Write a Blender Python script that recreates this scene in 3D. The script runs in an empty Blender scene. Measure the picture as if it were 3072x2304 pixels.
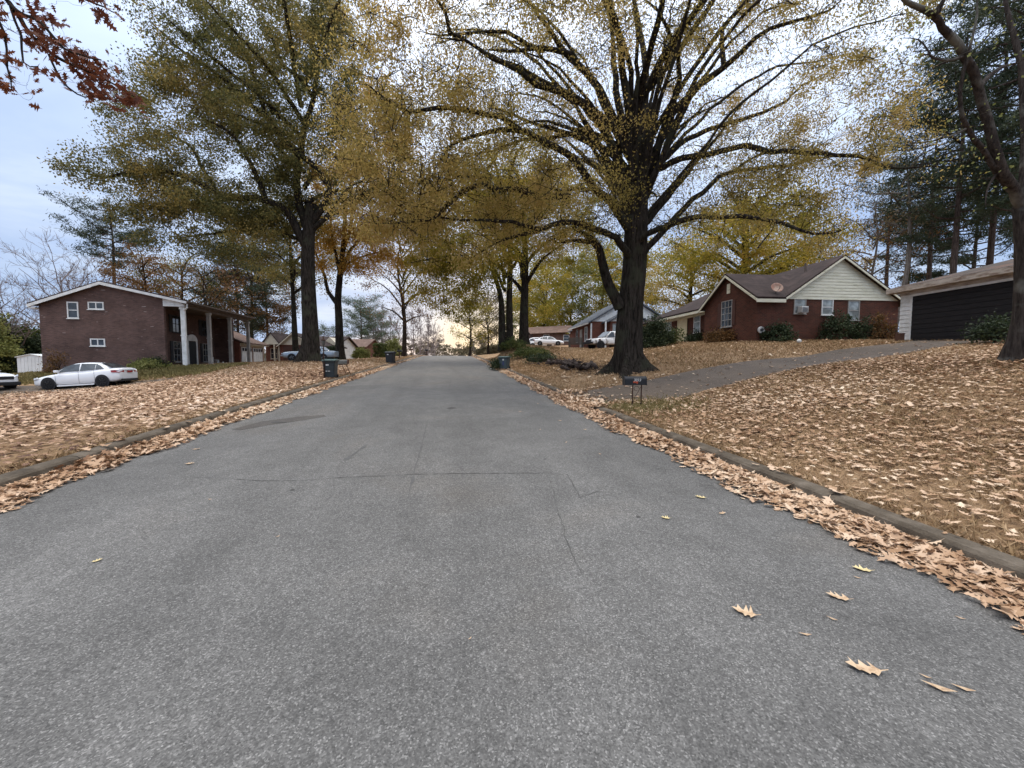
import bpy, math, random
import numpy as np
from mathutils import Vector, Matrix
R = math.radians
rng = np.random.default_rng(7)
random.seed(7)
scene = bpy.context.scene
COL = scene.collection

# ---------------------------------------------------------------- camera model
F_PX, CX, CY, Y_HOR = 385.0, 512.0, 384.0, 362.0
EYE = np.array([0.0, 0.0, 1.7])
YAW = R(-11.9)
PITCH = math.atan((CY - Y_HOR) / F_PX)
c_f = np.array([-math.sin(YAW), math.cos(YAW), 0.0])
c_r = np.array([math.cos(YAW), math.sin(YAW), 0.0])
FWD = c_f * math.cos(PITCH) - np.array([0, 0, math.sin(PITCH)])
UP = c_f * math.sin(PITCH) + np.array([0, 0, math.cos(PITCH)])

def ray(px, py):
    d = FWD + c_r * (px - CX) / F_PX + UP * (CY - py) / F_PX
    return d / d.dot(c_f)                     # unit horizontal depth

def P(px, py, d):
    return EYE + ray(px, py) * d

def RP(px, py, pt, nrm):                      # sight line meets a plane
    d = ray(px, py)
    n = np.array(nrm, float)
    return EYE + d * ((np.array(pt, float) - EYE).dot(n) / d.dot(n))

# ---------------------------------------------------------------- tags
def tag(o, label=None, cat=None, group=None, kind=None):
    if label: o['label'] = label
    if cat: o['category'] = cat
    if group: o['group'] = group
    if kind: o['kind'] = kind
    return o

def thing(name, label, cat, loc=(0, 0, 0), rz=0.0, group=None):
    o = bpy.data.objects.new(name, None)
    COL.objects.link(o)
    o.location = [float(v) for v in loc]
    o.rotation_euler = (0, 0, rz)
    o.empty_display_size = 0.3
    return tag(o, label, cat, group)

def copy_tree(o, parent=None):
    c = o.copy(); COL.objects.link(c); c.parent = parent
    for ch in list(o.children):
        copy_tree(ch, c)
    return c

# ---------------------------------------------------------------- mesh builder
class MB:
    def __init__(s):
        s.v, s.f, s.m = [], [], []
        s.M = None
    def add(s, vs, fs, mi=0):
        b = len(s.v)
        for p in vs:
            if s.M is not None:
                p = s.M @ Vector([float(q) for q in p])
            s.v.append((float(p[0]), float(p[1]), float(p[2])))
        for f in fs:
            s.f.append(tuple(b + i for i in f)); s.m.append(mi)
    def box(s, x0, x1, y0, y1, z0, z1, mi=0):
        vs = [(x0, y0, z0), (x1, y0, z0), (x1, y1, z0), (x0, y1, z0), (x0, y0, z1), (x1, y0, z1), (x1, y1, z1), (x0, y1, z1)]
        s.add(vs, [(0, 3, 2, 1), (4, 5, 6, 7), (0, 1, 5, 4), (1, 2, 6, 5), (2, 3, 7, 6), (3, 0, 4, 7)], mi)
    def prism(s, poly, d, mi=0):              # planar 3-D polygon pushed along d
        n = len(poly); d = np.array(d, float)
        vs = [np.array(p, float) for p in poly]
        vs = vs + [p + d for p in vs]
        fs = [tuple(range(n - 1, -1, -1)), tuple(range(n, 2 * n))]
        fs += [(i, (i + 1) % n, n + (i + 1) % n, n + i) for i in range(n)]
        s.add(vs, fs, mi)
    def tube(s, pts, rad, n=8, mi=0, cap=True):
        pts = [np.array(p, float) for p in pts]
        if not hasattr(rad, '__len__'): rad = [rad] * len(pts)
        vs, fs = [], []
        prev = None
        for i, p in enumerate(pts):
            t = pts[min(i + 1, len(pts) - 1)] - pts[max(i - 1, 0)]
            t = t / (np.linalg.norm(t) + 1e-9)
            if prev is None:
                a = np.cross(t, [0, 0, 1.0]) if abs(t[2]) < 0.9 else np.cross(t, [1.0, 0, 0])
            else:
                a = prev - t * prev.dot(t)
            a = a / (np.linalg.norm(a) + 1e-9); prev = a
            b = np.cross(t, a)
            for k in range(n):
                th = 2 * math.pi * k / n
                vs.append(p + rad[i] * (math.cos(th) * a + math.sin(th) * b))
        for i in range(len(pts) - 1):
            for k in range(n):
                k2 = (k + 1) % n
                fs.append((i * n + k, i * n + k2, (i + 1) * n + k2, (i + 1) * n + k))
        if cap:
            fs.append(tuple(range(n - 1, -1, -1)))
            fs.append(tuple((len(pts) - 1) * n + k for k in range(n)))
        s.add(vs, fs, mi)
    def lathe(s, prof, n=16, mi=0, axis='z', c=(0, 0, 0)):
        vs, fs = [], []
        for r, h in prof:
            for k in range(n):
                th = 2 * math.pi * k / n
                a, b = r * math.cos(th), r * math.sin(th)
                p = {'z': (a, b, h), 'y': (a, h, b), 'x': (h, a, b)}[axis]
                vs.append((p[0] + c[0], p[1] + c[1], p[2] + c[2]))
        for i in range(len(prof) - 1):
            for k in range(n):
                k2 = (k + 1) % n
                fs.append((i * n + k, i * n + k2, (i + 1) * n + k2, (i + 1) * n + k))
        if prof[0][0] > 1e-6: fs.append(tuple(range(n - 1, -1, -1)))
        if prof[-1][0] > 1e-6: fs.append(tuple((len(prof) - 1) * n + k for k in range(n)))
        s.add(vs, fs, mi)
    def build(s, name, mats, parent=None, smooth=False, bevel=0.0, subsurf=0, fix=True):
        me = bpy.data.meshes.new(name)
        me.from_pydata(s.v, [], s.f)
        for m in (mats if isinstance(mats, (list, tuple)) else [mats]):
            me.materials.append(m)
        me.polygons.foreach_set('material_index', s.m)
        if smooth: me.polygons.foreach_set('use_smooth', [True] * len(s.f))
        if fix:
            import bmesh
            bm = bmesh.new(); bm.from_mesh(me)
            bmesh.ops.recalc_face_normals(bm, faces=bm.faces)
            bm.to_mesh(me); bm.free()
        me.update()
        o = bpy.data.objects.new(name, me); COL.objects.link(o)
        if parent is not None: o.parent = parent
        if bevel:
            b = o.modifiers.new('bevel', 'BEVEL'); b.width = bevel; b.segments = 2; b.limit_method = 'ANGLE'
        if subsurf:
            b = o.modifiers.new('sub', 'SUBSURF'); b.levels = subsurf; b.render_levels = subsurf
        return o

def np_mesh(name, V, k, mats, parent=None, smooth=False, mat_idx=None):
    """V (n,k,3): n polygons of k own vertices each."""
    n = V.shape[0]
    me = bpy.data.meshes.new(name)
    me.vertices.add(n * k); me.loops.add(n * k); me.polygons.add(n)
    me.vertices.foreach_set('co', np.ascontiguousarray(V, dtype=np.float32).ravel())
    me.loops.foreach_set('vertex_index', np.arange(n * k, dtype=np.int32))
    me.polygons.foreach_set('loop_start', np.arange(0, n * k, k, dtype=np.int32))
    try: me.polygons.foreach_set('loop_total', np.full(n, k, dtype=np.int32))
    except Exception: pass
    for m in (mats if isinstance(mats, (list, tuple)) else [mats]): me.materials.append(m)
    if mat_idx is not None: me.polygons.foreach_set('material_index', mat_idx.astype(np.int32))
    me.update(calc_edges=True)
    me.validate()
    o = bpy.data.objects.new(name, me); COL.objects.link(o)
    if parent is not None: o.parent = parent
    return o

# ---------------------------------------------------------------- materials
def new_mat(name):
    m = bpy.data.materials.new(name); m.use_nodes = True
    nt = m.node_tree; nt.nodes.clear()
    return m, nt, nt.nodes, nt.links

def rgb(*c): return (c[0], c[1], c[2], 1.0)

def ramp(ns, stops, interp='LINEAR'):
    n = ns.new('ShaderNodeValToRGB'); cr = n.color_ramp; cr.interpolation = interp
    while len(cr.elements) < len(stops): cr.elements.new(0.5)
    for e, (p, c) in zip(cr.elements, stops):
        e.position = p; e.color = rgb(*c) if len(c) == 3 else c
    return n

def mat_noise(name, stops, scale=6.0, rough=0.8, bump=0.0, detail=5.0, stretch=(1, 1, 1), spec=0.3, metal=0.0, coat=0.0, bscale=None):
    m, nt, ns, ln = new_mat(name)
    out = ns.new('ShaderNodeOutputMaterial'); b = ns.new('ShaderNodeBsdfPrincipled')
    tc = ns.new('ShaderNodeTexCoord'); mp = ns.new('ShaderNodeMapping'); mp.inputs['Scale'].default_value = stretch
    n = ns.new('ShaderNodeTexNoise'); n.inputs['Scale'].default_value = scale; n.inputs['Detail'].default_value = detail
    n.inputs['Roughness'].default_value = 0.65
    r = ramp(ns, stops)
    ln.new(tc.outputs['Object'], mp.inputs['Vector']); ln.new(mp.outputs['Vector'], n.inputs['Vector'])
    ln.new(n.outputs['Fac'], r.inputs['Fac']); ln.new(r.outputs['Color'], b.inputs['Base Color'])
    b.inputs['Roughness'].default_value = rough; b.inputs['Metallic'].default_value = metal
    b.inputs['Specular IOR Level'].default_value = spec; b.inputs['Coat Weight'].default_value = coat
    if bump:
        n2 = n
        if bscale:
            n2 = ns.new('ShaderNodeTexNoise'); n2.inputs['Scale'].default_value = bscale; n2.inputs['Detail'].default_value = 6
            ln.new(mp.outputs['Vector'], n2.inputs['Vector'])
        bp = ns.new('ShaderNodeBump'); bp.inputs['Strength'].default_value = bump; bp.inputs['Distance'].default_value = 0.03
        ln.new(n2.outputs['Fac'], bp.inputs['Height']); ln.new(bp.outputs['Normal'], b.inputs['Normal'])
    ln.new(b.outputs['BSDF'], out.inputs['Surface'])
    return m

def mat_plain(name, c, rough=0.6, metal=0.0, spec=0.4, coat=0.0, var=0.12, scale=4.0):
    lo = tuple(v * (1 - var) for v in c); hi = tuple(min(1, v * (1 + var)) for v in c)
    return mat_noise(name, [(0.3, lo), (0.7, hi)], scale=scale, rough=rough, metal=metal, spec=spec, coat=coat)

def mat_leaf(name, stops, trans=0.35, rough=0.6, spread=0.4):
    m, nt, ns, ln = new_mat(name)
    out = ns.new('ShaderNodeOutputMaterial'); g = ns.new('ShaderNodeNewGeometry')
    tc = ns.new('ShaderNodeTexCoord'); nz = ns.new('ShaderNodeTexNoise'); nz.inputs['Scale'].default_value = 0.22
    nz.inputs['Detail'].default_value = 3.0
    ln.new(tc.outputs['Object'], nz.inputs['Vector'])
    mx = ns.new('ShaderNodeMath'); mx.operation = 'MULTIPLY_ADD'
    mx.inputs[1].default_value = spread; ln.new(g.outputs['Random Per Island'], mx.inputs[0])
    m2 = ns.new('ShaderNodeMath'); m2.operation = 'MULTIPLY_ADD'; m2.inputs[1].default_value = 1.5; m2.inputs[2].default_value = -0.25 - spread / 2
    ln.new(nz.outputs['Fac'], m2.inputs[0]); ln.new(m2.outputs[0], mx.inputs[2])
    r = ramp(ns, stops); ln.new(mx.outputs[0], r.inputs['Fac'])
    d = ns.new('ShaderNodeBsdfPrincipled'); d.inputs['Roughness'].default_value = rough; d.inputs['Specular IOR Level'].default_value = 0.2
    t = ns.new('ShaderNodeBsdfTranslucent'); mix = ns.new('ShaderNodeMixShader'); mix.inputs['Fac'].default_value = trans
    ln.new(r.outputs['Color'], d.inputs['Base Color']); ln.new(r.outputs['Color'], t.inputs['Color'])
    ln.new(d.outputs['BSDF'], mix.inputs[1]); ln.new(t.outputs['BSDF'], mix.inputs[2]); ln.new(mix.outputs[0], out.inputs['Surface'])
    return m

def mat_brick(name, c1, c2, mortar, patch=0.5, white=0.0):
    m, nt, ns, ln = new_mat(name)
    out = ns.new('ShaderNodeOutputMaterial'); b = ns.new('ShaderNodeBsdfPrincipled')
    tc = ns.new('ShaderNodeTexCoord'); sp = ns.new('ShaderNodeSeparateXYZ'); ad = ns.new('ShaderNodeMath'); ad.operation = 'ADD'
    cb = ns.new('ShaderNodeCombineXYZ'); br = ns.new('ShaderNodeTexBrick')
    ln.new(tc.outputs['Object'], sp.inputs[0]); ln.new(sp.outputs['X'], ad.inputs[0]); ln.new(sp.outputs['Y'], ad.inputs[1])
    ln.new(ad.outputs[0], cb.inputs['X']); ln.new(sp.outputs['Z'], cb.inputs['Y']); ln.new(cb.outputs[0], br.inputs['Vector'])
    br.inputs['Scale'].default_value = 1.0; br.inputs['Brick Width'].default_value = 0.22; br.inputs['Row Height'].default_value = 0.075
    br.inputs['Mortar Size'].default_value = 0.006; br.inputs['Bias'].default_value = -0.1
    br.inputs['Color1'].default_value = rgb(*c1); br.inputs['Color2'].default_value = rgb(*c2); br.inputs['Mortar'].default_value = rgb(*mortar)
    nz = ns.new('ShaderNodeTexNoise'); nz.inputs['Scale'].default_value = 0.8; nz.inputs['Detail'].default_value = 6
    ln.new(tc.outputs['Object'], nz.inputs['Vector'])
    rr = ramp(ns, [(0.3, (1 - patch * 0.5,) * 3), (0.7, (1 + patch * 0.35,) * 3)]); ln.new(nz.outputs['Fac'], rr.inputs['Fac'])
    mu = ns.new('ShaderNodeMix'); mu.data_type = 'RGBA'; mu.blend_type = 'MULTIPLY'; mu.inputs[0].default_value = 1.0
    ln.new(br.outputs['Color'], mu.inputs[6]); ln.new(rr.outputs['Color'], mu.inputs[7])
    last = mu.outputs[2]
    if white:                                  # a few pale mortar-smeared bricks
        mp = ns.new('ShaderNodeMapping'); mp.inputs['Scale'].default_value = (0.9, 6.0, 1); ln.new(cb.outputs[0], mp.inputs['Vector'])
        n2 = ns.new('ShaderNodeTexNoise'); n2.inputs['Scale'].default_value = 1.7; n2.inputs['Detail'].default_value = 1.5
        ln.new(mp.outputs[0], n2.inputs['Vector'])
        r2 = ramp(ns, [(0.715, (0, 0, 0)), (0.735, (white,) * 3)]); ln.new(n2.outputs['Fac'], r2.inputs['Fac'])
        m3 = ns.new('ShaderNodeMix'); m3.data_type = 'RGBA'; ln.new(r2.outputs['Color'], m3.inputs[0])
        ln.new(last, m3.inputs[6]); m3.inputs[7].default_value = rgb(0.42, 0.36, 0.33); last = m3.outputs[2]
    ln.new(last, b.inputs['Base Color']); b.inputs['Roughness'].default_value = 0.9; b.inputs['Specular IOR Level'].default_value = 0.15
    bp = ns.new('ShaderNodeBump'); bp.inputs['Strength'].default_value = 0.5; bp.inputs['Distance'].default_value = 0.01
    ln.new(br.outputs['Fac'], bp.inputs['Height']); bp.invert = True
    ln.new(bp.outputs['Normal'], b.inputs['Normal']); ln.new(b.outputs['BSDF'], out.inputs['Surface'])
    return m

def mat_bark(name, c1, c2, moss=None):
    m, nt, ns, ln = new_mat(name)
    out = ns.new('ShaderNodeOutputMaterial'); b = ns.new('ShaderNodeBsdfPrincipled')
    tc = ns.new('ShaderNodeTexCoord'); mp = ns.new('ShaderNodeMapping'); mp.inputs['Scale'].default_value = (9, 9, 1.3)
    n = ns.new('ShaderNodeTexNoise'); n.inputs['Scale'].default_value = 1.6; n.inputs['Detail'].default_value = 7; n.inputs['Roughness'].default_value = 0.7
    ln.new(tc.outputs['Object'], mp.inputs[0]); ln.new(mp.outputs[0], n.inputs['Vector'])
    r = ramp(ns, [(0.36, c1), (0.66, c2)]); ln.new(n.outputs['Fac'], r.inputs['Fac']); last = r.outputs['Color']
    if moss:
        n2 = ns.new('ShaderNodeTexNoise'); n2.inputs['Scale'].default_value = 1.3; n2.inputs['Detail'].default_value = 5
        ln.new(tc.outputs['Object'], n2.inputs['Vector'])
        r2 = ramp(ns, [(0.52, (0, 0, 0)), (0.66, (0.8, 0.8, 0.8))]); ln.new(n2.outputs['Fac'], r2.inputs['Fac'])
        mx = ns.new('ShaderNodeMix'); mx.data_type = 'RGBA'; ln.new(r2.outputs['Color'], mx.inputs[0]); ln.new(last, mx.inputs[6]); mx.inputs[7].default_value = rgb(*moss)
        last = mx.outputs[2]
    ln.new(last, b.inputs['Base Color']); b.inputs['Roughness'].default_value = 0.95; b.inputs['Specular IOR Level'].default_value = 0.1
    bp = ns.new('ShaderNodeBump'); bp.inputs['Strength'].default_value = 1.0; bp.inputs['Distance'].default_value = 0.12
    ln.new(n.outputs['Fac'], bp.inputs['Height']); ln.new(bp.outputs['Normal'], b.inputs['Normal']); ln.new(b.outputs['BSDF'], out.inputs['Surface'])
    return m

def mat_shingle(name, c1, c2, rust=None):
    m, nt, ns, ln = new_mat(name)
    out = ns.new('ShaderNodeOutputMaterial'); b = ns.new('ShaderNodeBsdfPrincipled')
    tc = ns.new('ShaderNodeTexCoord'); br = ns.new('ShaderNodeTexBrick'); sp = ns.new('ShaderNodeSeparateXYZ'); cb = ns.new('ShaderNodeCombineXYZ')
    ad = ns.new('ShaderNodeMath'); ad.operation = 'ADD'
    ln.new(tc.outputs['Object'], sp.inputs[0]); ln.new(sp.outputs['X'], ad.inputs[0]); ln.new(sp.outputs['Y'], ad.inputs[1])
    ln.new(ad.outputs[0], cb.inputs['X']); ln.new(sp.outputs['Z'], cb.inputs['Y']); ln.new(cb.outputs[0], br.inputs['Vector'])
    br.inputs['Scale'].default_value = 1.0; br.inputs['Brick Width'].default_value = 0.3; br.inputs['Row Height'].default_value = 0.07; br.inputs['Mortar Size'].default_value = 0.006
    br.inputs['Color1'].default_value = rgb(*c1); br.inputs['Color2'].default_value = rgb(*c2); br.inputs['Mortar'].default_value = rgb(*[v * 0.5 for v in c1])
    n = ns.new('ShaderNodeTexNoise'); n.inputs['Scale'].default_value = 1.2; n.inputs['Detail'].default_value = 7; ln.new(tc.outputs['Object'], n.inputs['Vector'])
    mx = ns.new('ShaderNodeMix'); mx.data_type = 'RGBA'; mx.blend_type = 'MIX'
    r2 = ramp(ns, [(0.5, (0, 0, 0)), (0.68, (0.7, 0.7, 0.7))]); ln.new(n.outputs['Fac'], r2.inputs['Fac']); ln.new(r2.outputs['Color'], mx.inputs[0])
    ln.new(br.outputs['Color'], mx.inputs[6]); mx.inputs[7].default_value = rgb(*(rust or [v * 1.35 for v in c2]))
    ln.new(mx.outputs[2], b.inputs['Base Color']); b.inputs['Roughness'].default_value = 0.92; b.inputs['Specular IOR Level'].default_value = 0.2
    ln.new(b.outputs['BSDF'], out.inputs['Surface'])
    return m

def mat_glass(name, c=(0.02, 0.025, 0.03)):
    m, nt, ns, ln = new_mat(name)
    out = ns.new('ShaderNodeOutputMaterial'); b = ns.new('ShaderNodeBsdfPrincipled')
    tc = ns.new('ShaderNodeTexCoord'); n = ns.new('ShaderNodeTexNoise'); n.inputs['Scale'].default_value = 2.5; ln.new(tc.outputs['Object'], n.inputs['Vector'])
    r = ramp(ns, [(0.4, c), (0.65, tuple(v * 2.2 for v in c))]); ln.new(n.outputs['Fac'], r.inputs['Fac']); ln.new(r.outputs['Color'], b.inputs['Base Color'])
    b.inputs['Roughness'].default_value = 0.06; b.inputs['Specular IOR Level'].default_value = 0.7
    ln.new(b.outputs['BSDF'], out.inputs['Surface'])
    return m

def mat_asphalt(name, base=(0.122, 0.119, 0.113), speck=1.0, scale=1.0, warm=(0.128, 0.119, 0.107)):
    m, nt, ns, ln = new_mat(name)
    out = ns.new('ShaderNodeOutputMaterial'); b = ns.new('ShaderNodeBsdfPrincipled')
    tc = ns.new('ShaderNodeTexCoord')
    def noise(sc, det=4, rough=0.6, dist=0):
        n = ns.new('ShaderNodeTexNoise'); n.inputs['Scale'].default_value = sc; n.inputs['Detail'].default_value = det
        n.inputs['Roughness'].default_value = rough; n.inputs['Distortion'].default_value = dist
        ln.new(tc.outputs['Object'], n.inputs['Vector']); return n
    def mixc(fac, a, bcol, mode='MIX'):
        x = ns.new('ShaderNodeMix'); x.data_type = 'RGBA'; x.blend_type = mode
        for sock, v in ((0, fac), (6, a), (7, bcol)):
            if hasattr(v, 'is_output'): ln.new(v, x.inputs[sock])
            elif sock == 0: x.inputs[0].default_value = v
            else: x.inputs[sock].default_value = rgb(*v)
        return x.outputs[2]
    big = noise(0.28, 5, 0.6, 0.4); rb = ramp(ns, [(0.38, tuple(v * 0.86 for v in base)), (0.52, base), (0.68, warm)]); ln.new(big.outputs['Fac'], rb.inputs['Fac'])
    mid = noise(2.2, 6, 0.7); rm = ramp(ns, [(0.32, (0.87,) * 3), (0.68, (1.12,) * 3)]); ln.new(mid.outputs['Fac'], rm.inputs['Fac'])
    c = mixc(1.0, rb.outputs['Color'], rm.outputs['Color'], 'MULTIPLY')
    mpl = ns.new('ShaderNodeMapping'); mpl.inputs['Scale'].default_value = (1.0, 0.05, 1.0); ln.new(tc.outputs['Object'], mpl.inputs[0])
    lane = ns.new('ShaderNodeTexNoise'); lane.inputs['Scale'].default_value = 0.9; lane.inputs['Detail'].default_value = 5; lane.inputs['Roughness'].default_value = 0.6; ln.new(mpl.outputs[0], lane.inputs['Vector'])
    rl = ramp(ns, [(0.3, (0.84,) * 3), (0.5, (1.0,) * 3), (0.7, (1.13,) * 3)]); ln.new(lane.outputs['Fac'], rl.inputs['Fac'])
    c = mixc(1.0, c, rl.outputs['Color'], 'MULTIPLY')
    v = ns.new('ShaderNodeTexVoronoi'); v.inputs['Scale'].default_value = 140 * scale; ln.new(tc.outputs['Object'], v.inputs['Vector'])
    sp = ns.new('ShaderNodeSeparateColor'); ln.new(v.outputs['Color'], sp.inputs[0])
    rv = ramp(ns, [(0.0, (0.45,) * 3), (0.3, (0.78,) * 3), (0.65, (1.05,) * 3), (0.88, (1.4,) * 3), (1.0, (2.4,) * 3)])
    ln.new(sp.outputs[0], rv.inputs['Fac'])
    c = mixc(0.75 * speck, c, mixc(1.0, c, rv.outputs['Color'], 'MULTIPLY'))
    v2 = ns.new('ShaderNodeTexVoronoi'); v2.inputs['Scale'].default_value = 48 * scale; ln.new(tc.outputs['Object'], v2.inputs['Vector'])
    s2 = ns.new('ShaderNodeSeparateColor'); ln.new(v2.outputs['Color'], s2.inputs[0])
    r2 = ramp(ns, [(0.0, (0.78,) * 3), (0.5, (1.0,) * 3), (1.0, (1.25,) * 3)]); ln.new(s2.outputs[1], r2.inputs['Fac'])
    c = mixc(0.6 * speck, c, mixc(1.0, c, r2.outputs['Color'], 'MULTIPLY'))
    ln.new(c, b.inputs['Base Color']); b.inputs['Roughness'].default_value = 0.88; b.inputs['Specular IOR Level'].default_value = 0.3
    bp = ns.new('ShaderNodeBump'); bp.inputs['Strength'].default_value = 0.5; bp.inputs['Distance'].default_value = 0.006
    ln.new(sp.outputs[0], bp.inputs['Height']); ln.new(bp.outputs['Normal'], b.inputs['Normal'])
    ln.new(b.outputs['BSDF'], out.inputs['Surface'])
    return m

M = {}
M['asphalt'] = mat_asphalt('asphalt')
M['asphalt_patch'] = mat_asphalt('asphalt_patch', (0.078, 0.072, 0.066), 0.7, 1.0, (0.09, 0.08, 0.07))
M['crack'] = mat_plain('crack_dark', (0.06, 0.058, 0.054), 0.95)
M['tar'] = mat_plain('old_tar', (0.088, 0.086, 0.083), 0.9, var=0.25, scale=9)
M['drive'] = mat_asphalt('drive_asphalt', (0.1, 0.079, 0.062), 0.8, 1.0, (0.12, 0.092, 0.068))
M['kerb'] = mat_noise('kerb_concrete', [(0.3, (0.05, 0.038, 0.026)), (0.5, (0.095, 0.076, 0.055)), (0.72, (0.17, 0.14, 0.108))], 3.0, 0.9, 0.5, bscale=40)
M['concrete'] = mat_noise('concrete', [(0.3, (0.28, 0.26, 0.23)), (0.7, (0.42, 0.39, 0.35))], 2.0, 0.9, 0.2, bscale=30)
M['white'] = mat_noise('white_paint', [(0.25, (0.5, 0.5, 0.46)), (0.6, (0.74, 0.74, 0.72))], 2.2, 0.6)
M['white_dirty'] = mat_noise('weathered_white', [(0.3, (0.34, 0.34, 0.23)), (0.43, (0.57, 0.55, 0.42)), (0.65, (0.68, 0.66, 0.54))], 1.4, 0.75, stretch=(1, 1, 5))
M['cream'] = mat_noise('cream_paint', [(0.3, (0.5, 0.43, 0.26)), (0.7, (0.62, 0.55, 0.36))], 1.8, 0.7)
M['beige'] = mat_noise('beige_siding', [(0.3, (0.5, 0.46, 0.36)), (0.7, (0.62, 0.57, 0.46))], 1.8, 0.7)
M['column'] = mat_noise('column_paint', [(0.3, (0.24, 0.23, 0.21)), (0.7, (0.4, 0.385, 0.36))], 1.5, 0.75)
M['trim_brown'] = mat_noise('peeling_fascia', [(0.33, (0.2, 0.14, 0.105)), (0.5, (0.42, 0.36, 0.3)), (0.72, (0.54, 0.48, 0.42))], 2.0, 0.8, stretch=(1, 1, 4))
M['soffit'] = mat_plain('soffit_brown', (0.11, 0.085, 0.07), 0.85)
M['dark_door'] = mat_noise('dark_door', [(0.3, (0.012, 0.011, 0.012)), (0.7, (0.024, 0.021, 0.021))], 3.0, 0.75, stretch=(1, 1, 6), spec=0.2)
M['brown_door'] = mat_plain('brown_door', (0.07, 0.03, 0.022), 0.8)
M['recess_shade'] = mat_plain('painted_recess_shade', (0.015, 0.014, 0.014), 0.9)  # dark colour that holds the shade of the far porch
M['glass'] = mat_glass('window_glass')
M['glass_pale'] = mat_glass('blind_glass', (0.16, 0.18, 0.18))
M['car_glass'] = mat_glass('car_glass', (0.025, 0.03, 0.032))
M['brick_brown'] = mat_brick('brick_brown', (0.14, 0.083, 0.068), (0.088, 0.054, 0.047), (0.13, 0.1, 0.088), 0.6, 0.75)
M['brick_red'] = mat_brick('brick_red', (0.105, 0.037, 0.024), (0.06, 0.027, 0.019), (0.1, 0.068, 0.052), 0.5, 0.0)
M['brick_mid'] = mat_brick('brick_mid', (0.17, 0.06, 0.04), (0.12, 0.045, 0.03), (0.15, 0.1, 0.08), 0.4, 0.25)
M['shingle_brown'] = mat_shingle('shingle_brown', (0.034, 0.024, 0.022), (0.05, 0.035, 0.032))
M['shingle_grey'] = mat_shingle('shingle_grey', (0.075, 0.085, 0.1), (0.1, 0.11, 0.125))
M['shingle_old'] = mat_shingle('shingle_old', (0.07, 0.058, 0.05), (0.1, 0.082, 0.072), (0.17, 0.095, 0.065))
M['shingle_tan'] = mat_shingle('shingle_tan', (0.13, 0.085, 0.068), (0.17, 0.115, 0.092))
M['bark'] = mat_bark('oak_bark', (0.004, 0.0032, 0.0026), (0.062, 0.051, 0.041), (0.05, 0.052, 0.034))
M['bark_brown'] = mat_bark('brown_bark', (0.014, 0.01, 0.008), (0.06, 0.045, 0.035))
M['bark_pale'] = mat_bark('pale_bark', (0.1, 0.085, 0.07), (0.26, 0.23, 0.2))
M['bark_pine'] = mat_bark('pine_bark', (0.035, 0.026, 0.022), (0.13, 0.1, 0.085))
M['bark_lichen'] = mat_bark('lichen_bark', (0.025, 0.02, 0.018), (0.09, 0.075, 0.065), (0.24, 0.24, 0.21))
M['twig_grey'] = mat_plain('grey_twigs', (0.2, 0.16, 0.15), 0.95)
# foliage (ramps run over a per-leaf random value)
M['lf_gold'] = mat_leaf('leaf_gold', [(0.1, (0.13, 0.11, 0.03)), (0.35, (0.28, 0.22, 0.06)), (0.6, (0.42, 0.31, 0.095)), (0.85, (0.52, 0.37, 0.14))], 0.62)
M['lf_orange'] = mat_leaf('leaf_orange', [(0.1, (0.22, 0.14, 0.03)), (0.45, (0.44, 0.27, 0.055)), (0.85, (0.56, 0.34, 0.09))], 0.55)
M['lf_olive'] = mat_leaf('leaf_olive', [(0.1, (0.06, 0.068, 0.024)), (0.42, (0.125, 0.122, 0.04)), (0.65, (0.23, 0.19, 0.06)), (0.9, (0.42, 0.31, 0.1))], 0.5)
M['lf_greengold'] = mat_leaf('leaf_greengold', [(0.1, (0.1, 0.11, 0.02)), (0.4, (0.24, 0.21, 0.03)), (0.7, (0.42, 0.31, 0.05)), (0.9, (0.52, 0.34, 0.08))], 0.66)
M['lf_rust'] = mat_leaf('leaf_rust', [(0.1, (0.07, 0.024, 0.016)), (0.5, (0.15, 0.05, 0.026)), (0.9, (0.26, 0.1, 0.04))], 0.3)
M['lf_brownmix'] = mat_leaf('leaf_brownmix', [(0.1, (0.05, 0.04, 0.02)), (0.5, (0.16, 0.085, 0.03)), (0.9, (0.26, 0.13, 0.05))], 0.35)
M['lf_pine'] = mat_leaf('needle_pine', [(0.1, (0.018, 0.028, 0.016)), (0.5, (0.038, 0.054, 0.028)), (0.9, (0.075, 0.09, 0.045))], 0.15)
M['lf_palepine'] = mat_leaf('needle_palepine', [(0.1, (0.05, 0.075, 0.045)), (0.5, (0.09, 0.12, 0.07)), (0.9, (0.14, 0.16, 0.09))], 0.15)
M['lf_shrub'] = mat_leaf('leaf_shrub', [(0.1, (0.015, 0.024, 0.012)), (0.5, (0.035, 0.05, 0.022)), (0.9, (0.07, 0.085, 0.035))], 0.2)
M['lf_hedge'] = mat_leaf('leaf_hedge', [(0.1, (0.035, 0.05, 0.016)), (0.5, (0.08, 0.1, 0.028)), (0.9, (0.16, 0.16, 0.05))], 0.3)
M['lf_yellowgreen'] = mat_leaf('leaf_yellowgreen', [(0.1, (0.1, 0.12, 0.03)), (0.5, (0.19, 0.2, 0.06)), (0.9, (0.28, 0.27, 0.1))], 0.35)
M['lf_dim'] = mat_leaf('leaf_dim', [(0.1, (0.09, 0.085, 0.05)), (0.5, (0.17, 0.145, 0.085)), (0.9, (0.27, 0.2, 0.12))], 0.3)
M['litter'] = mat_leaf('leaf_litter', [(0.0, (0.22, 0.12, 0.066)), (0.22, (0.36, 0.22, 0.125)), (0.5, (0.51, 0.345, 0.225)), (0.8, (0.64, 0.475, 0.335)), (0.97, (0.72, 0.58, 0.42))], 0.1, 0.7, 0.75)
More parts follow.
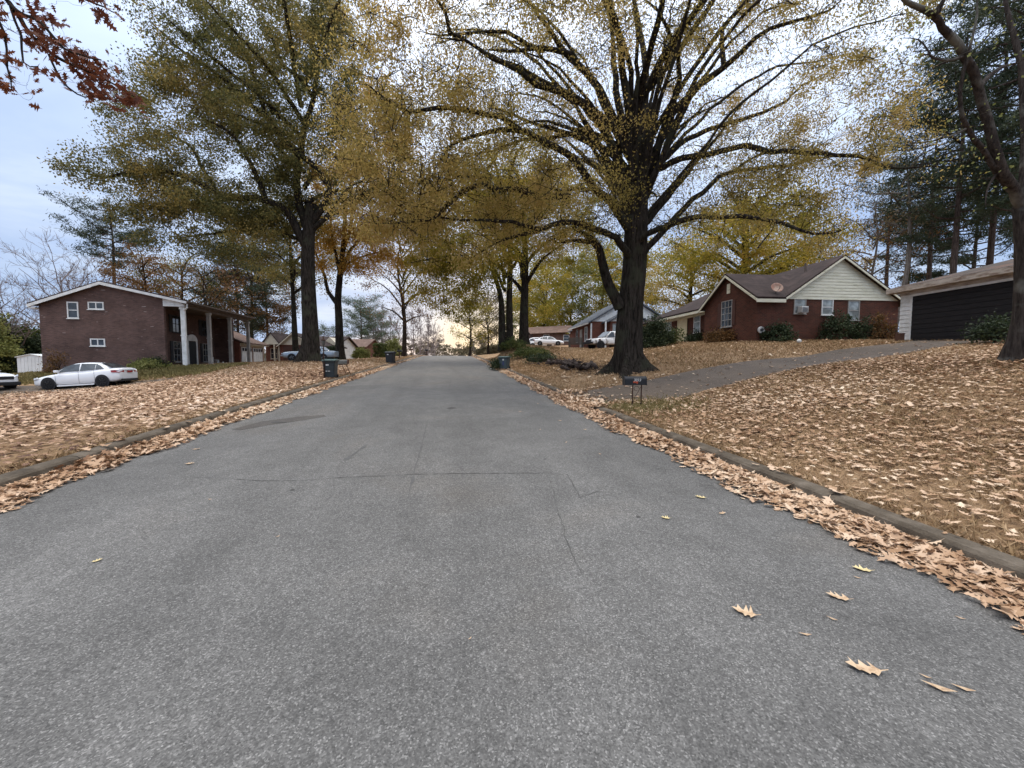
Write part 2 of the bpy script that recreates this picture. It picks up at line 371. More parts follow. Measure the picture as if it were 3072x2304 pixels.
M['litter_pink'] = mat_leaf('leaf_litter_pink', [(0.0, (0.1, 0.05, 0.034)), (0.25, (0.27, 0.158, 0.098)), (0.55, (0.49, 0.33, 0.215)), (0.85, (0.63, 0.46, 0.325)), (0.97, (0.72, 0.56, 0.43))], 0.1, 0.7, 0.75)
M['grass'] = mat_leaf('dry_grass', [(0.0, (0.17, 0.115, 0.055)), (0.3, (0.28, 0.185, 0.095)), (0.65, (0.39, 0.265, 0.15)), (0.95, (0.48, 0.345, 0.21))], 0.2, 0.8, 0.6)
M['grass_green'] = mat_leaf('green_grass', [(0.0, (0.1, 0.09, 0.03)), (0.5, (0.2, 0.165, 0.065)), (0.95, (0.32, 0.24, 0.11))], 0.2, 0.8)
M['car_white'] = mat_plain('white_car_paint', (0.78, 0.79, 0.8), 0.22, spec=0.5, coat=0.6, var=0.02)
M['car_silver'] = mat_plain('silver_blue_paint', (0.3, 0.36, 0.42), 0.25, spec=0.5, coat=0.6, var=0.04, metal=0.3)
M['car_rusty'] = mat_noise('scraped_white_paint', [(0.34, (0.06, 0.04, 0.035)), (0.42, (0.36, 0.33, 0.3)), (0.5, (0.72, 0.72, 0.71))], 2.6, 0.45)
M['rubber'] = mat_plain('rubber', (0.014, 0.014, 0.015), 0.85, spec=0.25)
M['black'] = mat_plain('black_plastic', (0.016, 0.016, 0.018), 0.6)
M['rim_dark'] = mat_plain('dark_alloy', (0.075, 0.077, 0.08), 0.4, metal=0.6)
M['rim'] = mat_plain('alloy', (0.35, 0.36, 0.37), 0.35, metal=0.7)
M['red_lens'] = mat_plain('red_lens', (0.33, 0.03, 0.035), 0.2, coat=0.5)
M['lens'] = mat_plain('clear_lens', (0.55, 0.57, 0.6), 0.12, coat=0.6)
M['bin'] = mat_plain('bin_plastic', (0.022, 0.032, 0.036), 0.5, var=0.25)
M['bin_lid'] = mat_plain('bin_lid_plastic', (0.05, 0.085, 0.08), 0.5)
M['bin_black'] = mat_plain('black_bin_plastic', (0.02, 0.021, 0.024), 0.5)
M['bin_teal'] = mat_plain('teal_bin_plastic', (0.045, 0.065, 0.07), 0.55, var=0.2)
M['sticker'] = mat_plain('pale_sticker', (0.6, 0.6, 0.58), 0.6)
M['blue_sticker'] = mat_plain('blue_sticker', (0.035, 0.045, 0.12), 0.6)
M['box_black'] = mat_plain('black_enamel', (0.012, 0.014, 0.017), 0.5, coat=0.0, spec=0.3)
M['rust_iron'] = mat_noise('rusty_iron', [(0.35, (0.02, 0.011, 0.008)), (0.7, (0.07, 0.03, 0.017))], 12, 0.8)
M['orange'] = mat_plain('faded_orange', (0.32, 0.05, 0.018), 0.7)
M['grey_box'] = mat_plain('weathered_grey', (0.1, 0.1, 0.09), 0.75, var=0.3)
M['wood'] = mat_noise('weathered_wood', [(0.3, (0.05, 0.045, 0.036)), (0.7, (0.12, 0.1, 0.08))], 4, 0.9, stretch=(1, 1, 8))
M['wood_brown'] = mat_noise('brown_wood', [(0.3, (0.07, 0.035, 0.025)), (0.7, (0.13, 0.07, 0.045))], 5, 0.9)
M['dead'] = mat_noise('dead_wood', [(0.35, (0.025, 0.017, 0.014)), (0.6, (0.06, 0.043, 0.036)), (0.8, (0.2, 0.15, 0.12))], 5, 0.95)
M['metal_white'] = mat_noise('shed_metal', [(0.3, (0.55, 0.57, 0.56)), (0.7, (0.7, 0.72, 0.71))], 1.2, 0.5)
M['dish'] = mat_noise('rusty_dish', [(0.4, (0.34, 0.25, 0.2)), (0.6, (0.27, 0.14, 0.1))], 3, 0.7)
# ---------------------------------------------------------------- road line and terrain
_ty = np.arange(-60.0, 420.0, 1.0)
_tx = np.interp(_ty, [-60, 0, 6, 10, 22, 29, 63, 80, 120, 200, 420], [0, 0, 0, .12, .75, 1.15, 2.95, 3.9, 6.4, 12, 30])
_tx = np.convolve(np.pad(_tx, 4, mode='edge'), np.ones(9) / 9, mode='valid')
HALF = 4.425
def xc(y): return -0.315 + np.interp(y, _ty, _tx)
def zr(y):
    y = np.asarray(y, float)
    t = np.clip(y - 58, 0, 30)
    z = 0.042 * np.minimum(y, 58) + 0.042 * t - 0.5 * (0.062 / 30) * t * t
    return z - 0.02 * np.clip(y - 88, 0, 60)

GAP_R = (9.55, 12.35)
ctrl = []
for y in np.arange(-12, 200, 2.5):
    gap = GAP_R[0] < y < GAP_R[1]
    ctrl.append((xc(y) - 4.62, y, zr(y) + 0.14))
    ctrl.append((xc(y) + 4.62, y, zr(y) + (0.04 if gap else 0.14)))
for px, py, d in [(910, 341, 18.45), (634, 407.5, 10.3), (630, 371.5, 16.2), (755.5, 342, 22), (703.8, 342.5, 26.9), (659.5, 343, 33.9), (899, 340.5, 23),
                  (1016, 362.5, 9), (600, 349.5, 38), (505, 350.5, 39), (524, 347, 41), (39, 374, 29), (165, 367, 30.7), (184, 366.8, 31), (250, 363.2, 42),
                  (46, 390.2, 22.6), (102.4, 387, 23.2), (138, 384, 23.7), (28, 375, 33), (310, 361.2, 31), (340, 360.3, 38), (8, 391.5, 22), (405, 357.3, 58), (265, 364, 46),
                  (300, 362, 50), (1023, 341.5, 14.2), (545, 346, 60), (966, 343, 14.5), (570, 350, 50), (833, 357, 16.0), (700, 352, 19.5), (330, 360, 62), (365, 358.3, 75)]:
    ctrl.append(tuple(P(px, py, d)))
ctrl += [(-60, 28, -2.0), (-60, 80, 0.5), (-34, 24, -0.7), (-40, 120, 1.5), (60, 0, 4.5), (60, 60, 6.0), (40, 120, 4), (-30, 5, -1.6), (-14, -2, -0.35), (-14, 8, -0.1), (-15, 16, 0.25), (-11, 20, 0.75),
         (32, -6, 3.2), (14, -4, 1.35), (14, 2, 1.6), (-60, 180, -1), (60, 180, 2), (-150, 60, -3), (150, 60, 6), (-150, 250, -2), (150, 250, 1), (0, 300, -1), (-150, -20, -3), (150, -20, 6)]
ctrl = np.array(ctrl)
def _k(a, b): return np.sqrt(((a[:, None, :2] - b[None, :, :2]) ** 2).sum(-1) + 1.0)
_n = len(ctrl)
_A = np.zeros((_n + 3, _n + 3)); _A[:_n, :_n] = -_k(ctrl, ctrl) - np.eye(_n) * 0.15
_pm = np.c_[np.ones(_n), ctrl[:, :2]]
_A[:_n, _n:] = _pm; _A[_n:, :_n] = _pm.T
_w = np.linalg.solve(_A, np.r_[ctrl[:, 2], 0, 0, 0])
def T(x, y):
    x = np.atleast_1d(np.asarray(x, float)); y = np.atleast_1d(np.asarray(y, float))
    q = np.c_[x.ravel(), y.ravel()]
    z = np.empty(len(q))
    for i in range(0, len(q), 20000):
        s = q[i:i + 20000]
        z[i:i + 20000] = -_k(s, ctrl) @ _w[:_n] + _w[_n] + s @ _w[_n + 1:]
    u = q[:, 0] - xc(q[:, 1])
    e = zr(q[:, 1]) + 0.13
    gap = (q[:, 1] > GAP_R[0]) & (q[:, 1] < GAP_R[1]) & (u > 0)
    e = e - 0.11 * gap
    t = np.clip((np.abs(u) - 4.6) / 1.3, 0, 1); t = t * t * (3 - 2 * t)
    return (e * (1 - t) + z * t).reshape(x.shape)
def T1(x, y): return float(T([x], [y])[0])
def road_z(u, y): return zr(y) + 0.05 * (1 - np.minimum(np.abs(u) / HALF, 1) ** 2)
def surf(x, y):
    u = x - xc(y)
    return np.where(np.abs(u) < HALF, road_z(u, y), T(x, y))
def G(px, py, dmax=140):
    d = ray(px, py); ts = np.linspace(1.5, dmax, 4000)
    pts = EYE + ts[:, None] * d
    below = pts[:, 2] < surf(pts[:, 0], pts[:, 1])
    i = int(np.argmax(below)) if below.any() else len(ts) - 1
    p = pts[i].copy(); p[2] = float(surf(p[0:1], p[1:2])[0]); return p

# ground sheet
us = np.r_[-430, -330, -240, -170, -120, -90, -70, np.arange(-58, -20, 1.6), np.arange(-20, -5.4, 0.6), -5.2, -4.9, -4.61, -4.5, -3.4, 0, 3.4, 4.5, 4.61, 4.9, 5.2, np.arange(5.5, 20, 0.5), np.arange(20, 58, 1.6), 70, 90, 120, 170, 240, 330, 430]
ys = np.r_[-60, -30, np.arange(-16, 0, 2.0), np.arange(0, 30, 0.5), np.arange(30, 90, 1.25), np.arange(90, 150, 5), 170, 200, 240, 300, 400]
U, Y = np.meshgrid(us, ys)
X = xc(Y) + U
Z = T(X, Y)
Z = np.where(np.abs(U) < 4.55, zr(Y) - 0.35, Z)
nz = (np.sin(X * 1.7 + np.cos(Y * 1.3)) * np.cos(Y * 1.9 + np.sin(X * 0.7))) * 0.02
Z = Z + np.where(np.abs(U) > 4.8, nz, 0)
mb = MB()
ny, nx = U.shape
mb.v = [(float(a), float(b), float(c)) for a, b, c in zip(X.ravel(), Y.ravel(), Z.ravel())]
mb.f = [(j * nx + i, j * nx + i + 1, (j + 1) * nx + i + 1, (j + 1) * nx + i) for j in range(ny - 1) for i in range(nx - 1)]
mb.m = [0] * len(mb.f)

def ground_mat():
    m, nt, ns, ln = new_mat('lawn_ground')
    out = ns.new('ShaderNodeOutputMaterial'); b = ns.new('ShaderNodeBsdfPrincipled'); tc = ns.new('ShaderNodeTexCoord')
    def noise(sc, det, rough=0.65):
        n = ns.new('ShaderNodeTexNoise'); n.inputs['Scale'].default_value = sc; n.inputs['Detail'].default_value = det; n.inputs['Roughness'].default_value = rough
        ln.new(tc.outputs['Object'], n.inputs['Vector']); return n
    a = noise(9, 8, 0.75); ra = ramp(ns, [(0.28, (0.15, 0.098, 0.06)), (0.44, (0.26, 0.175, 0.105)), (0.58, (0.36, 0.25, 0.155)), (0.72, (0.46, 0.34, 0.22))])
    ln.new(a.outputs['Fac'], ra.inputs['Fac'])
    c = noise(0.35, 5); rc = ramp(ns, [(0.35, (0.72, 0.66, 0.6)), (0.65, (1.06, 1.04, 1.0))]); ln.new(c.outputs['Fac'], rc.inputs['Fac'])
    mu = ns.new('ShaderNodeMix'); mu.data_type = 'RGBA'; mu.blend_type = 'MULTIPLY'; mu.inputs[0].default_value = 1
    ln.new(ra.outputs['Color'], mu.inputs[6]); ln.new(rc.outputs['Color'], mu.inputs[7])
    g = noise(0.13, 4); rg = ramp(ns, [(0.56, (0, 0, 0)), (0.72, (0.5, 0.5, 0.5))]); ln.new(g.outputs['Fac'], rg.inputs['Fac'])
    mg = ns.new('ShaderNodeMix'); mg.data_type = 'RGBA'; ln.new(rg.outputs['Color'], mg.inputs[0]); ln.new(mu.outputs[2], mg.inputs[6]); mg.inputs[7].default_value = rgb(0.12, 0.11, 0.045)
    ln.new(mg.outputs[2], b.inputs['Base Color']); b.inputs['Roughness'].default_value = 0.95; b.inputs['Specular IOR Level'].default_value = 0.1
    bp = ns.new('ShaderNodeBump'); bp.inputs['Strength'].default_value = 0.9; bp.inputs['Distance'].default_value = 0.05
    ln.new(a.outputs['Fac'], bp.inputs['Height']); ln.new(bp.outputs['Normal'], b.inputs['Normal']); ln.new(b.outputs['BSDF'], out.inputs['Surface'])
    return m
M['ground'] = ground_mat()
ground = mb.build('ground', M['ground'], smooth=True, fix=False); tag(ground, kind='structure')

# road sheet with patches and cracks as real thin layers
mb = MB()
rus = np.linspace(-4.5, 4.5, 13); rys = np.r_[-60, -30, np.arange(-16, 110, 1.0), np.arange(110, 300, 8.0)]
U, Y = np.meshgrid(rus, rys); X = xc(Y) + U; Z = road_z(U, Y)
ny, nx = U.shape
mb.v = [(float(a), float(b), float(c)) for a, b, c in zip(X.ravel(), Y.ravel(), Z.ravel())]
mb.f = [(j * nx + i, j * nx + i + 1, (j + 1) * nx + i + 1, (j + 1) * nx + i) for j in range(ny - 1) for i in range(nx - 1)]
mb.m = [0] * len(mb.f)
def lift(p, h):
    return (p[0], p[1], float(road_z(p[0] - xc(p[1]), p[1])) + h)
def patch(pxs, h, mi, sub=1):
    pts = [G(*q)[:2] for q in pxs]
    mb.add([lift(p, h) for p in pts], [tuple(range(len(pts)))], mi)
def strip_crack(pxs, w, mi=2, jit=0.025, seg=0.07, h=0.004):
    pts = [G(*q)[:2] for q in pxs]
    dense = []
    for a, b in zip(pts[:-1], pts[1:]):
        n = max(2, int(np.linalg.norm(b - a) / seg))
        for i in range(n): dense.append(a + (b - a) * i / n)
    dense.append(pts[-1]); dense = np.array(dense)
    dense += rng.normal(0, jit * 0.35, dense.shape) + np.c_[np.cumsum(rng.normal(0, jit * 0.22, len(dense))), np.cumsum(rng.normal(0, jit * 0.22, len(dense)))] * 0.6
    vs = []
    for i, p in enumerate(dense):
        t = dense[min(i + 1, len(dense) - 1)] - dense[max(i - 1, 0)]; t = t / (np.linalg.norm(t) + 1e-9)
        nrm = np.array([-t[1], t[0]]); ww = w * (0.25 + abs(rng.normal(0, 0.8))) * min(1, 4 * min(i + 1, len(dense) - i) / len(dense) + 0.2)
        vs += [lift(p - nrm * ww / 2, h), lift(p + nrm * ww / 2, h)]
    mb.add(vs, [(2 * i, 2 * i + 2, 2 * i + 3, 2 * i + 1) for i in range(len(dense) - 1)], mi)
# resurfaced dark wedge on the left
patch([(232, 429.5), (262, 421.5), (296, 417.3), (324, 415), (326, 416.8), (300, 421), (268, 425.5), (240, 430.5)], 0.004, 1)
patch([(271, 422.6), (276, 421.6), (285, 422.2), (288, 423), (280, 423.4), (273, 423.6)], 0.008, 2)
strip_crack([(178, 477), (215, 478), (262, 481), (300, 481), (335, 478), (385, 476), (420, 474), (455, 473.5), (500, 473), (545, 473.5), (590, 474.5)], 0.011, jit=0.012)
strip_crack([(548, 473), (552, 488), (556, 500), (560, 515), (569, 540), (578, 560), (584, 575)], 0.0055, jit=0.018, seg=0.05)
strip_crack([(567, 474), (571, 482), (577, 492), (581, 500)], 0.008, jit=0.012)
strip_crack([(580, 498), (592, 494), (604, 490), (608, 484)], 0.005, jit=0.012)
strip_crack([(656, 470), (664, 468), (666, 472), (660, 476)], 0.006, jit=0.01)
strip_crack([(700, 487), (712, 486), (716, 489), (705, 492)], 0.006, jit=0.01)
strip_crack([(428, 420), (422, 445), (415, 470), (408, 500)], 0.022, mi=3, jit=0.008, seg=0.2)
strip_crack([(345, 461), (357, 452), (366, 445)], 0.05, mi=3, jit=0.02, seg=0.1)
strip_crack([(452, 377), (450, 383), (448, 395)], 0.03, mi=3, jit=0.01, seg=0.2)
patch([(446, 408.3), (452, 407.2), (457, 408.2), (450, 409.6)], 0.004, 2)
for k in range(16):                                   # small dark spots and tar drops
    u = rng.uniform(-3.2, 3.2); y = rng.uniform(2.2, 22); p = np.array([xc(y) + u, y]); r = rng.uniform(0.012, 0.035)
    a = np.linspace(0, 2 * math.pi, 8)[:-1]
    mb.add([lift(p + r * np.array([math.cos(t), math.sin(t)]) * rng.uniform(0.6, 1.1), 0.004) for t in a], [tuple(range(7))], 2)
road = mb.build('road', [M['asphalt'], M['asphalt_patch'], M['crack'], M['tar']], smooth=True, fix=False); tag(road, kind='structure')

# kerbs: rounded concrete profile swept along the road, in cast lengths
def kerb(side, y0, y1, name='kerb'):
    mb = MB()
    prof = [(4.40, -0.3), (4.405, 0.05), (4.425, 0.125), (4.455, 0.148), (4.50, 0.156), (4.60, 0.158), (4.622, 0.14), (4.63, -0.3)]
    y = y0
    while y < y1 - 0.05:
        ye = min(y + 3.05, y1); n = 5; vs = []
        dz = rng.uniform(-0.006, 0.006); du = rng.uniform(-0.008, 0.008)
        for k in range(n):
            yy = y + (ye - 0.012 - y) * k / (n - 1); drop = 0
            if name != 'x':
                if side > 0 and y0 > 9 and yy - y0 < 0.7: drop = 0.11 * (1 - (yy - y0) / 0.7)
                if side > 0 and y1 < 10 and y1 - yy < 0.35: drop = 0.06 * (1 - (y1 - yy) / 0.35)
            for (u, z) in prof:
                vs.append((xc(yy) + side * (u + du), yy, zr(yy) + z + dz + rng.normal(0, 0.0025) - (drop if z > 0 else 0)))
        q = len(prof)
        fs = [(k * q + i, k * q + i + 1, (k + 1) * q + i + 1, (k + 1) * q + i) for k in range(n - 1) for i in range(q - 1)]
        fs += [tuple(range(q)), tuple((n - 1) * q + i for i in range(q))]
        mb.add(vs, fs); y = ye
    return tag(mb.build(name, M['kerb']), kind='structure')
kerb(-1, -12, 100)
kerb(1, -12, GAP_R[0]); kerb(1, GAP_R[1], 100)

# driveway on the right: ribbon between two measured edges
lo = [(590, 406.8), (615.7, 401), (680.5, 399), (759, 377), (833, 363.4), (926, 349.5), (985, 342.6)]
hi = [(558, 392.8), (602, 388), (648, 380.5), (750, 361), (833, 350.4), (900, 343.2), (911, 341.6)]
A = [G(*q)[:2] for q in lo[:-1]]; B = [G(*q)[:2] for q in hi[:-1]]
A[0] = np.array([xc(9.4) + 4.4, 9.4]); B[0] = np.array([xc(12.4) + 4.4, 12.4])
gl = P(912, 341.3, 18.4); gr = P(1010, 341.3, 14.2)
A.append(gr[:2]); B.append(gl[:2])
def resample(pts, n):
    pts = np.array(pts); s = np.r_[0, np.cumsum(np.linalg.norm(np.diff(pts, axis=0), axis=1))]
    q = np.linspace(0, s[-1], n); return np.c_[np.interp(q, s, pts[:, 0]), np.interp(q, s, pts[:, 1])]
A = resample(A, 44); B = resample(B, 44)
mb = MB(); vs = []
W_ = 9
DRV = np.zeros((44, W_, 3))
for i in range(44):
    for k in range(W_):
        p = A[i] * (1 - k / (W_ - 1)) + B[i] * k / (W_ - 1)
        e = 0.0 if 0 < k < W_ - 1 else -0.03
        z = T1(p[0], p[1]) + 0.035 + e
        u = p[0] - xc(p[1])
        if u < 4.62: z = zr(p[1]) + 0.03 + e * 0.3
        DRV[i, k] = (p[0], p[1], z)
mb.add(DRV.reshape(-1, 3), [(i * W_ + k, i * W_ + k + 1, (i + 1) * W_ + k + 1, (i + 1) * W_ + k) for i in range(43) for k in range(W_ - 1)])
tag(mb.build('driveway', M['drive'], smooth=True, fix=False), kind='structure')
DRV_POLY = np.r_[A, B[::-1]]
# driveway under the white sedan on the left
mb = MB(); vs = []
xs_ = np.linspace(-40, -16.5, 26); n_ = 6
for x in xs_:
    for k in range(n_):
        y = 26.2 + 0.02 * (x + 22) + k * 0.62
        vs.append((x, y, T1(x, y) + 0.03))
mb.add(vs, [(i * n_ + k, i * n_ + k + 1, (i + 1) * n_ + k + 1, (i + 1) * n_ + k) for i in range(25) for k in range(n_ - 1)])
tag(mb.build('driveway', M['drive'], smooth=True, fix=False), kind='structure')

def in_poly(x, y, poly):
    c = np.zeros(len(x), bool); j = len(poly) - 1
    for i in range(len(poly)):
        xi, yi = poly[i]; xj, yj = poly[j]
        c ^= ((yi > y) != (yj > y)) & (x < (xj - xi) * (y - yi) / (yj - yi + 1e-12) + xi)
        j = i
    return c

# ---------------------------------------------------------------- fallen leaves and grass
def leaf_outline(n_lobe=3, seed=0):
    r = np.random.default_rng(seed)
    up = [(0.0, 0.012), (0.16, 0.02)]
    ts = [0.3, 0.52, 0.74]
    for i, t in enumerate(ts):
        up += [(t - 0.08, (0.1, 0.13, 0.12)[i]), (t + 0.05 + r.uniform(-.04, .04), (0.34, 0.38, 0.27)[i] * r.uniform(0.7, 1.2)), (t + 0.075, (0.15, 0.14, 0.11)[i])]
    up += [(0.9, 0.07), (1.0, 0.0)]
    dn = [(a + (0.05 if 0.2 < a < 0.85 else 0) * r.uniform(-1, 1), -b * r.uniform(0.75, 1.2)) for a, b in up[::-1][1:]]
    return np.array(up + dn)
TPL = [leaf_outline(seed=i) for i in range(4)]
TPL_FAR = np.array([(0, 0), (0.35, 0.34), (0.6, 0.12), (0.78, 0.28), (1, 0), (0.75, -0.27), (0.55, -0.1), (0.3, -0.33)])
TPL_TINY = np.array([(0, 0), (0.4, 0.3), (1, 0), (0.55, -0.3)])

def scatter_leaves(x, y, z, size, tpl, tilt=0.25, lift_=(0.0, 0.02), curl=0.5):
    n = len(x); k = len(tpl)
    t = np.broadcast_to(tpl[None], (n, k, 2)).copy()
    t[:, :, 0] -= 0.5
    zz = curl * rng.uniform(-0.5, 1, (n, 1)) * (t[:, :, 0] ** 2) * 1.6 + curl * rng.uniform(-0.6, 1, (n, 1)) * np.abs(t[:, :, 1]) * 0.7
    loc = np.dstack([t, zz]) * size[:, None, None]
    th = rng.uniform(0, 2 * math.pi, n); c, s = np.cos(th), np.sin(th)
    a = rng.normal(0, tilt, n); b = rng.normal(0, tilt, n)
    lx = loc[:, :, 0]; ly = loc[:, :, 1]; lz = loc[:, :, 2] + loc[:, :, 0] * np.tan(np.clip(a, -0.8, 0.8))[:, None] + loc[:, :, 1] * np.tan(np.clip(b, -1.2, 1.2))[:, None]
    lz = lz - lz.min(axis=1, keepdims=True)
    out = np.empty((n, k, 3))
    out[:, :, 0] = x[:, None] + lx * c[:, None] - ly * s[:, None]
    out[:, :, 1] = y[:, None] + lx * s[:, None] + ly * c[:, None]
    out[:, :, 2] = z[:, None] + lz + rng.uniform(*lift_, n)[:, None]
    return out

def visible(x, y, margin=0.45):
    f = x * c_f[0] + y * c_f[1]; r = x * c_r[0] + y * c_r[1]
    return (f > 1.0) & (np.abs(r / np.maximum(f, 0.1)) < 1.33 + margin + 0.8 / np.maximum(f, 0.5))

BUILT = [np.array(q) for q in ([(-29.0, 35.7), (-19.2, 35.7), (-19.2, 52), (-29, 52)],)]
def lawn_points(n, u0, u1, y0, y1, dens=None):
    y = rng.uniform(y0, y1, n); u = rng.uniform(u0, u1, n); x = xc(y) + u
    ok = visible(x, y) & ~in_poly(x, y, DRV_POLY)
    for b in BUILT: ok &= ~in_poly(x, y, b)
    x, y = x[ok], y[ok]
    if dens is not None:
        k = rng.random(len(x)) < dens(x, y); x, y = x[k], y[k]
    return x, y
def clump(x, y, s=0.55):
    return np.clip(0.5 + 0.5 * np.sin(x * s * 1.3 + 1.7 * np.sin(y * s * 0.9)) * np.cos(y * s * 1.1 + 1.3 * np.sin(x * s * 0.8 + 2)), 0, 1)

def litter(name, chunks, mat, label, ):
    objs = []
    allV = {}
    for (x, y, z, size, tpl, kw) in chunks:
        V = scatter_leaves(x, y, z, size, tpl, **kw); allV.setdefault(V.shape[1], []).append(V)
    root = None
    for k, Vs in allV.items():
        o = np_mesh(name, np.concatenate(Vs), k, mat)
        tag(o, kind='stuff'); objs.append(o)
    return objs

def sz(n, m=0.115, s=0.03): return np.clip(rng.normal(m, s, n), 0.05, 0.2)
# right lawn: pale leaves over dry grass, thinning up-slope
def dens_r(x, y):
    u = x - xc(y); d = np.hypot(x, y)
    return (0.35 + 0.65 * clump(x, y)) * np.clip(1.35 - d / 22, 0.12, 1) * np.where(u < 5.2, 0.45, 1)
ch = []
x, y = lawn_points(92000, 4.65, 24, -3, 13, dens_r); near = np.hypot(x, y) < 10
for i in range(4):
    s = near & (np.arange(len(x)) % 4 == i); ch.append((x[s], y[s], T(x[s], y[s]) + 0.03, sz(s.sum(), 0.092), TPL[i], dict(tilt=0.16)))
s = ~near; ch.append((x[s], y[s], T(x[s], y[s]) + 0.03, sz(s.sum(), 0.092), TPL_FAR, dict(tilt=0.16)))
x, y = lawn_points(30000, 4.65, 26, 13, 50, lambda a, b: 0.22 * clump(a, b) + 0.04); ch.append((x, y, T(x, y) + 0.03, sz(len(x), 0.14), TPL_FAR, {}))
# on the driveway and its mouth
t = rng.random((280, 2)); i = (t[:, 0] ** 1.6 * 42).astype(int); k = t[:, 1]
px_ = A[i] * (1 - k[:, None]) + B[i] * k[:, None] + rng.normal(0, 0.1, (280, 2))
ch.append((px_[:, 0], px_[:, 1], np.maximum(T(px_[:, 0], px_[:, 1]), zr(px_[:, 1])) + 0.045, sz(280, 0.11), TPL_FAR, dict(tilt=0.12)))
litter('leaf_litter', ch, M['litter'], '')
# left lawn: nearly closed carpet
ch = []
def dens_l(x, y):
    f = np.clip((27.5 + 0.16 * (x + 22) - y) / 2.5, 0.0, 1); u = xc(y) - x
    f2 = np.where(x > -16, np.clip((33 - y) / 9, 0.1, 1), f)
    return (0.7 + 0.3 * clump(x, y)) * f2 * np.where(u < 5.3, 0.8, 1)
x, y = lawn_points(130000, -30, -4.65, 1.5, 34, dens_l); near = np.hypot(x, y) < 11
for i in range(4):
    s = near & (np.arange(len(x)) % 4 == i); ch.append((x[s], y[s], T(x[s], y[s]) + 0.02, sz(s.sum(), 0.105), TPL[i], dict(tilt=0.17, curl=0.4, lift_=(0, 0.04))))
s = ~near; ch.append((x[s], y[s], T(x[s], y[s]) + 0.02, sz(s.sum(), 0.12), TPL_FAR, dict(tilt=0.17, curl=0.4, lift_=(0, 0.04))))
x, y = lawn_points(9000, -22, -4.65, 28, 62, lambda a, b: 0.35 * clump(a, b)); ch.append((x, y, T(x, y) + 0.02, sz(len(x), 0.14), TPL_FAR, {}))
litter('leaf_litter', ch, M['litter_pink'], '')
# gutters: thick drifts against the kerbs
ch = []
def gutter(side, n, y0, y1, w, hgt):
    y = rng.uniform(y0, y1, n); t = np.abs(rng.normal(0, 0.5, n)); t = np.where(t > 1.25, rng.random(n), t)
    ww = w * (0.85 + 0.1 * np.sin(y * 1.9) + 0.08 * np.sin(y * 5.3 + 1))
    u = 4.39 - t * ww
    x = xc(y) + side * u; h = hgt * np.clip(1 - t / 1.15, 0, 1) * (0.6 + 0.5 * clump(x * 3, y * 3))
    ok = visible(x, y); return x[ok], y[ok], (road_z(u, y) + rng.random(n) * h)[ok]
for side, n, w in ((1, 26000, 0.56), (-1, 24000, 0.5)):
    for (a, b, m) in ((-1, 12, 0.5), (12, 34, 0.36), (34, 80, 0.14)):
        x, y, z = gutter(side, int(n * m), a, b, w, 0.07)
        if a < 5:
            for i in range(4):
                s = np.arange(len(x)) % 4 == i; ch.append((x[s], y[s], z[s], sz(s.sum(), 0.1), TPL[i], dict(tilt=0.22, lift_=(0.004, 0.02), curl=0.55)))
        else: ch.append((x, y, z, sz(len(x), 0.105), TPL_FAR, dict(tilt=0.22, lift_=(0.004, 0.02), curl=0.5)))
n = 900; y = rng.uniform(0, 40, n); sd = np.where(rng.random(n) < 0.5, 1, -1); u = sd * rng.uniform(4.42, 4.66, n); x = xc(y) + u; ok = visible(x, y) & (rng.random(n) < clump(x * 2, y * 2)) & ~((sd > 0) & (y > 9.4) & (y < 12.6)); ch.append((x[ok], y[ok], zr(y[ok]) + 0.16, sz(ok.sum(), 0.1), TPL_FAR, dict(tilt=0.15)))
y = rng.uniform(9.3, 12.6, 900); u = 4.3 + np.abs(rng.normal(0, 0.45, 900)); x = xc(y) + u
ch.append((x, y, np.maximum(T(x, y), zr(y)) + 0.035, sz(900), TPL_FAR, dict(tilt=0.3)))
litter('leaf_litter', ch, M['litter'], '')

def blades(x, y, z, hmin, hmax, lean=0.5, w=0.006):
    n = len(x); h = rng.uniform(hmin, hmax, n); th = rng.uniform(0, 2 * math.pi, n); l = rng.normal(0, lean, (n, 2)) * h[:, None]
    ww = w * (1 + np.hypot(x, y) * 0.12)
    V = np.empty((n, 3, 3)); dx, dy = np.cos(th) * ww, np.sin(th) * ww
    V[:, 0] = np.c_[x - dx, y - dy, z]; V[:, 1] = np.c_[x + dx, y + dy, z]; V[:, 2] = np.c_[x + l[:, 0], y + l[:, 1], z + h]
    return V
Vs = []
x, y = lawn_points(190000, 4.66, 22, -0.5, 14, lambda a, b: np.clip(1.15 - np.hypot(a, b) / 20, 0.1, 1)); Vs.append(blades(x, y, T(x, y), 0.03, 0.075, 0.9))
x, y = lawn_points(90000, 4.66, 26, 12, 45); Vs.append(blades(x, y, T(x, y), 0.05, 0.13, 0.8, 0.008))
x, y = lawn_points(30000, -24, -4.66, 18, 60); Vs.append(blades(x, y, T(x, y), 0.04, 0.11, 0.8, 0.008))
n = 16000; y = rng.uniform(0, 40, n); sd = np.where(rng.random(n) < 0.55, 1, -1); u = sd * (4.63 + np.abs(rng.normal(0, 0.16, n))); x = xc(y) + u
ok = visible(x, y) & ~((sd > 0) & (y > GAP_R[0]) & (y < GAP_R[1])); Vs.append(blades(x[ok], y[ok], T(x[ok], y[ok]), 0.04, 0.09, 0.7))
tag(np_mesh('grass', np.concatenate(Vs), 3, M['grass']), kind='stuff')
Vs = []
x, y = lawn_points(26000, -36, -16, 29.5, 36, lambda a, b: np.clip((b - 29.5) / 2, 0, 1)); Vs.append(blades(x, y, T(x, y), 0.08, 0.28, 0.5, 0.012))
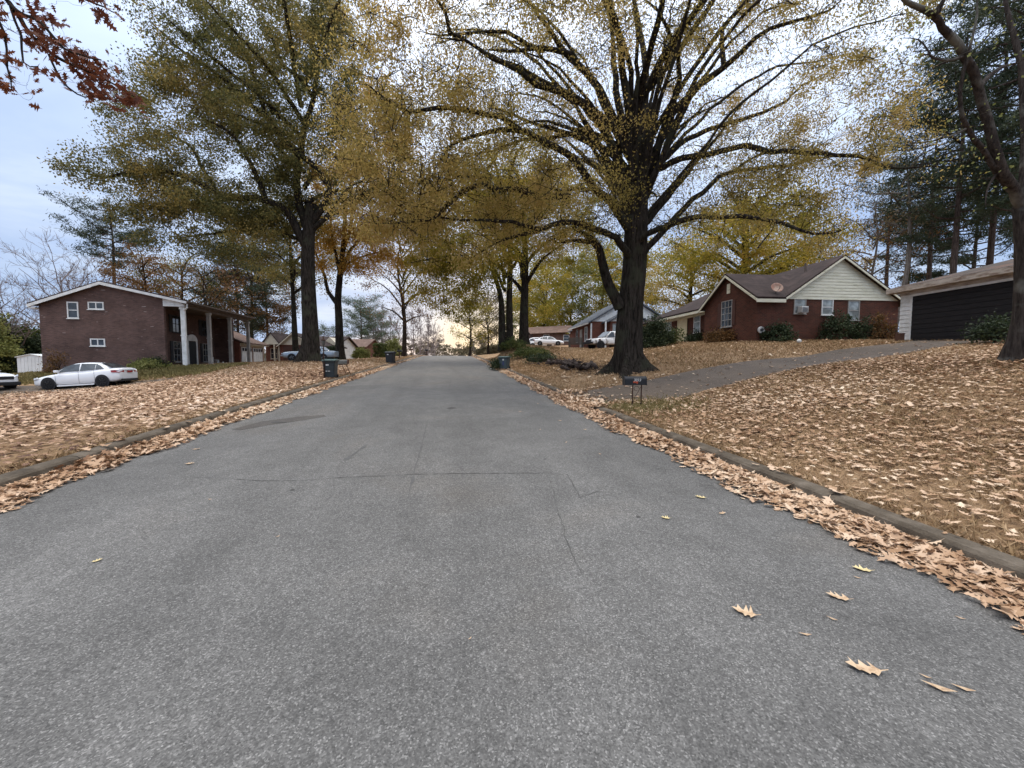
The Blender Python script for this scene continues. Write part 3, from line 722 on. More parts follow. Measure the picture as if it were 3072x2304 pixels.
mbp = P(634, 407.5, 10.3); n = 5200; x = mbp[0] + rng.normal(0, 0.75, n); y = mbp[1] + rng.normal(-0.2, 0.6, n); ok = (x - xc(y)) > 4.66
Vs.append(blades(x[ok], y[ok], T(x[ok], y[ok]), 0.05, 0.14, 0.6, 0.006))
x, y = lawn_points(5000, 5, 22, 1, 12, lambda a, b: np.clip(clump(a, b, 0.9) - 0.75, 0, 1) * 4); Vs.append(blades(x, y, T(x, y), 0.03, 0.08, 0.8))
tag(np_mesh('grass', np.concatenate(Vs), 3, M['grass_green']), kind='stuff')

# single leaves lying on the asphalt
def road_leaf(px, py, size, yaw, label, tpl=0, mat='litter', cat='leaf', narrow=1.0):
    p = G(px, py); t = TPL[tpl].copy() if tpl is not None else TPL_TINY.copy()
    t[:, 0] -= 0.5; t[:, 1] *= narrow
    mb = MB(); n = len(t); zz = 0.5 * t[:, 0] ** 2 + 0.3 * np.abs(t[:, 1]) * (1 + t[:, 0])
    top = [(a * size, b * size, c * size + 0.004) for (a, b), c in zip(t, zz)]
    mb.add(top, [tuple(range(n))])
    o = mb.build('fallen_leaf', M[mat], fix=False); o.location = (p[0], p[1], float(road_z(p[0] - xc(p[1]), p[1]))); o.rotation_euler = (0, 0, YAW + yaw)
    return tag(o, label, cat, 'leaves lying loose on the road')
M['leaf_tan'] = mat_noise('dry_leaf_tan', [(0.34, (0.3, 0.18, 0.1)), (0.46, (0.5, 0.36, 0.23)), (0.66, (0.56, 0.43, 0.29))], 16, 0.75)
M['leaf_yellow'] = mat_plain('dry_leaf_yellow', (0.58, 0.47, 0.24), 0.75, var=0.2, scale=14)
for a in [(866, 673, 0.185, 2.85, 'largest tan lobed oak leaf on the asphalt, nearest the bottom right corner', 0, 'leaf_tan'),
          (746, 615, 0.16, 2.6, 'tan lobed leaf flat on the road, left of the other larger loose leaves', 1, 'leaf_tan'),
          (839, 600, 0.15, 2.6, 'pale tan leaf with sharp points halfway between kerb drift and lone left leaf', 2, 'leaf_tan'),
          (863, 571, 0.14, 2.7, 'yellowish loose leaf on the asphalt closest to the right gutter drift', 3, 'leaf_yellow'),
          (666, 520, 0.1, 2.9, 'small yellow leaf alone on the road beyond the larger tan leaves', 1, 'leaf_yellow'),
          (701, 498.5, 0.13, 2.7, 'brownish yellow leaf on the road beside a short curved crack', 2, 'leaf_yellow'),
          (722, 514, 0.09, 0.3, 'tiny pale leaf on dark asphalt near the right gutter, below the brownish yellow one', 0, 'leaf_tan'),
          (189.5, 464.5, 0.13, 0.2, 'pale leaf on the left lane just above the long sideways crack', 1, 'leaf_tan'),
          (96.5, 563, 0.07, 0.9, 'lone yellow leaf in the left foreground of the road', 3, 'leaf_yellow'),
          (196, 450, 0.12, 0.2, 'pale curled leaf on the left lane, higher up than its neighbour', 0, 'leaf_tan')]:
    road_leaf(*a)
for px, py, s, w in [(805, 636, 0.07, 2.9), (925, 679, 0.05, 2.4), (938, 693, 0.13, 2.55), (963, 690, 0.09, 2.6), (832, 620, 0.06, 2.3), (857, 579, 0.05, 2.4), (960, 620, 0.05, 2.4), (612, 404, 0.1, 1), (560, 421, 0.1, 0),
                     (566, 443, 0.09, 1), (600, 455, 0.08, 2), (585, 430, 0.1, 0.4), (540, 430, 0.09, 1.2), (520, 412, 0.1, 0.3), (538, 404, 0.12, 2), (210, 500, 0.05, 0), (278, 538, 0.04, 1), (470, 640, 0.03, 1)]:
    road_leaf(px, py, s, w, 'narrow pale leaf scrap lying flat on the grey asphalt', None, 'leaf_tan', narrow=0.45)
# ---------------------------------------------------------------- trees
def smooth_path(pts, step=0.5, wig=0.0, r=rng):
    pts = np.array(pts, float)
    if len(pts) == 2: pts = np.array([pts[0], (pts[0] + pts[1]) / 2, pts[1]])
    q = np.vstack([2 * pts[0] - pts[1], pts, 2 * pts[-1] - pts[-2]]); out = []
    for i in range(1, len(q) - 2):
        p0, p1, p2, p3 = q[i - 1:i + 3]
        n = max(2, int(np.linalg.norm(p2 - p1) / step))
        for k in range(n):
            t = k / n
            out.append(0.5 * ((2 * p1) + (-p0 + p2) * t + (2 * p0 - 5 * p1 + 4 * p2 - p3) * t * t + (-p0 + 3 * p1 - 3 * p2 + p3) * t ** 3))
    out.append(pts[-1]); out = np.array(out)
    if wig:
        n = len(out); w = np.cumsum(r.normal(0, wig, (n, 3)), axis=0); w -= np.linspace(0, 1, n)[:, None] * w[-1]
        out = out + w
    return out

class Tree:
    def __init__(s, name, label, base, trunk_mat, crown_mat, seed, group=None, cat='tree'):
        s.r = np.random.default_rng(seed); s.base = np.array(base, float); s.base[2] = T1(base[0], base[1])
        s.root = thing(name, label, cat, s.base, 0, group)
        s.tm, s.cm = trunk_mat, crown_mat
        s.trunk, s.limbs = MB(), MB(); s.pos, s.rad = [], []; s.ends = []; s.leafV = []
    def node(s, pts, rads):
        s.pos.extend([np.array(p) for p in pts]); s.rad.extend(rads)
    def add_trunk(s, pts, r_base, r_top, flare=0.6, n=20, ridges=0.06, flare_h=0.7, roots=6):
        pts = smooth_path([np.array(p) - s.base for p in pts], 0.35)
        vs, fs = [], []; ph = s.r.uniform(0, 6.28, 4); m = len(pts)
        L = np.r_[0, np.cumsum(np.linalg.norm(np.diff(pts, axis=0), axis=1))]
        for i, p in enumerate(pts):
            t = L[i] / L[-1]; rr = r_base * (1 - t) + r_top * t
            fl = math.exp(-max(L[i], 0) / flare_h)
            for k in range(n):
                th = 2 * math.pi * k / n
                q = rr * (1 + flare * fl * (0.3 + 1.15 * max(0, math.cos(roots / 2 * th + ph[0])) ** 2 + 0.2 * math.cos(2 * th + ph[1])) + ridges * (math.sin(7 * th + ph[2] + 0.4 * L[i]) * 0.5 + math.sin(11 * th + ph[3] - 0.7 * L[i]) * 0.5))
                vs.append(p + np.array([q * math.cos(th), q * math.sin(th), -0.25 if i == 0 else 0]))
        fs = [(i * n + k, i * n + (k + 1) % n, (i + 1) * n + (k + 1) % n, (i + 1) * n + k) for i in range(m - 1) for k in range(n)]
        fs.append(tuple((m - 1) * n + k for k in range(n)))
        s.trunk.add(vs, fs)
        st = int(m * 0.45)
        s.node(pts[st:], list((r_base * (1 - L / L[-1]) + r_top * L / L[-1])[st:]))
        s.tp, s.tr = pts, r_base * (1 - L / L[-1]) + r_top * L / L[-1]
        return s
    def limb(s, pts, r0, r1, wig=0.04, n=8, world=True, leafy=0.35):
        pts = [np.array(p) - (s.base if world else 0) for p in pts]
        pa = smooth_path(pts, 0.55, wig, s.r); m = len(pa)
        t = np.linspace(0, 1, m); rr = r0 * (1 - t) ** 0.8 + r1
        s.limbs.tube(pa, rr, n, cap=False)
        k = int(m * 0.2); s.node(pa[k:], list(rr[k:]))
        for i in range(int(m * leafy), m): s.ends.append((pa[i], 0.5))
        return pa
    def attach(s, targets, up=0.12, r_tip=0.006, sub=2, wig=0.03, twig_r=0.012, maxlen=6.0):
        c = np.array([0, 0, targets[:, 2].min()]); ax = targets - np.array([0, 0, 1]) * targets[:, 2:3] * 0.7
        order = np.argsort(np.linalg.norm(ax, axis=1))
        buf = np.zeros((len(s.pos) + len(targets) * 8, 3)); n0 = len(s.pos); buf[:n0] = np.array(s.pos); rad = list(s.rad)
        for j in order:
            t = targets[j]
            d = np.linalg.norm(buf[:n0] - t, axis=1) + 0.5 * np.maximum(0, buf[:n0, 2] - t[2] + 0.0)
            i = int(np.argmin(d)); p = buf[i]; L = np.linalg.norm(t - p)
            if L > maxlen or L < 0.05:
                if L > maxlen: continue
            mid = (p + t) / 2 + np.array([0, 0, up * L]) + s.r.normal(0, 0.09 * L, 3)
            n = max(3, int(L / 0.55))
            u = np.linspace(0, 1, n + 1)[:, None]
            pa = (1 - u) ** 2 * p + 2 * u * (1 - u) * mid + u * u * t
            pa[1:-1] += s.r.normal(0, wig * L * 0.3 + 0.01, (n - 1, 3))
            r0 = min(rad[i] * 0.7, twig_r + 0.011 * L); rr = np.linspace(r0, r_tip, n + 1)
            s.limbs.tube(pa, rr, 4 if r0 < 0.03 else 6, cap=False)
            k = pa[1:]; kk = min(len(k), 8); k = k[-kk:]
            buf[n0:n0 + kk] = k; n0 += kk; rad.extend(list(rr[1:])[-kk:])
            s.ends.append((t, 1.0))
            if n > 3: s.ends.append((pa[-2], 0.6))
        s.pos = list(buf[:n0]); s.rad = rad
    def blob(s, center, radii, n, world=True, hollow=0.45):
        v = s.r.normal(0, 1, (n, 3)); v /= np.linalg.norm(v, axis=1)[:, None]
        q = s.r.uniform(hollow, 1, n) ** 0.6
        t = v * q[:, None] * np.array(radii)
        # axes: camera-right, along view, up keeps ellipsoids as measured
        w = t[:, :1] * c_r + t[:, 1:2] * c_f + t[:, 2:3] * np.array([0, 0, 1.0])
        return w + np.array(center) - (s.base if world else 0)
    def twigs(s, k, ln_, r):
        for p, wt in list(s.ends):
            for i in range(k):
                v = s.r.normal(0, 1, 3) * [1, 1, 0.6]; v = v / np.linalg.norm(v) * ln_ * s.r.uniform(0.5, 1.1)
                s.limbs.tube([p, p + v * 0.5 + s.r.normal(0, 0.08, 3) + [0, 0, 0.06], p + v - [0, 0, 0.08]], [r, r * 0.7, r * 0.3], 3, cap=False)
    def leaves(s, per, spread, size, wl=0.32, droop=0.15, tpl=TPL_TINY, jitter=0.35, clumpy=2.2, hang=0.0, clear=None):
        E = np.array([e[0] for e in s.ends]); wt = np.array([e[1] for e in s.ends])
        if clear:                              # keep the inner fork and the heavy limbs free of foliage
            rho = np.hypot(E[:, 0], E[:, 1]); k = np.clip((rho - clear[0]) / clear[1], 0.0, 1); k = np.where(E[:, 2] > clear[2], np.maximum(k, np.clip((E[:, 2] - clear[2]) / 3, 0, 1)), k); wt = wt * k
        cnt = s.r.poisson(per * wt * s.r.gamma(clumpy, 1 / clumpy, len(wt))); idx = np.repeat(np.arange(len(E)), cnt); n = len(idx)
        if n == 0: return
        sp = spread * s.r.uniform(0.5, 1.3, len(E))[idx][:, None]
        c = E[idx] + np.clip(s.r.normal(0, 1, (n, 3)), -1.7, 1.7) * sp * np.array([1, 1, 0.62]) - np.array([0, 0, droop]) * s.r.random((n, 1))
        a = s.r.normal(0, 1, (n, 3)) - np.array([0, 0, hang]); a /= np.linalg.norm(a, axis=1)[:, None]
        b = np.cross(a, s.r.normal(0, 1, (n, 3))); b /= np.linalg.norm(b, axis=1)[:, None] + 1e-9
        L = size * s.r.uniform(1 - jitter, 1 + jitter, n)
        t = tpl.copy(); t[:, 0] -= 0.5; t[:, 1] *= wl / 0.3
        V = c[:, None, :] + (t[None, :, 0, None] * a[:, None, :] + t[None, :, 1, None] * b[:, None, :]) * L[:, None, None]
        s.leafV.append(V)
    def finish(s, crown_name='crown'):
        if s.trunk.v: s.trunk.build('trunk', s.tm, s.root, smooth=True, fix=False)
        if s.limbs.v: s.limbs.build('branches', s.tm, s.root, smooth=True, fix=False)
        if s.leafV: np_mesh(crown_name, np.concatenate(s.leafV), s.leafV[0].shape[1], s.cm, s.root)
        return s.root

def auto_tree(name, label, px, py, d, H, spread, seed, tm, cm, group=None, r0=0.3, first=0.3, nl=14, nt=160, per=40, sp=0.5, size=0.16, crown_c=0.62, lean=(0, 0), crown_h=None, habit=0.9, wl=0.32, flat=1.0, cat='tree', droop=0.15, hollow=0.35):
    b = P(px, py, d); t = Tree(name, label, b, tm, cm, seed, group, cat); b = t.base
    top = b + np.array([lean[0], lean[1], H * 0.93])
    t.add_trunk([b, b + (top - b) * 0.35 + t.r.normal(0, 0.012 * H, 3) * [1, 1, 0], b + (top - b) * 0.7 + t.r.normal(0, 0.015 * H, 3) * [1, 1, 0], top], r0, r0 * 0.12, 0.5, 12)
    crh = crown_h or (1 - first) * H * 0.55
    cc = b + np.array([lean[0] * 0.6, lean[1] * 0.6, H * crown_c])
    for i in range(nl):
        f = first + (0.9 - first) * (i + 0.5) / nl; p = b + (top - b) * f
        az = i * 2.4 + t.r.uniform(-0.4, 0.4); el = t.r.uniform(0.25, 0.75) * habit + 0.5 * (f - first)
        Lm = spread * 0.9 * math.sqrt(max(0.08, 1 - ((b[2] + H * f - cc[2]) / (crh * 1.15)) ** 2 * 0.9)) * t.r.uniform(0.7, 1.0)
        dirv = np.array([math.cos(az), math.sin(az), 0])
        e = p + dirv * Lm + np.array([0, 0, Lm * math.tan(el) * 0.7])
        m = p + dirv * Lm * 0.45 + np.array([0, 0, Lm * math.tan(el) * 0.45])
        t.limb([p, m, e], r0 * (0.42 - 0.25 * (f - first)), 0.012, 0.03, 6)
    if nt: t.attach(t.blob(cc, (spread, spread, crh), nt, hollow=hollow), maxlen=spread * 1.2)
    if per: t.leaves(per * 1.4, sp, size * 0.86, wl, droop)
    return t.finish()

# --- the large willow oak on the right -------------------------------------------------
D0 = 16.2
b = P(630, 371.5, D0)
oak = Tree('oak_tree', 'massive willow oak with golden leaves and flared trunk behind the black mailbox', b, M['bark'], M['lf_gold'], 11)
b = oak.base
tt = lambda px, py, dd=0.0: P(px, py, D0 + dd)
oak.add_trunk([b, tt(628.5, 345), tt(630, 310), tt(634, 270), tt(636, 225), tt(637, 195), tt(638, 165), tt(638, 140)], 0.56, 0.36, 1.35, 48, 0.075, 0.3, 9)
def zz(zx, zy): return ((1000 + zx / 2.011) / 3, zy / 2.011 / 3)
def yy(zx, zy): return ((1972 + zx / 2.011) / 3, zy / 2.011 / 3)
def L(conv, pts, d0, d1, r0, r1=0.02, **k):
    n = len(pts); px0 = conv(*pts[0])
    pre = [P(636, px0[1] + 16, D0)] if abs(px0[0] - 636) < 42 else []
    q = [P(*conv(*p), D0 + d0 + (d1 - d0) * i / (n - 1)) for i, p in enumerate(pts)]
    k.setdefault('leafy', 0.62); return oak.limb(pre + q, r0 * 0.86, r1 * 0.8, **k)
# left-hand limbs
L(zz, [(1745, 1330), (1650, 1200), (1560, 1130), (1450, 950), (1330, 880), (1130, 780), (1000, 770), (830, 815), (720, 870), (650, 960)], -0.3, -3.5, 0.2)
L(zz, [(1130, 780), (1000, 700), (870, 690), (640, 660), (515, 700), (400, 670), (310, 610), (220, 520)], -2.5, -5, 0.09)
L(zz, [(1760, 1050), (1640, 800), (1500, 640), (1340, 570), (1230, 540), (1130, 450), (960, 350), (790, 240), (650, 230)], 0.2, -4.5, 0.2)
L(zz, [(790, 240), (690, 190), (660, 80), (610, 0), (580, -80)], -3.5, -4.5, 0.07)
L(zz, [(1740, 850), (1690, 700), (1600, 530), (1430, 330), (1370, 260), (1300, 130), (1210, 20), (1180, -120)], 0.3, -2.0, 0.21)
L(zz, [(1430, 330), (1250, 290), (1050, 300), (930, 300)], -0.8, -2.5, 0.1)
L(zz, [(1270, 310), (1180, 270), (1040, 190), (930, 185), (700, 180), (560, 200)], -1.0, -3, 0.08)
L(zz, [(1780, 900), (1700, 500), (1675, 250), (1640, 50), (1600, -200)], 0.0, 1.0, 0.2)
L(zz, [(1820, 900), (1850, 700), (1870, 400), (1835, 100), (1830, -250)], 0.2, 1.5, 0.24)
L(zz, [(1790, 800), (1780, 450), (1720, 210), (1650, 50), (1610, -100)], -0.5, -2.5, 0.16)
L(zz, [(1730, 1180), (1640, 1000), (1560, 880), (1420, 840), (1250, 860), (1130, 850), (960, 900), (760, 950), (600, 1000)], 0.5, 3.5, 0.15)
L(zz, [(1600, 830), (1380, 770), (1230, 735), (1050, 770)], 0.2, 2.5, 0.12)
L(zz, [(1560, 1140), (1420, 1140), (1280, 1140)], -0.4, -1, 0.07)
L(zz, [(1420, 1180), (1210, 1185), (1080, 1130), (960, 1130), (900, 1110), (760, 1150), (640, 1220), (560, 1290), (400, 1330), (250, 1350)], -1.0, -4.5, 0.13)
L(zz, [(960, 1090), (830, 1070), (720, 1090), (600, 1110), (520, 1100)], -2, -4, 0.05)
L(zz, [(1750, 1500), (1690, 1430), (1600, 1400), (1480, 1360), (1360, 1360), (1240, 1400), (1130, 1350), (1000, 1320), (780, 1320), (560, 1310)], -0.5, -3.5, 0.16)
L(zz, [(1240, 1400), (1130, 1440), (990, 1480), (830, 1560)], -2, -2.5, 0.07)
# low stub limb leaving the trunk near the ground
q = [P(621, 308, D0 - 0.2), P(610, 285, D0 - 0.3), P(602, 262, D0 - 0.4), P(598, 247, D0 - 0.5), P(590, 238, D0 - 0.8), P(575, 229, D0 - 1)]
oak.limb(q, 0.2, 0.05, wig=0.02)
oak.limb([P(600, 251, D0 - 0.45), P(590, 243.5, D0 - 0.6), P(575, 242, D0 - 0.8), P(558, 243, D0 - 1.0)], 0.1, 0.03)
# right-hand limbs
L(zz, [(1900, 1000), (1940, 880), (2010, 700), (2040, 560), (2065, 400), (2040, 260), (1960, 80), (1850, -20)], 0.0, -2.0, 0.18)
L(zz, [(1890, 900), (1930, 700), (1990, 450), (2080, 230), (2200, 60), (2260, -60)], 0.5, 2.5, 0.15)
L(yy, [(-10, 960), (60, 730), (200, 580), (330, 455), (420, 380), (520, 290), (700, 150), (960, 90), (1110, 0)], 0.0, -3, 0.19)
L(yy, [(400, 400), (390, 180), (480, 70), (560, -80)], -1, 0.5, 0.09)
L(yy, [(0, 980), (120, 890), (300, 800), (500, 730), (680, 660), (790, 600), (850, 530), (1060, 420)], 0.3, 3.5, 0.13)
L(yy, [(0, 1040), (60, 985), (170, 935), (330, 905), (540, 860), (700, 890), (850, 905), (1000, 930), (1180, 945), (1300, 970), (1430, 1022), (1600, 1010), (1700, 1005)], -0.3, -2.5, 0.15, leafy=0.97)
L(yy, [(-60, 1500), (60, 1380), (220, 1225), (330, 1130), (450, 1050), (700, 1010), (850, 990), (980, 945), (1200, 930)], 0.4, 3.0, 0.16)
L(yy, [(450, 1050), (520, 990), (660, 930), (830, 820)], 1.2, 3.5, 0.06)
L(yy, [(-70, 1400), (60, 1330), (180, 1290), (300, 1270), (430, 1275), (620, 1290), (760, 1330), (860, 1380), (1010, 1410), (1110, 1390)], -0.6, -3.5, 0.13)
L(yy, [(600, 1500), (680, 1400), (720, 1320)], 3, 3.5, 0.03)
for i in range(26):                                # finer ascending branches fanning from the fork
    az = i * 2.4 + 0.2; f = oak.r.uniform(0.0, 1.0); p = P(636, 215 - 70 * f, D0) + np.array([math.cos(az), math.sin(az), 0]) * 0.3
    el = oak.r.uniform(0.75, 1.35); Lm = oak.r.uniform(5, 9); v = (math.cos(az) * c_r * 1.25 + math.sin(az) * c_f * 0.8) * math.cos(el) + np.array([0, 0, math.sin(el)])
    oak.limb([p - [0, 0, 0.5], p + v * Lm * 0.45 + [0, 0, 0.3], p + v * Lm * 0.8 + v * [0.1, 0.1, 0] * Lm, p + v * Lm + v * [0.35, 0.35, -0.1] * Lm], oak.r.uniform(0.06, 0.12), 0.012, wig=0.06, n=6, leafy=0.6)
for i in range(10):                                # limbs hidden behind / towards the viewer
    az = i * 0.628 + 0.3; z0 = 5.5 + 0.6 * i
    v = math.cos(az) * c_r * 0.8 + math.sin(az) * c_f
    p = b + np.array([0, 0, z0]); e = p + v * oak.r.uniform(5, 8) + np.array([0, 0, oak.r.uniform(2, 7)])
    oak.limb([p, p + v * 2.2 + np.array([0, 0, 1.8]), e], 0.14, 0.02)
tg = [oak.blob(P(520, 95, 14.5), (7.0, 4.5, 4.5), 210), oak.blob(P(640, 40, 16.2), (8.2, 5.5, 5.2), 230), oak.blob(P(760, 90, 16), (5.8, 4.5, 4.2), 120),
      oak.blob(P(830, 130, 16), (3.4, 3.0, 2.6), 55), oak.blob(P(455, 175, 13.5), (3.8, 3, 3.0), 110), oak.blob(P(400, 120, 13), (2.6, 2.5, 3.2), 75), oak.blob(P(560, 205, 14.8), (3.8, 3, 1.3), 95),
      oak.blob(P(710, 190, 16.3), (3.4, 3.4, 1.3), 60), oak.blob(P(805, 180, 15), (2.6, 2.5, 1.3), 34), oak.blob(P(400, 190, 12.5), (2.2, 2, 1.4), 45), oak.blob(P(700, 225, 15), (2.2, 2, 0.7), 22), oak.blob(P(600, 225, 15.2), (1.2, 1.2, .7), 22), oak.blob(P(430, 30, 14), (3, 3, 2.2), 40)]
tg = np.concatenate(tg); oak.attach(tg, up=0.1, twig_r=0.02, maxlen=4.5)
oak.twigs(4, 0.85, 0.013)
oak.leaves(185, 0.38, 0.078, 0.27, 0.5, clumpy=1.2, hang=0.9, clear=(1.6, 2.6, 10.5))
oak.finish()

# --- the large oak on the left ----------------------------------------------------------
D1 = 31.0
b = P(310, 361.2, D1)
lo_ = Tree('oak_tree', 'tall dense olive-green oak on the left lawn behind the roadside bin', b, M['bark'], M['lf_olive'], 12)
b = lo_.base
lo_.add_trunk([b, P(311, 340, D1), P(309, 300, D1), P(308, 262, D1), P(309, 225, D1), P(312, 205, D1)], 0.62, 0.42, 0.75, 22, 0.05, 0.8, 6)
def ww(zx, zy): return (zx / 2.011 / 3, zy / 2.011 / 3)
def LL(pts, d0, d1, r0, r1=0.03, **k):
    n = len(pts); q = [P(*ww(*p), D1 + d0 + (d1 - d0) * i / (n - 1)) for i, p in enumerate(pts)]
    return lo_.limb(q, r0, r1, n=7, **k)
LL([(1850, 1500), (1760, 1320), (1690, 1240), (1550, 1190), (1400, 1190), (1250, 1130), (1060, 1050), (800, 1040), (640, 1075), (540, 1030)], 0, -4, 0.3)
LL([(1600, 1200), (1540, 1050), (1440, 870), (1350, 780), (1200, 700)], -1, -3, 0.2)
LL([(1860, 1400), (1790, 1200), (1800, 1000), (1840, 780), (1890, 600), (1905, 480), (1880, 200), (1880, 0)], 0, 1, 0.3)
LL([(1880, 1350), (1990, 1170), (1900, 1010), (1750, 890), (1640, 730), (1530, 640), (1350, 490), (1170, 360), (1060, 280), (900, 130)], 0, -3, 0.24)
LL([(1880, 580), (1790, 460), (1700, 400), (1640, 250), (1560, 100)], 0, -1, 0.15)
LL([(1600, 700), (1500, 350), (1380, 250), (1260, 110), (1180, 0)], 0, 2, 0.14)
LL([(1400, 1180), (1300, 1230), (1150, 1240), (1000, 1230)], -2, 0, 0.12)
LL([(1850, 1450), (1700, 1420), (1560, 1380), (1300, 1400), (1050, 1440)], 0.5, 2, 0.14)
LL([(1880, 1400), (2000, 1280), (2100, 1150), (2250, 1050)], 0, 1, 0.14)
LL([(1300, 1150), (1150, 900), (1000, 820), (850, 800)], 1, 3, 0.12)
for i in range(10):
    az = i * 0.63; v = math.cos(az) * c_r + math.sin(az) * c_f; p = b + np.array([0, 0, 10 + 1.2 * i])
    lo_.limb([p, p + v * 3 + np.array([0, 0, 2.2]), p + v * lo_.r.uniform(6, 9) + np.array([0, 0, lo_.r.uniform(3, 6)])], 0.16, 0.03, n=6)
tg = [lo_.blob(P(225, 150, 30), (7.6, 6, 6.0), 250), lo_.blob(P(275, 70, 31), (6.5, 6, 6.6), 200), lo_.blob(P(212, 65, 30), (4.0, 5, 4.0), 90), lo_.blob(P(136, 182, 28.5), (3.2, 4, 2.2), 74), lo_.blob(P(172, 125, 29.5), (3.6, 4, 3.8), 90),
      lo_.blob(P(310, 120, 31), (4.6, 5, 6.5), 150), lo_.blob(P(215, 225, 30), (6.2, 5, 2.6), 110), lo_.blob(P(335, 40, 31.5), (3, 3, 4), 60), lo_.blob(P(260, 205, 31), (4.6, 4, 2.4), 90), lo_.blob(P(295, 10, 31), (4.5, 4, 3), 70)]
lo_.attach(np.concatenate(tg), up=0.1, twig_r=0.02, maxlen=6)
lo_.twigs(2, 1.1, 0.016)
lo_.leaves(150, 0.52, 0.135, 0.36, 0.3, clumpy=1.4, hang=0.5, clear=(0.5, 1.5, 13)); lo_.finish()

# --- golden tree leaning behind it, nearer the kerb ----------------------------------------
b = P(340, 360.3, 38)
gt = Tree('oak_tree', 'slender dark-trunked oak with amber leaves between left oak and the road', b, M['bark'], M['lf_orange'], 13); b = gt.base
gt.add_trunk([b, P(339, 320, 38), P(338, 300, 38), P(340, 275, 38), P(344, 240, 38), P(346, 190, 38)], 0.42, 0.14, 0.4, 14, 0.04)
for pts, r in [([(338, 305), (329, 292), (322, 270), (312, 245)], 0.2), ([(339, 290), (345, 262), (358, 240), (368, 215)], 0.2), ([(340, 280), (335, 250), (330, 220), (334, 180)], 0.16), ([(343, 250), (352, 220), (352, 180), (362, 140)], 0.15), ([(341, 275), (352, 262), (372, 255), (392, 250)], 0.1), ([(346, 215), (370, 190), (390, 180)], 0.1)]:
    gt.limb([P(x, y, 38 + i * gt.r.uniform(-0.6, 0.4)) for i, (x, y) in enumerate(pts)], r, 0.03, n=6)
gt.attach(np.concatenate([gt.blob(P(362, 190, 37), (5.2, 4.5, 5.5), 170), gt.blob(P(375, 130, 37), (4.4, 4, 5), 120), gt.blob(P(345, 245, 37), (4.2, 3, 2.6), 80), gt.blob(P(395, 215, 36.5), (3.4, 3, 2.4), 70), gt.blob(P(375, 260, 38), (3, 2.5, 1.5), 30)]), maxlen=7, twig_r=0.02)
gt.leaves(130, 0.56, 0.15, 0.34, 0.3, clumpy=1.3, hang=0.5); gt.finish()
# olive tree low behind the left oak's trunk
auto_tree('oak_tree', 'yellow-olive oak whose low leafy branches hang over left oak trunk', 296, 360, 44, 20, 6.5, 31, M['bark'], M['lf_olive'], None, 0.35, 0.4, 14, 220, 50, 0.6, 0.22, 0.66, crown_h=5.0)

# --- street trees beyond, right side --------------------------------------------------------
def street(label, px, py, d, twin, seed, mat, blobs, H, r0, limbs=14, per=46, size=0.2):
    b = P(px, py, d); t = Tree('oak_tree', label, b, M['bark'], mat, seed); b = t.base
    if twin:
        t.add_trunk([b - 0.28 * c_r, b - 0.3 * c_r + [0, 0, 3], b - 0.5 * c_r + [0, 0, 5.5], b - 1.6 * c_r + [0, 0, 9]], r0, 0.16, 0.35, 14)
        t.add_trunk([b + 0.5 * c_r, b + 0.45 * c_r + [0, 0, 4], b + 0.5 * c_r + [0, 0, 8], b + 0.6 * c_r + [0, 0, H * 0.8]], r0 * 0.95, 0.14, 0.35, 14)
    else:
        t.add_trunk([b, b + [0, 0, 4], b + 0.1 * c_r + [0, 0, 8], b + [0, 0, H * 0.85]], r0, 0.14, 0.5, 16)
    for i in range(limbs):
        f = 0.28 + 0.5 * i / limbs; az = i * 2.4 + seed; v = math.cos(az) * c_r + math.sin(az) * c_f
        p = b + np.array([0, 0, H * f]); Lm = t.r.uniform(4.5, 7)
        t.limb([p, p + v * Lm * 0.4 + np.array([0, 0, Lm * 0.45]), p + v * Lm + np.array([0, 0, Lm * t.r.uniform(0.45, 0.8)])], r0 * 0.4, 0.02, n=6)
    t.attach(np.concatenate([t.blob(*q) for q in blobs]), maxlen=6, twig_r=0.018)
    t.leaves(per * 2.0, 0.58, size * 0.76, 0.34, 0.3, clumpy=1.3, hang=0.6, clear=(0.6, 1.6, 8)); return t.finish()
street('twin-trunked green-gold oak standing behind the bin on the right kerb', 505, 350.5, 39, True, 21, M['lf_greengold'],
       [(P(478, 225, 37), (6.6, 5, 5.6), 230), (P(455, 285, 36), (3.6, 3.5, 3.4), 90), (P(510, 190, 39), (6, 5, 5), 120), (P(470, 262, 35), (4.4, 3, 3.0), 90), (P(440, 245, 36), (3.4, 3, 3.2), 80), (P(450, 200, 36), (4, 3, 3.5), 70), (P(428, 278, 37), (3.0, 2.4, 2.6), 60), (P(560, 190, 37), (4, 3, 2.5), 50)], 21, 0.4, 18, 54)
street('single straight-trunked oak right of the twin-trunked oak, beside low hedge', 524, 347, 41, False, 22, M['lf_greengold'],
       [(P(545, 215, 41), (6.0, 5, 5.2), 170), (P(575, 245, 41), (4.6, 4, 2.4), 60), (P(540, 290, 46), (3.0, 3, 3.4), 60)], 20, 0.52, 14)
auto_tree('oak_tree', 'half-bare tan oak at the crest behind the left kerb', 404, 357, 58, 20, 7.0, 23, M['bark_brown'], M['lf_brownmix'], None, 0.36, 0.26, 22, 200, 12, 0.7, 0.24, 0.6, habit=1.25)
auto_tree('oak_tree', 'small thin-crowned tree at the crest right of the road end', 470, 356, 66, 11, 4.6, 24, M['bark_brown'], M['lf_greengold'], None, 0.2, 0.2, 14, 110, 20, 0.6, 0.22, 0.6, habit=1.2)
auto_tree('oak_tree', 'feathery yellow-green tree behind twin-trunked oak, left of the white cars', 488, 352, 72, 12, 6, 25, M['bark_brown'], M['lf_dim'], None, 0.22, 0.2, 14, 150, 36, 0.7, 0.28, 0.55)
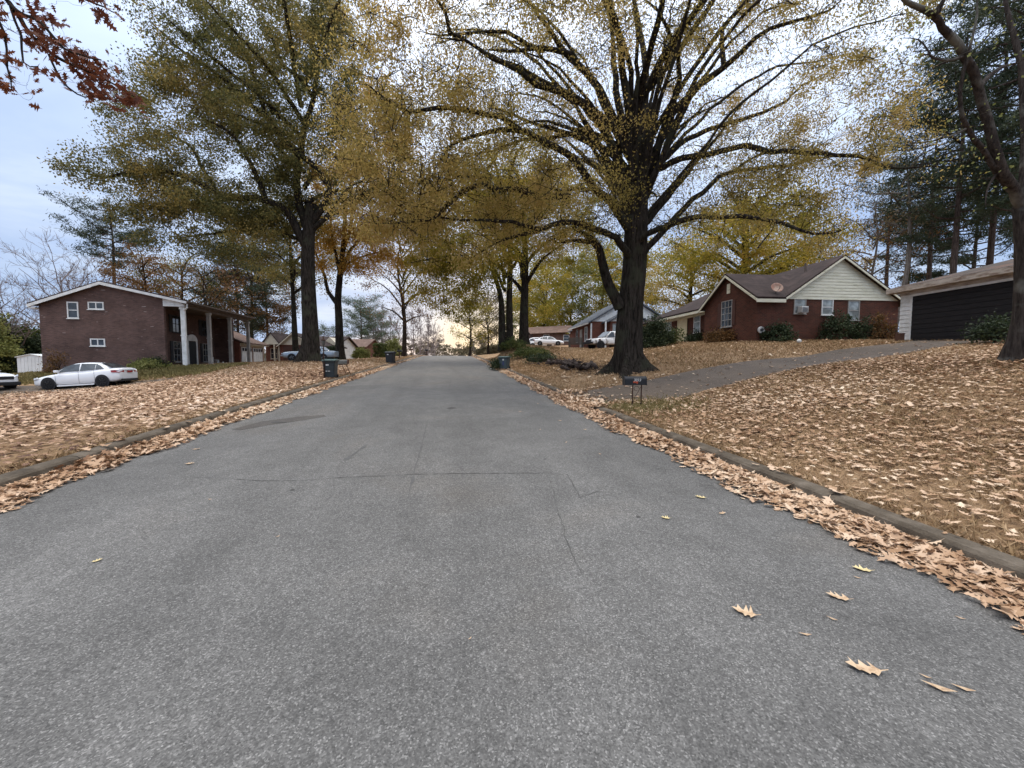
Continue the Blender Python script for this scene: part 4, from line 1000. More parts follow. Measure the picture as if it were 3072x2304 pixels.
# trees beyond the grey-roofed house
for i, (px, d, H, s, m) in enumerate([(545, 84, 21, 8, 'lf_greengold'), (572, 90, 24, 9, 'lf_greengold'), (600, 84, 24, 9, 'lf_yellowgreen'), (628, 78, 22, 8, 'lf_greengold'), (528, 100, 18, 8, 'lf_yellowgreen')]):
    auto_tree('oak_tree', ['dull olive tree just right of the straight street oak, far behind', 'broad yellow-green tree rising behind the white cars', 'tallest hazy yellow tree behind the grey roof', 'golden-green tree partly hidden behind the massive oak trunk', 'distant pale yellow-green tree low behind the street oaks'][i], px, 346, d, H, s, 40 + i, M['bark_brown'], M[m], 'trees beyond the grey-roofed house', 0.3, 0.2, 14, 230, 46, 0.85, 0.36, 0.52)
# trees behind the red house
auto_tree('oak_tree', 'wide olive-gold oak rising behind the red brick house roof', 741, 340, 46, 17.5, 9.5, 51, M['bark'], M['lf_greengold'], None, 0.6, 0.3, 20, 330, 58, 0.75, 0.26, 0.58, crown_h=6.2)
auto_tree('oak_tree', 'twisted brown-leaved oak between the grey roof and the red brick house', 690, 342, 58, 16, 7.5, 52, M['bark'], M['lf_gold'], None, 0.5, 0.25, 18, 230, 34, 0.7, 0.26, 0.55, crown_h=6)
auto_tree('oak_tree', 'yellow tree behind the white siding gable', 800, 340, 52, 18, 7.5, 53, M['bark_brown'], M['lf_gold'], None, 0.35, 0.3, 16, 200, 34, 0.75, 0.27, 0.55, crown_h=6)
auto_tree('oak_tree', 'pale tan thin-leaved tree right of the siding gable peak', 868, 338, 42, 15, 5.0, 54, M['bark_pale'], M['lf_brownmix'], None, 0.2, 0.35, 14, 120, 16, 0.6, 0.2, 0.6)
auto_tree('oak_tree', 'tall slim bare trunk rising behind the garage corner', 893, 338, 36, 19, 4.2, 55, M['bark_pale'], M['lf_dim'], None, 0.24, 0.5, 12, 70, 9, 0.6, 0.2, 0.72)
# --- pines
def pine(label, px, py, d, H, spread, seed, mat='lf_pine', first=0.4, nb=34, r0=0.26, group='pine trees', per=46, tuft=0.46, needle=0.4, bark='bark_pine', top=True):
    b = P(px, py, d); t = Tree('pine_tree', label, b, M[bark], M[mat], seed, group); b = t.base
    t.add_trunk([b, b + [0, 0, H * 0.4] + t.r.normal(0, 0.1, 3) * [1, 1, 0], b + [0, 0, H * 0.75] + t.r.normal(0, 0.15, 3) * [1, 1, 0], b + [0, 0, H]], r0, 0.05, 0.25, 10)
    for i in range(nb):
        f = first + (0.98 - first) * (i / nb) ** 0.9; az = i * 2.4 + t.r.uniform(-0.5, 0.5); v = np.array([math.cos(az), math.sin(az), 0])
        Lm = spread * (0.45 + 0.55 * math.sin(math.pi * min(1, (1 - f) / (1 - first) * 0.85 + 0.12))) * t.r.uniform(0.65, 1.1)
        p = b + np.array([0, 0, H * f]); e = p + v * Lm + np.array([0, 0, Lm * t.r.uniform(0.0, 0.4)])
        pa = t.limb([p, p + v * Lm * 0.5 + np.array([0, 0, Lm * t.r.uniform(-0.02, 0.12)]), e], 0.075, 0.015, 0.03, 5, leafy=2)
        for j in range(len(pa)):
            if j > len(pa) * 0.35:
                for q in range(3): t.ends.append((pa[j] + t.r.normal(0, 0.45, 3) * [1, 1, 0.35] + [0, 0, 0.15], 1.0))
    t.leaves(per * 0.8, tuft, needle, 0.085, 0.0); return t.finish()
pine('tall dark pine directly behind the dark garage door', 984, 340, 34, 29, 6.0, 61, first=0.3, nb=46, per=54)
pine('dark pine behind the left half of the garage roof', 948, 340, 33, 24, 4.8, 62, first=0.3, nb=36, per=48)
pine('dark pine at the right edge above the garage', 1016, 340, 29, 27, 6.2, 63, first=0.3, nb=42, per=50)
pine('spreading pine with open crown left of the garage roof', 925, 339, 40, 20, 5.0, 64, first=0.42, nb=24, per=34)
pine('shorter leaning pine behind the white siding gable', 884, 339, 46, 18, 4.4, 65, first=0.6, nb=18, per=30)
pine('dense dark pine low behind the garage ridge', 968, 340, 46, 19, 7.5, 66, first=0.15, nb=50, per=50)
pine('tall pine with tufted top left of the siding gable peak', 905, 339, 52, 17, 5.0, 60, first=0.45, nb=22, per=34)
pine('lone pine with flat tufted crown behind the brown brick house ridge', 119, 362, 52, 21.5, 5.2, 67, first=0.62, nb=26, r0=0.36, per=46)
pine('broad pine behind the porch columns', 238, 361, 62, 20, 6.5, 68, first=0.2, nb=42, per=46)
pine('dark pine right of the porch roof, behind the beige house', 268, 361, 72, 24, 7.5, 69, first=0.2, nb=42, per=46)
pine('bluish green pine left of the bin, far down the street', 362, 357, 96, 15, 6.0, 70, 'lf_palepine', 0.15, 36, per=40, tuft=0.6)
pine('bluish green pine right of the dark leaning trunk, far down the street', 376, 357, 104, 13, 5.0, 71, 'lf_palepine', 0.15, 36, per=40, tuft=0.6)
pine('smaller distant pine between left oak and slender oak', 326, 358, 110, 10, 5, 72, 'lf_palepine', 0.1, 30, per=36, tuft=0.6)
# left background broadleaf
auto_tree('oak_tree', 'orange-brown tree behind the brown brick house ridge', 147, 362, 46, 14.5, 3.6, 81, M['bark'], M['lf_brownmix'], None, 0.28, 0.45, 12, 100, 44, 0.6, 0.22, 0.72, crown_h=4.2)
auto_tree('oak_tree', 'thin forked tree behind the porch roof', 209, 362, 54, 15, 5.5, 82, M['bark'], M['lf_brownmix'], None, 0.26, 0.35, 14, 150, 20, 0.65, 0.22, 0.6)
auto_tree('oak_tree', 'rusty brown leafy tree behind the garage wing', 255, 362, 66, 19, 7, 83, M['bark'], M['lf_brownmix'], None, 0.35, 0.3, 14, 210, 44, 0.75, 0.28, 0.55)
auto_tree('oak_tree', 'olive brown tree filling the gap left of the left oak trunk', 185, 362, 60, 18, 7, 84, M['bark'], M['lf_olive'], None, 0.35, 0.35, 14, 180, 34, 0.75, 0.27, 0.6)

def bare_tree(label, px, py, d, H, spread, seed, mat, r0=0.22, lean=(0, 0), levels=3, nb=9, up=0.55, group='bare trees', first=0.25, name='bare_tree'):
    b = P(px, py, d); t = Tree(name, label, b, M[mat], None, seed, group); b = t.base
    top = b + np.array([lean[0], lean[1], H * 0.9])
    t.add_trunk([b, b + (top - b) * 0.5 + t.r.normal(0, 0.02 * H, 3) * [1, 1, 0], top], r0, r0 * 0.15, 0.3, 8)
    def grow(p, v, Lm, r, lv):
        n = 5; pts = [p]; q = p.copy(); dv = v / np.linalg.norm(v)
        for i in range(n):
            dv = dv + t.r.normal(0, 0.16, 3) + np.array([0, 0, 0.07]); dv /= np.linalg.norm(dv); q = q + dv * Lm / n; pts.append(q)
        t.limbs.tube(np.array(pts) - b, np.linspace(max(r, d * 0.00028), max(0.008, r * 0.25, d * 0.0002), n + 1), 4 if lv < 2 else 6, cap=False)
        if lv > 0:
            for k in range(4 if lv > 1 else 5):
                i = t.r.integers(1, n + 1); w = dv + t.r.normal(0, 0.62, 3); grow(pts[i], w, Lm * t.r.uniform(0.4, 0.65), max(0.009, r * 0.45), lv - 1)
    for i in range(nb):
        f = first + (1 - first) * i / nb; az = i * 2.4 + t.r.uniform(-0.4, 0.4)
        v = np.array([math.cos(az), math.sin(az), up + 0.7 * f]); grow(b + (top - b) * f, v, spread * t.r.uniform(0.8, 1.15) * (1.15 - 0.5 * f), r0 * 0.42 * (1.1 - 0.6 * f), levels)
    return t.finish()
bare_tree('spreading bare tree behind the left end of the brown brick house', 66, 364, 44, 12, 6.0, 91, 'twig_grey', 0.24, levels=3, nb=12)
bare_tree('bare tree with bowed grey trunk rising beside the brown brick house', 24, 366, 40, 8.5, 4.5, 92, 'twig_grey', 0.22, lean=(-2.6, 0), levels=3, nb=10)
bare_tree('bare bushy tree between brick house ridge and lone pine', 92, 363, 56, 12.5, 5.5, 93, 'twig_grey', 0.2, levels=3, nb=11)
for i, (px, d, H, s) in enumerate([(383, 110, 15, 4), (392, 120, 17, 4), (413, 112, 16, 4), (420, 125, 17, 4.5), (428, 118, 14, 4), (434, 130, 12, 4), (398, 130, 14, 4), (374, 100, 9, 4.5), (482, 120, 10, 4)]):
    bare_tree('far bare grey-brown tree in the row beyond the road crest', px, 357, d, H, s, 100 + i, 'twig_grey', 0.16, levels=2, nb=20, up=0.9, first=0.08, group='bare trees beyond the crest')

# --- bushes ---------------------------------------------------------------------------------
def bush(name, label, px, py, d, w, h, seed, mat, n=70, per=70, size=0.1, spread=0.22, group=None, depth=None, wl=0.4, box=False, cat='shrub'):
    b = P(px, py, d); t = Tree(name, label, b, M['bark_brown'], M[mat], seed, group, cat)
    dp = depth or w * 0.8
    if box:
        q = t.r.uniform(-1, 1, (n, 3)); ax = t.r.integers(0, 3, n)
        for i in range(n): q[i, ax[i]] = np.sign(q[i, ax[i]])
        q[:, 2] = q[:, 2] * 0.5 + 0.5
        tg = q[:, :1] * c_r * w / 2 + q[:, 1:2] * c_f * dp / 2 + q[:, 2:3] * np.array([0, 0, h])
    else:
        v = t.r.normal(0, 1, (n, 3)); v /= np.linalg.norm(v, axis=1)[:, None]; v[:, 2] = np.abs(v[:, 2]); q = t.r.uniform(0.35, 1, n) ** 0.5
        lump = (1 + 0.22 * np.sin(3 * np.arctan2(v[:, 1], v[:, 0]) + seed))
        v = v * (q * lump)[:, None]; tg = v[:, :1] * c_r * w / 2 + v[:, 1:2] * c_f * dp / 2 + v[:, 2:3] * np.array([0, 0, h]) + np.array([0, 0, 0.05])
    for i in range(7):
        az = i * 0.9; e = np.array([math.cos(az) * w * 0.18, math.sin(az) * w * 0.18, h * 0.45]); t.limbs.tube([np.zeros(3), e * [0.5, 0.5, 0.5], e], [0.03, 0.022, 0.012], 5, cap=False); t.node([e * 0.5, e], [0.022, 0.012])
    t.attach(tg, up=0.05, twig_r=0.006, r_tip=0.004, maxlen=9)
    t.leaves(per, spread, size, wl, 0.02); return t.finish('foliage')
# ---------------------------------------------------------------- trees that reach into the frame from its edges
b = P(1031, 362.5, 9.0)
rt = Tree('maple_tree', 'nearly bare lichen-patched tree cut off by the right edge, before the garage', b, M['bark_lichen'], M['lf_yellowgreen'], 14); b = rt.base
rt.add_trunk([b, P(1030, 320, 9), P(1030, 280, 9), P(1029, 240, 9), P(1026, 205, 9)], 0.26, 0.2, 0.95, 22, 0.04, 0.45, 6)
def RL(pts, d0, d1, r0, r1=0.012, **k):
    n = len(pts); return rt.limb([P(*yy(*p), d0 + (d1 - d0) * i / (n - 1)) for i, p in enumerate(pts)], r0, r1, wig=0.015, **k)
RL([(2215, 1260), (2150, 1140), (2080, 1040), (1990, 700), (1930, 500), (1850, 330), (1760, 220), (1720, 170), (1660, 95), (1590, 40), (1510, 0), (1430, -70)], 9, 7.5, 0.078, 0.026)
RL([(1660, 95), (1705, 45), (1735, -30)], 7.9, 7.7, 0.05, 0.02)
RL([(2190, 1210), (2050, 1055), (1950, 900), (1860, 780), (1830, 640), (1850, 430), (1910, 190), (1930, 0)], 9, 8, 0.05, 0.012)
RL([(2215, 1200), (2230, 800), (2200, 400), (2120, 100), (2080, -80)], 9, 9.5, 0.08, 0.02)
RL([(1850, 350), (1740, 370), (1640, 330), (1580, 350)], 8.2, 8.0, 0.025, 0.006)
RL([(1830, 340), (1700, 400), (1610, 460)], 8.2, 8.5, 0.018, 0.005)
RL([(1640, 330), (1560, 250), (1480, 230)], 8, 8.2, 0.012, 0.004)
RL([(1950, 520), (2080, 400), (2180, 380)], 8.5, 9, 0.04, 0.01)
RL([(1860, 780), (1760, 830), (1690, 800)], 8.4, 8.6, 0.02, 0.005)
RL([(2050, 1050), (2000, 1150), (1980, 1250)], 8.8, 8.6, 0.02, 0.005)
rt.attach(np.concatenate([rt.blob(P(*yy(1800, 400), 8), (1.6, 1.2, 1.6), 60), rt.blob(P(*yy(2050, 700), 8.6), (1.3, 1.2, 1.8), 70), rt.blob(P(*yy(1600, 650), 8.5), (0.8, .8, 1.0), 16), rt.blob(P(*yy(2050, 150), 8.6), (1.4, 1.2, 1), 40), rt.blob(P(*yy(1500, 150), 8.0), (.9, .8, .9), 18)]), twig_r=0.004, r_tip=0.003, maxlen=2.2, up=0.0)
rt.leaves(1.8, 0.16, 0.06, 0.4, 0.1); rt.finish()

b = P(-150, 430, 6.6)
ro = Tree('red_oak_tree', 'rust-leaved oak whose branch hangs into the top left corner', b, M['bark_brown'], M['lf_rust'], 15); b = ro.base
ro.add_trunk([b, b + [0, 0, 2.5], b + [0.05, 0.1, 5], b + [0, 0.2, 8]], 0.3, 0.2, 0.5, 18)
def OL(pts, d0, d1, r0, r1=0.006, **k):
    n = len(pts); return ro.limb([P(*ww(*p), d0 + (d1 - d0) * i / (n - 1)) for i, p in enumerate(pts)], r0, r1, wig=0.012, n=6, **k)
ro.limb([b + [0, 0.1, 5.6], P(*ww(-500, -350), 6.6), P(*ww(-150, -160), 6.5), P(*ww(50, 10), 6.4)], 0.09, 0.03, wig=0.01)
OL([(50, 10), (120, 100), (210, 225), (330, 330), (450, 400), (560, 450), (700, 520), (860, 610)], 6.4, 6.6, 0.03)
OL([(60, 20), (160, 90), (250, 150), (390, 290), (500, 330), (610, 360)], 6.4, 6.1, 0.022)
OL([(-150, -160), (-60, 60), (20, 200), (40, 400), (70, 540)], 6.5, 6.2, 0.02)
OL([(-100, -170), (200, -80), (400, -40), (540, 20), (640, 50), (720, 90)], 6.5, 6.8, 0.02)
OL([(300, 330), (350, 430), (420, 520), (520, 580), (640, 600)], 6.5, 6.3, 0.012)
OL([(60, 30), (120, 200), (150, 380), (230, 400)], 6.4, 6.2, 0.012)
ro.ends = [e for e in ro.ends if e[0][2] < 40]
tgs = []
for (zx, zy, rx, rz, n) in [(100, 60, .35, .3, 16), (250, 60, .35, .2, 12), (330, 250, .3, .28, 22), (450, 330, .3, .25, 22), (560, 340, .3, .16, 20), (480, 440, .28, .2, 18), (620, 470, .3, .2, 24), (720, 540, .24, .16, 20), (800, 580, .2, .14, 14), (640, 590, .25, .1, 12), (450, 530, .2, .1, 8), (180, 390, .25, .12, 12), (60, 380, .15, .12, 6), (60, 520, .2, .2, 16), (560, 30, .3, .15, 12), (660, 50, .25, .18, 20), (110, 210, .25, .16, 14), (250, 160, .3, .2, 14), (20, 120, .25, .3, 12)]:
    tgs.append(ro.blob(P(*ww(zx, zy), 6.4), (rx, 0.35, rz), n, hollow=0.1))
ro.ends = []
ro.attach(np.concatenate(tgs), twig_r=0.003, r_tip=0.002, maxlen=1.6, up=-0.05, wig=0.02)
ro.leaves(1.5, 0.07, 0.14, 0.3, 0.08, tpl=TPL[1]); ro.finish()

# ---------------------------------------------------------------- building helpers
def local(root):
    return Matrix.Translation(root.location) @ Matrix.Rotation(root.rotation_euler[2], 4, 'Z')
def onp(root, px, py, axis, v):                # sight line -> local point on a local plane x=v / y=v
    Mx = local(root); p = Mx @ Vector((v, 0, 0) if axis == 'x' else (0, v, 0)); n = Mx.to_3x3() @ Vector((1, 0, 0) if axis == 'x' else (0, 1, 0))
    return np.array(Mx.inverted() @ Vector(RP(px, py, p, n)))
def abox(mb, axis, v, sgn, u0, u1, z0, z1, d0, d1, mi=0):
    a, c = sorted((v + sgn * d0, v + sgn * d1))
    if axis == 'y': mb.box(u0, u1, a, c, z0, z1, mi)
    else: mb.box(a, c, u0, u1, z0, z1, mi)
def window(root, axis, v, sgn, u0, u1, z0, z1, nx=1, nz=2, fw=0.06, frame='white', glass='glass', name='window', sill=True, shutter=None):
    u0, u1 = sorted((u0, u1)); z0, z1 = sorted((z0, z1))
    mb = MB()
    abox(mb, axis, v, sgn, u0 - fw, u0, z0 - fw, z1 + fw, -0.02, 0.05); abox(mb, axis, v, sgn, u1, u1 + fw, z0 - fw, z1 + fw, -0.02, 0.05)
    abox(mb, axis, v, sgn, u0, u1, z0 - fw, z0, -0.02, 0.05); abox(mb, axis, v, sgn, u0, u1, z1, z1 + fw, -0.02, 0.05)
    for i in range(1, nx): c = u0 + (u1 - u0) * i / nx; abox(mb, axis, v, sgn, c - fw * 0.4, c + fw * 0.4, z0, z1, -0.02, 0.035)
    for i in range(1, nz): c = z0 + (z1 - z0) * i / nz; abox(mb, axis, v, sgn, u0, u1, c - fw * 0.4, c + fw * 0.4, -0.02, 0.04)
    o = mb.build(name, M[frame], root)
    g = MB(); abox(g, axis, v, sgn, u0, u1, z0, z1, -0.02, 0.012); g.build('pane', M[glass], o)
    if sill:
        s = MB(); abox(s, axis, v, sgn, u0 - fw * 1.6, u1 + fw * 1.6, z0 - fw - 0.05, z0 - fw - 0.002, -0.02, 0.09); s.build('sill', M[frame], o)
    if shutter:
        for a in (u0 - fw - 0.4, u1 + fw + 0.01):
            s = MB(); abox(s, axis, v, sgn, a, a + 0.39, z0 - fw, z1 + fw, -0.02, 0.045)
            for k in range(int((z1 - z0) / 0.09)): abox(s, axis, v, sgn, a + 0.05, a + 0.34, z0 + k * 0.09, z0 + k * 0.09 + 0.06, 0.045, 0.055)
            s.build('shutter', M[shutter], root)
    return o
def winpx(root, axis, v, sgn, x0, x1, y0, y1, **k):
    a = onp(root, x0, y0, axis, v); c = onp(root, x1, y1, axis, v); i = 0 if axis == 'y' else 1
    return window(root, axis, v, sgn, a[i], c[i], a[2], c[2], **k)
def siding(mb, axis, v, sgn, poly, board=0.16, mi=0):
    """overlapping boards clipped to a convex outline given as (u, z) points"""
    zs = [p[1] for p in poly]; z = min(zs)
    def span(zq):
        xs = []
        for i in range(len(poly)):
            (a, b_), (c, d) = poly[i], poly[(i + 1) % len(poly)]
            if abs(b_ - d) < 1e-9:
                if abs(b_ - zq) < 1e-6: xs += [a, c]
                continue
            t = (zq - b_) / (d - b_)
            if -1e-6 <= t <= 1 + 1e-6: xs.append(a + (c - a) * t)
        return (min(xs), max(xs)) if xs else None
    while z < max(zs) - 0.01:
        zt = min(z + board, max(zs) - 1e-4); s0, s1 = span(z + 1e-5), span(zt)
        if s0 and s1:
            q = lambda u, zz, d: (u, v + sgn * d, zz) if axis == 'y' else (v + sgn * d, u, zz)
            vs = [q(s0[0], z, 0.035), q(s0[1], z, 0.035), q(s1[1], zt, 0.012), q(s1[0], zt, 0.012), q(s0[0], z, -0.01), q(s0[1], z, -0.01)]
            mb.add(vs, [(0, 1, 2, 3), (0, 4, 5, 1)], mi)
        z += board
def slab(mb, a, b, c, d, th, mi=0):            # roof plane with thickness, corners in order
    n = np.cross(np.array(b) - np.array(a), np.array(d) - np.array(a)); n = n / np.linalg.norm(n)
    if n[2] < 0: n = -n
    mb.prism([a, b, c, d], -n * th, mi)

# ---------------------------------------------------------------- two-storey brown brick house, left
o = np.array([-28.8, 35.7, 0.8])
H1 = thing('brick_house', 'two-storey dark brown brick house with white-columned porch behind the white sedan', 'house', o)
mb = MB(); mb.prism([(0.2, 0, -1.2), (8.2, 0, -1.2), (8.2, 0, 6.0), (4.3, 0, 6.9), (0.2, 0, 5.28)], (0, 0.26, 0)); mb.prism([(0.2, 0.26, -1.2), (6.5, 0.26, -1.2), (6.5, 0.26, 6.3), (4.3, 0.26, 6.9), (0.2, 0.26, 5.28)], (0, 10.74, 0)); mb.box(6.5, 8.2, 10.74, 11.0, -1.2, 5.44); mb.build('wall', M['brick_brown'], H1)  # front wall set back between wing walls to deepen the porch shade
mb = MB()
slab(mb, (4.3, -0.35, 7.06), (10.0, -0.35, 5.76), (10.0, 11.5, 5.76), (4.3, 11.5, 7.06), 0.13); slab(mb, (-0.25, -0.35, 5.24), (4.3, -0.35, 7.06), (4.3, 11.5, 7.06), (-0.25, 11.5, 5.24), 0.13)
rf = mb.build('roof', M['shingle_brown'], H1)
mb = MB()
mb.prism([(4.3, -0.38, 6.98), (9.98, -0.38, 5.68), (9.98, -0.38, 5.5), (4.3, -0.38, 6.76)], (0, 0.05, 0)); mb.prism([(-0.25, -0.38, 5.14), (4.3, -0.38, 6.98), (4.3, -0.38, 6.76), (-0.2, -0.38, 4.94)], (0, 0.05, 0))
mb.build('rake_board', M['white'], H1)
mb = MB(); mb.box(-0.2, 0.2, -0.3, 11.3, 4.86, 4.98); mb.build('soffit', M['white'], H1)
mb = MB(); siding(mb, 'y', -0.02, -1, [(8.2, 5.3), (9.62, 5.3), (9.62, 5.66), (8.2, 5.98)]); mb.box(8.2, 9.62, -0.0, 0.2, 5.3, 5.64); mb.build('porch_gable_siding', M['white'], H1)
mb = MB(); mb.box(9.14, 9.6, 0.2, 11.2, 5.28, 5.64); mb.box(6.5, 9.14, 0.262, 10.738, 5.45, 5.6); mb.box(8.2, 9.14, 0.0, 0.262, 5.45, 5.6); mb.box(8.2, 9.14, 10.738, 11.2, 5.45, 5.6); mb.box(9.62, 9.9, -0.3, 11.4, 5.5, 5.62); mb.build('porch_beam', M['soffit'], H1)
mb = MB(); mb.box(8.205, 9.85, -0.05, 11.3, -0.9, 0.47); mb.box(6.4, 8.205, 0.27, 10.73, -0.9, 0.47); mb.build('porch_slab', M['concrete'], H1)
for px, py in ((184.4, 366), (209.6, 365), (230.4, 364), (248.2, 363.5)):
    y = onp(H1, px, 340, 'x', 9.4)[1]; mb = MB(); w_ = 0.13
    mb.box(9.4 - w_, 9.4 + w_, y - w_, y + w_, 0.47, 5.28); mb.box(9.4 - w_ - .05, 9.4 + w_ + .05, y - w_ - .05, y + w_ + .05, 0.472, 0.66); mb.box(9.4 - w_ - .04, 9.4 + w_ + .04, y - w_ - .04, y + w_ + .04, 2.98, 3.06); mb.box(9.4 - w_ - .05, 9.4 + w_ + .05, y - w_ - .05, y + w_ + .05, 5.1, 5.278)
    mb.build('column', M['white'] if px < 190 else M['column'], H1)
mb = MB(); mb.tube([(9.9, -0.12, 5.5), (9.9, -0.14, 5.2), (9.66, -0.1, 5.05), (9.62, 0.02, 4.95), (9.62, 0.02, 0.4), (9.72, -0.1, 0.3)], 0.055, 8); mb.build('downspout', M['white'], H1)
mb = MB(); mb.box(9.99, 10.1, -0.35, 11.5, 5.6, 5.72); mb.build('roof_gutter', M['soffit'], H1)
winpx(H1, 'y', 0, -1, 68.2, 78, 302.8, 317.5, nx=1, nz=2, glass='glass', fw=0.08)
winpx(H1, 'y', 0, -1, 89.3, 103, 302.8, 308.6, nx=2, nz=1, fw=0.08); winpx(H1, 'y', 0, -1, 91.6, 104.4, 339.6, 345.2, nx=2, nz=1, fw=0.08)
for y0, z0 in ((2.0, 1.2), (3.0, 1.2)): pass
window(H1, 'x', 6.5, 1, 1.2, 2.2, 1.0, 2.7, nx=2, nz=3, frame='column', fw=0.045, shutter='black'); window(H1, 'x', 6.5, 1, 4.0, 4.9, 0.95, 2.7, nx=2, nz=3, frame='column', fw=0.045, shutter='black')  # frames greyed so the porch shade sits in their colour
for y0 in (1.2, 4.0, 8.4): window(H1, 'x', 6.5, 1, y0, y0 + 0.9, 3.6, 5.0, nx=2, nz=2, frame='black', shutter='black')  # upper frames blackened, deep porch shade put into the colour
window(H1, 'x', 6.5, 1, 8.5, 9.4, 0.95, 2.7, nx=2, nz=3, frame='column', fw=0.045, shutter='black')  # greyed frame, porch shade in the colour like the other lower windows
mb = MB(); mb.box(6.5, 6.58, 5.9, 6.12, 0.47, 2.9); mb.box(6.5, 6.58, 7.3, 7.52, 0.47, 2.9)
a = np.linspace(0, math.pi, 13); mb.prism([(6.5, 6.71 + 0.81 * math.cos(t), 2.9 + 0.62 * math.sin(t)) for t in a], (0.09, 0, 0)); mb.build('door_surround', M['white'], H1)
mb = MB(); mb.box(6.5, 6.55, 6.12, 7.3, 0.47, 2.85)
for k in range(3): mb.box(6.55, 6.565, 6.25, 7.17, 0.62 + k * 0.74, 1.24 + k * 0.74)
dr = mb.build('door', M['black'], H1); mb = MB(); mb.lathe([(0.001, 0), (0.035, 0.01), (0.035, 0.05), (0.001, 0.06)], 8, axis='x', c=(6.55, 7.2, 1.4)); mb.build('handle', M['rim'], dr)
# attached garage
mb = MB(); mb.prism([(1.5, 11.0, -0.8), (8.7, 11.0, -0.8), (8.7, 11.0, 3.0), (5.1, 11.0, 4.6), (1.5, 11.0, 3.0)], (0, 6.0, 0)); mb.build('garage_wall', M['brick_mid'], H1)
mb = MB(); slab(mb, (5.1, 11.02, 4.78), (9.3, 11.02, 2.98), (9.3, 17.5, 2.98), (5.1, 17.5, 4.78), 0.12); slab(mb, (0.9, 11.02, 2.98), (5.1, 11.02, 4.78), (5.1, 17.5, 4.78), (0.9, 17.5, 2.98), 0.12); mb.build('garage_roof', M['shingle_tan'], H1)
mb = MB(); mb.box(9.1, 9.2, 11.02, 17.4, 2.78, 2.95); mb.box(8.71, 8.76, 11.1, 17.0, 2.6, 2.95); mb.build('garage_fascia', M['beige'], H1)
for y0 in (11.35, 14.15):
    mb = MB(); mb.box(8.7, 8.75, y0, y0 + 2.45, 0.5, 2.55)
    for k in range(4):
        for j in range(4): mb.box(8.75, 8.765, y0 + 0.08 + j * 0.6, y0 + 0.58 + j * 0.6, 0.56 + k * 0.5, 0.98 + k * 0.5)
    gd = mb.build('garage_door', M['white'], H1)
    mb = MB()
    for j in range(4): mb.box(8.765, 8.772, y0 + 0.12 + j * 0.6, y0 + 0.54 + j * 0.6, 2.1, 2.44)
    mb.build('pane', M['glass'], gd)

# plastic chair and white jug on the porch
def chair(loc, rz):
    c = thing('plastic_chair', 'white plastic garden chair on the porch between the middle columns', 'chair', loc, rz)
    mb = MB(); mb.box(-0.24, 0.24, -0.23, 0.23, 0.4, 0.43); mb.build('seat', M['white'], c, bevel=0.01)
    mb = MB()
    for k in range(5): mb.box(-0.22 + k * 0.095, -0.16 + k * 0.095, 0.2, 0.23, 0.43, 0.82)
    mb.box(-0.24, 0.24, 0.2, 0.235, 0.82, 0.87); mb.build('backrest', M['white'], c)
    for sx in (-1, 1):
        mb = MB(); mb.box(sx * 0.24 - 0.025, sx * 0.24 + 0.025, -0.22, 0.22, 0.6, 0.63); mb.build('armrest', M['white'], c)
        for sy in (-1, 1): mb = MB(); mb.tube([(sx * 0.25, sy * 0.24, 0), (sx * 0.22, sy * 0.2, 0.62 if sy < 0 else 0.42)], 0.022, 6); mb.build('leg', M['white'], c)
p = onp(H1, 215.3, 362, 'x', 8.9); chair((o[0] + 8.9, o[1] + p[1], o[2] + 0.475), R(100))
p = onp(H1, 223, 362, 'x', 8.8)
mb = MB(); mb.lathe([(0.12, 0), (0.14, 0.05), (0.14, 0.3), (0.06, 0.4), (0.05, 0.46), (0.001, 0.46)], 12); j_ = mb.build('plastic_jug', M['white'], smooth=True); j_.location = (o[0] + 8.8, o[1] + p[1], o[2] + 0.475); tag(j_, 'small white jug on the porch floor beside the plastic chair', 'jug')

# white metal shed
b = P(18, 375, 35); b[2] = T1(b[0], b[1])
SH = thing('garden_shed', 'small white metal shed beside the left end of brown brick house', 'shed', b, YAW + R(6))
mb = MB()
for k in range(15): mb.box(k * 0.147, k * 0.147 + 0.135, -0.012 if k % 2 else 0, 0.02, 0, 1.72)
mb.box(0, 2.2, 0.02, 1.7, 0, 1.72); mb.build('wall', M['metal_white'], SH)
mb = MB(); slab(mb, (-0.08, -0.1, 1.72), (1.15, -0.1, 2.0), (1.15, 1.8, 2.0), (-0.08, 1.8, 1.72), 0.05); slab(mb, (1.15, -0.1, 2.0), (2.35, -0.1, 1.76), (2.35, 1.8, 1.76), (1.15, 1.8, 2.0), 0.05); mb.prism([(0, 0.0, 1.72), (2.2, 0.0, 1.72), (1.15, 0, 1.95)], (0, 0.03, 0)); mb.build('roof', M['metal_white'], SH)

# ---------------------------------------------------------------- red brick house, right
o = P(755.5, 342, 22)
H2 = thing('brick_house', 'red brick house with white siding gable and brown roof behind the driveway', 'house', o, R(-5.9))
mb = MB(); mb.box(1.0, 9.0, 0, 4.9, -0.8, 2.5); mb.box(0, 1.0, 0, 4.9, -0.8, 2.6); mb.prism([(0, 0, 2.6), (0, 4.9, 2.6), (0, 2.45, 4.22)], (1.2, 0, 0)); mb.box(0.9, 9.0, 4.9, 12.2, -0.6, 2.7)
mb.build('wall', M['brick_red'], H2)
mb = MB(); siding(mb, 'y', -0.03, -1, [(1.55, 2.45), (9.05, 2.45), (8.9, 2.6), (5.05, 4.82), (1.7, 2.6)], 0.17); mb.prism([(1.6, 0, 2.5), (9.0, 0, 2.5), (5.05, 0, 4.75)], (0, 12.0, 0)); mb.build('gable_siding', M['white_dirty'], H2)
mb = MB()
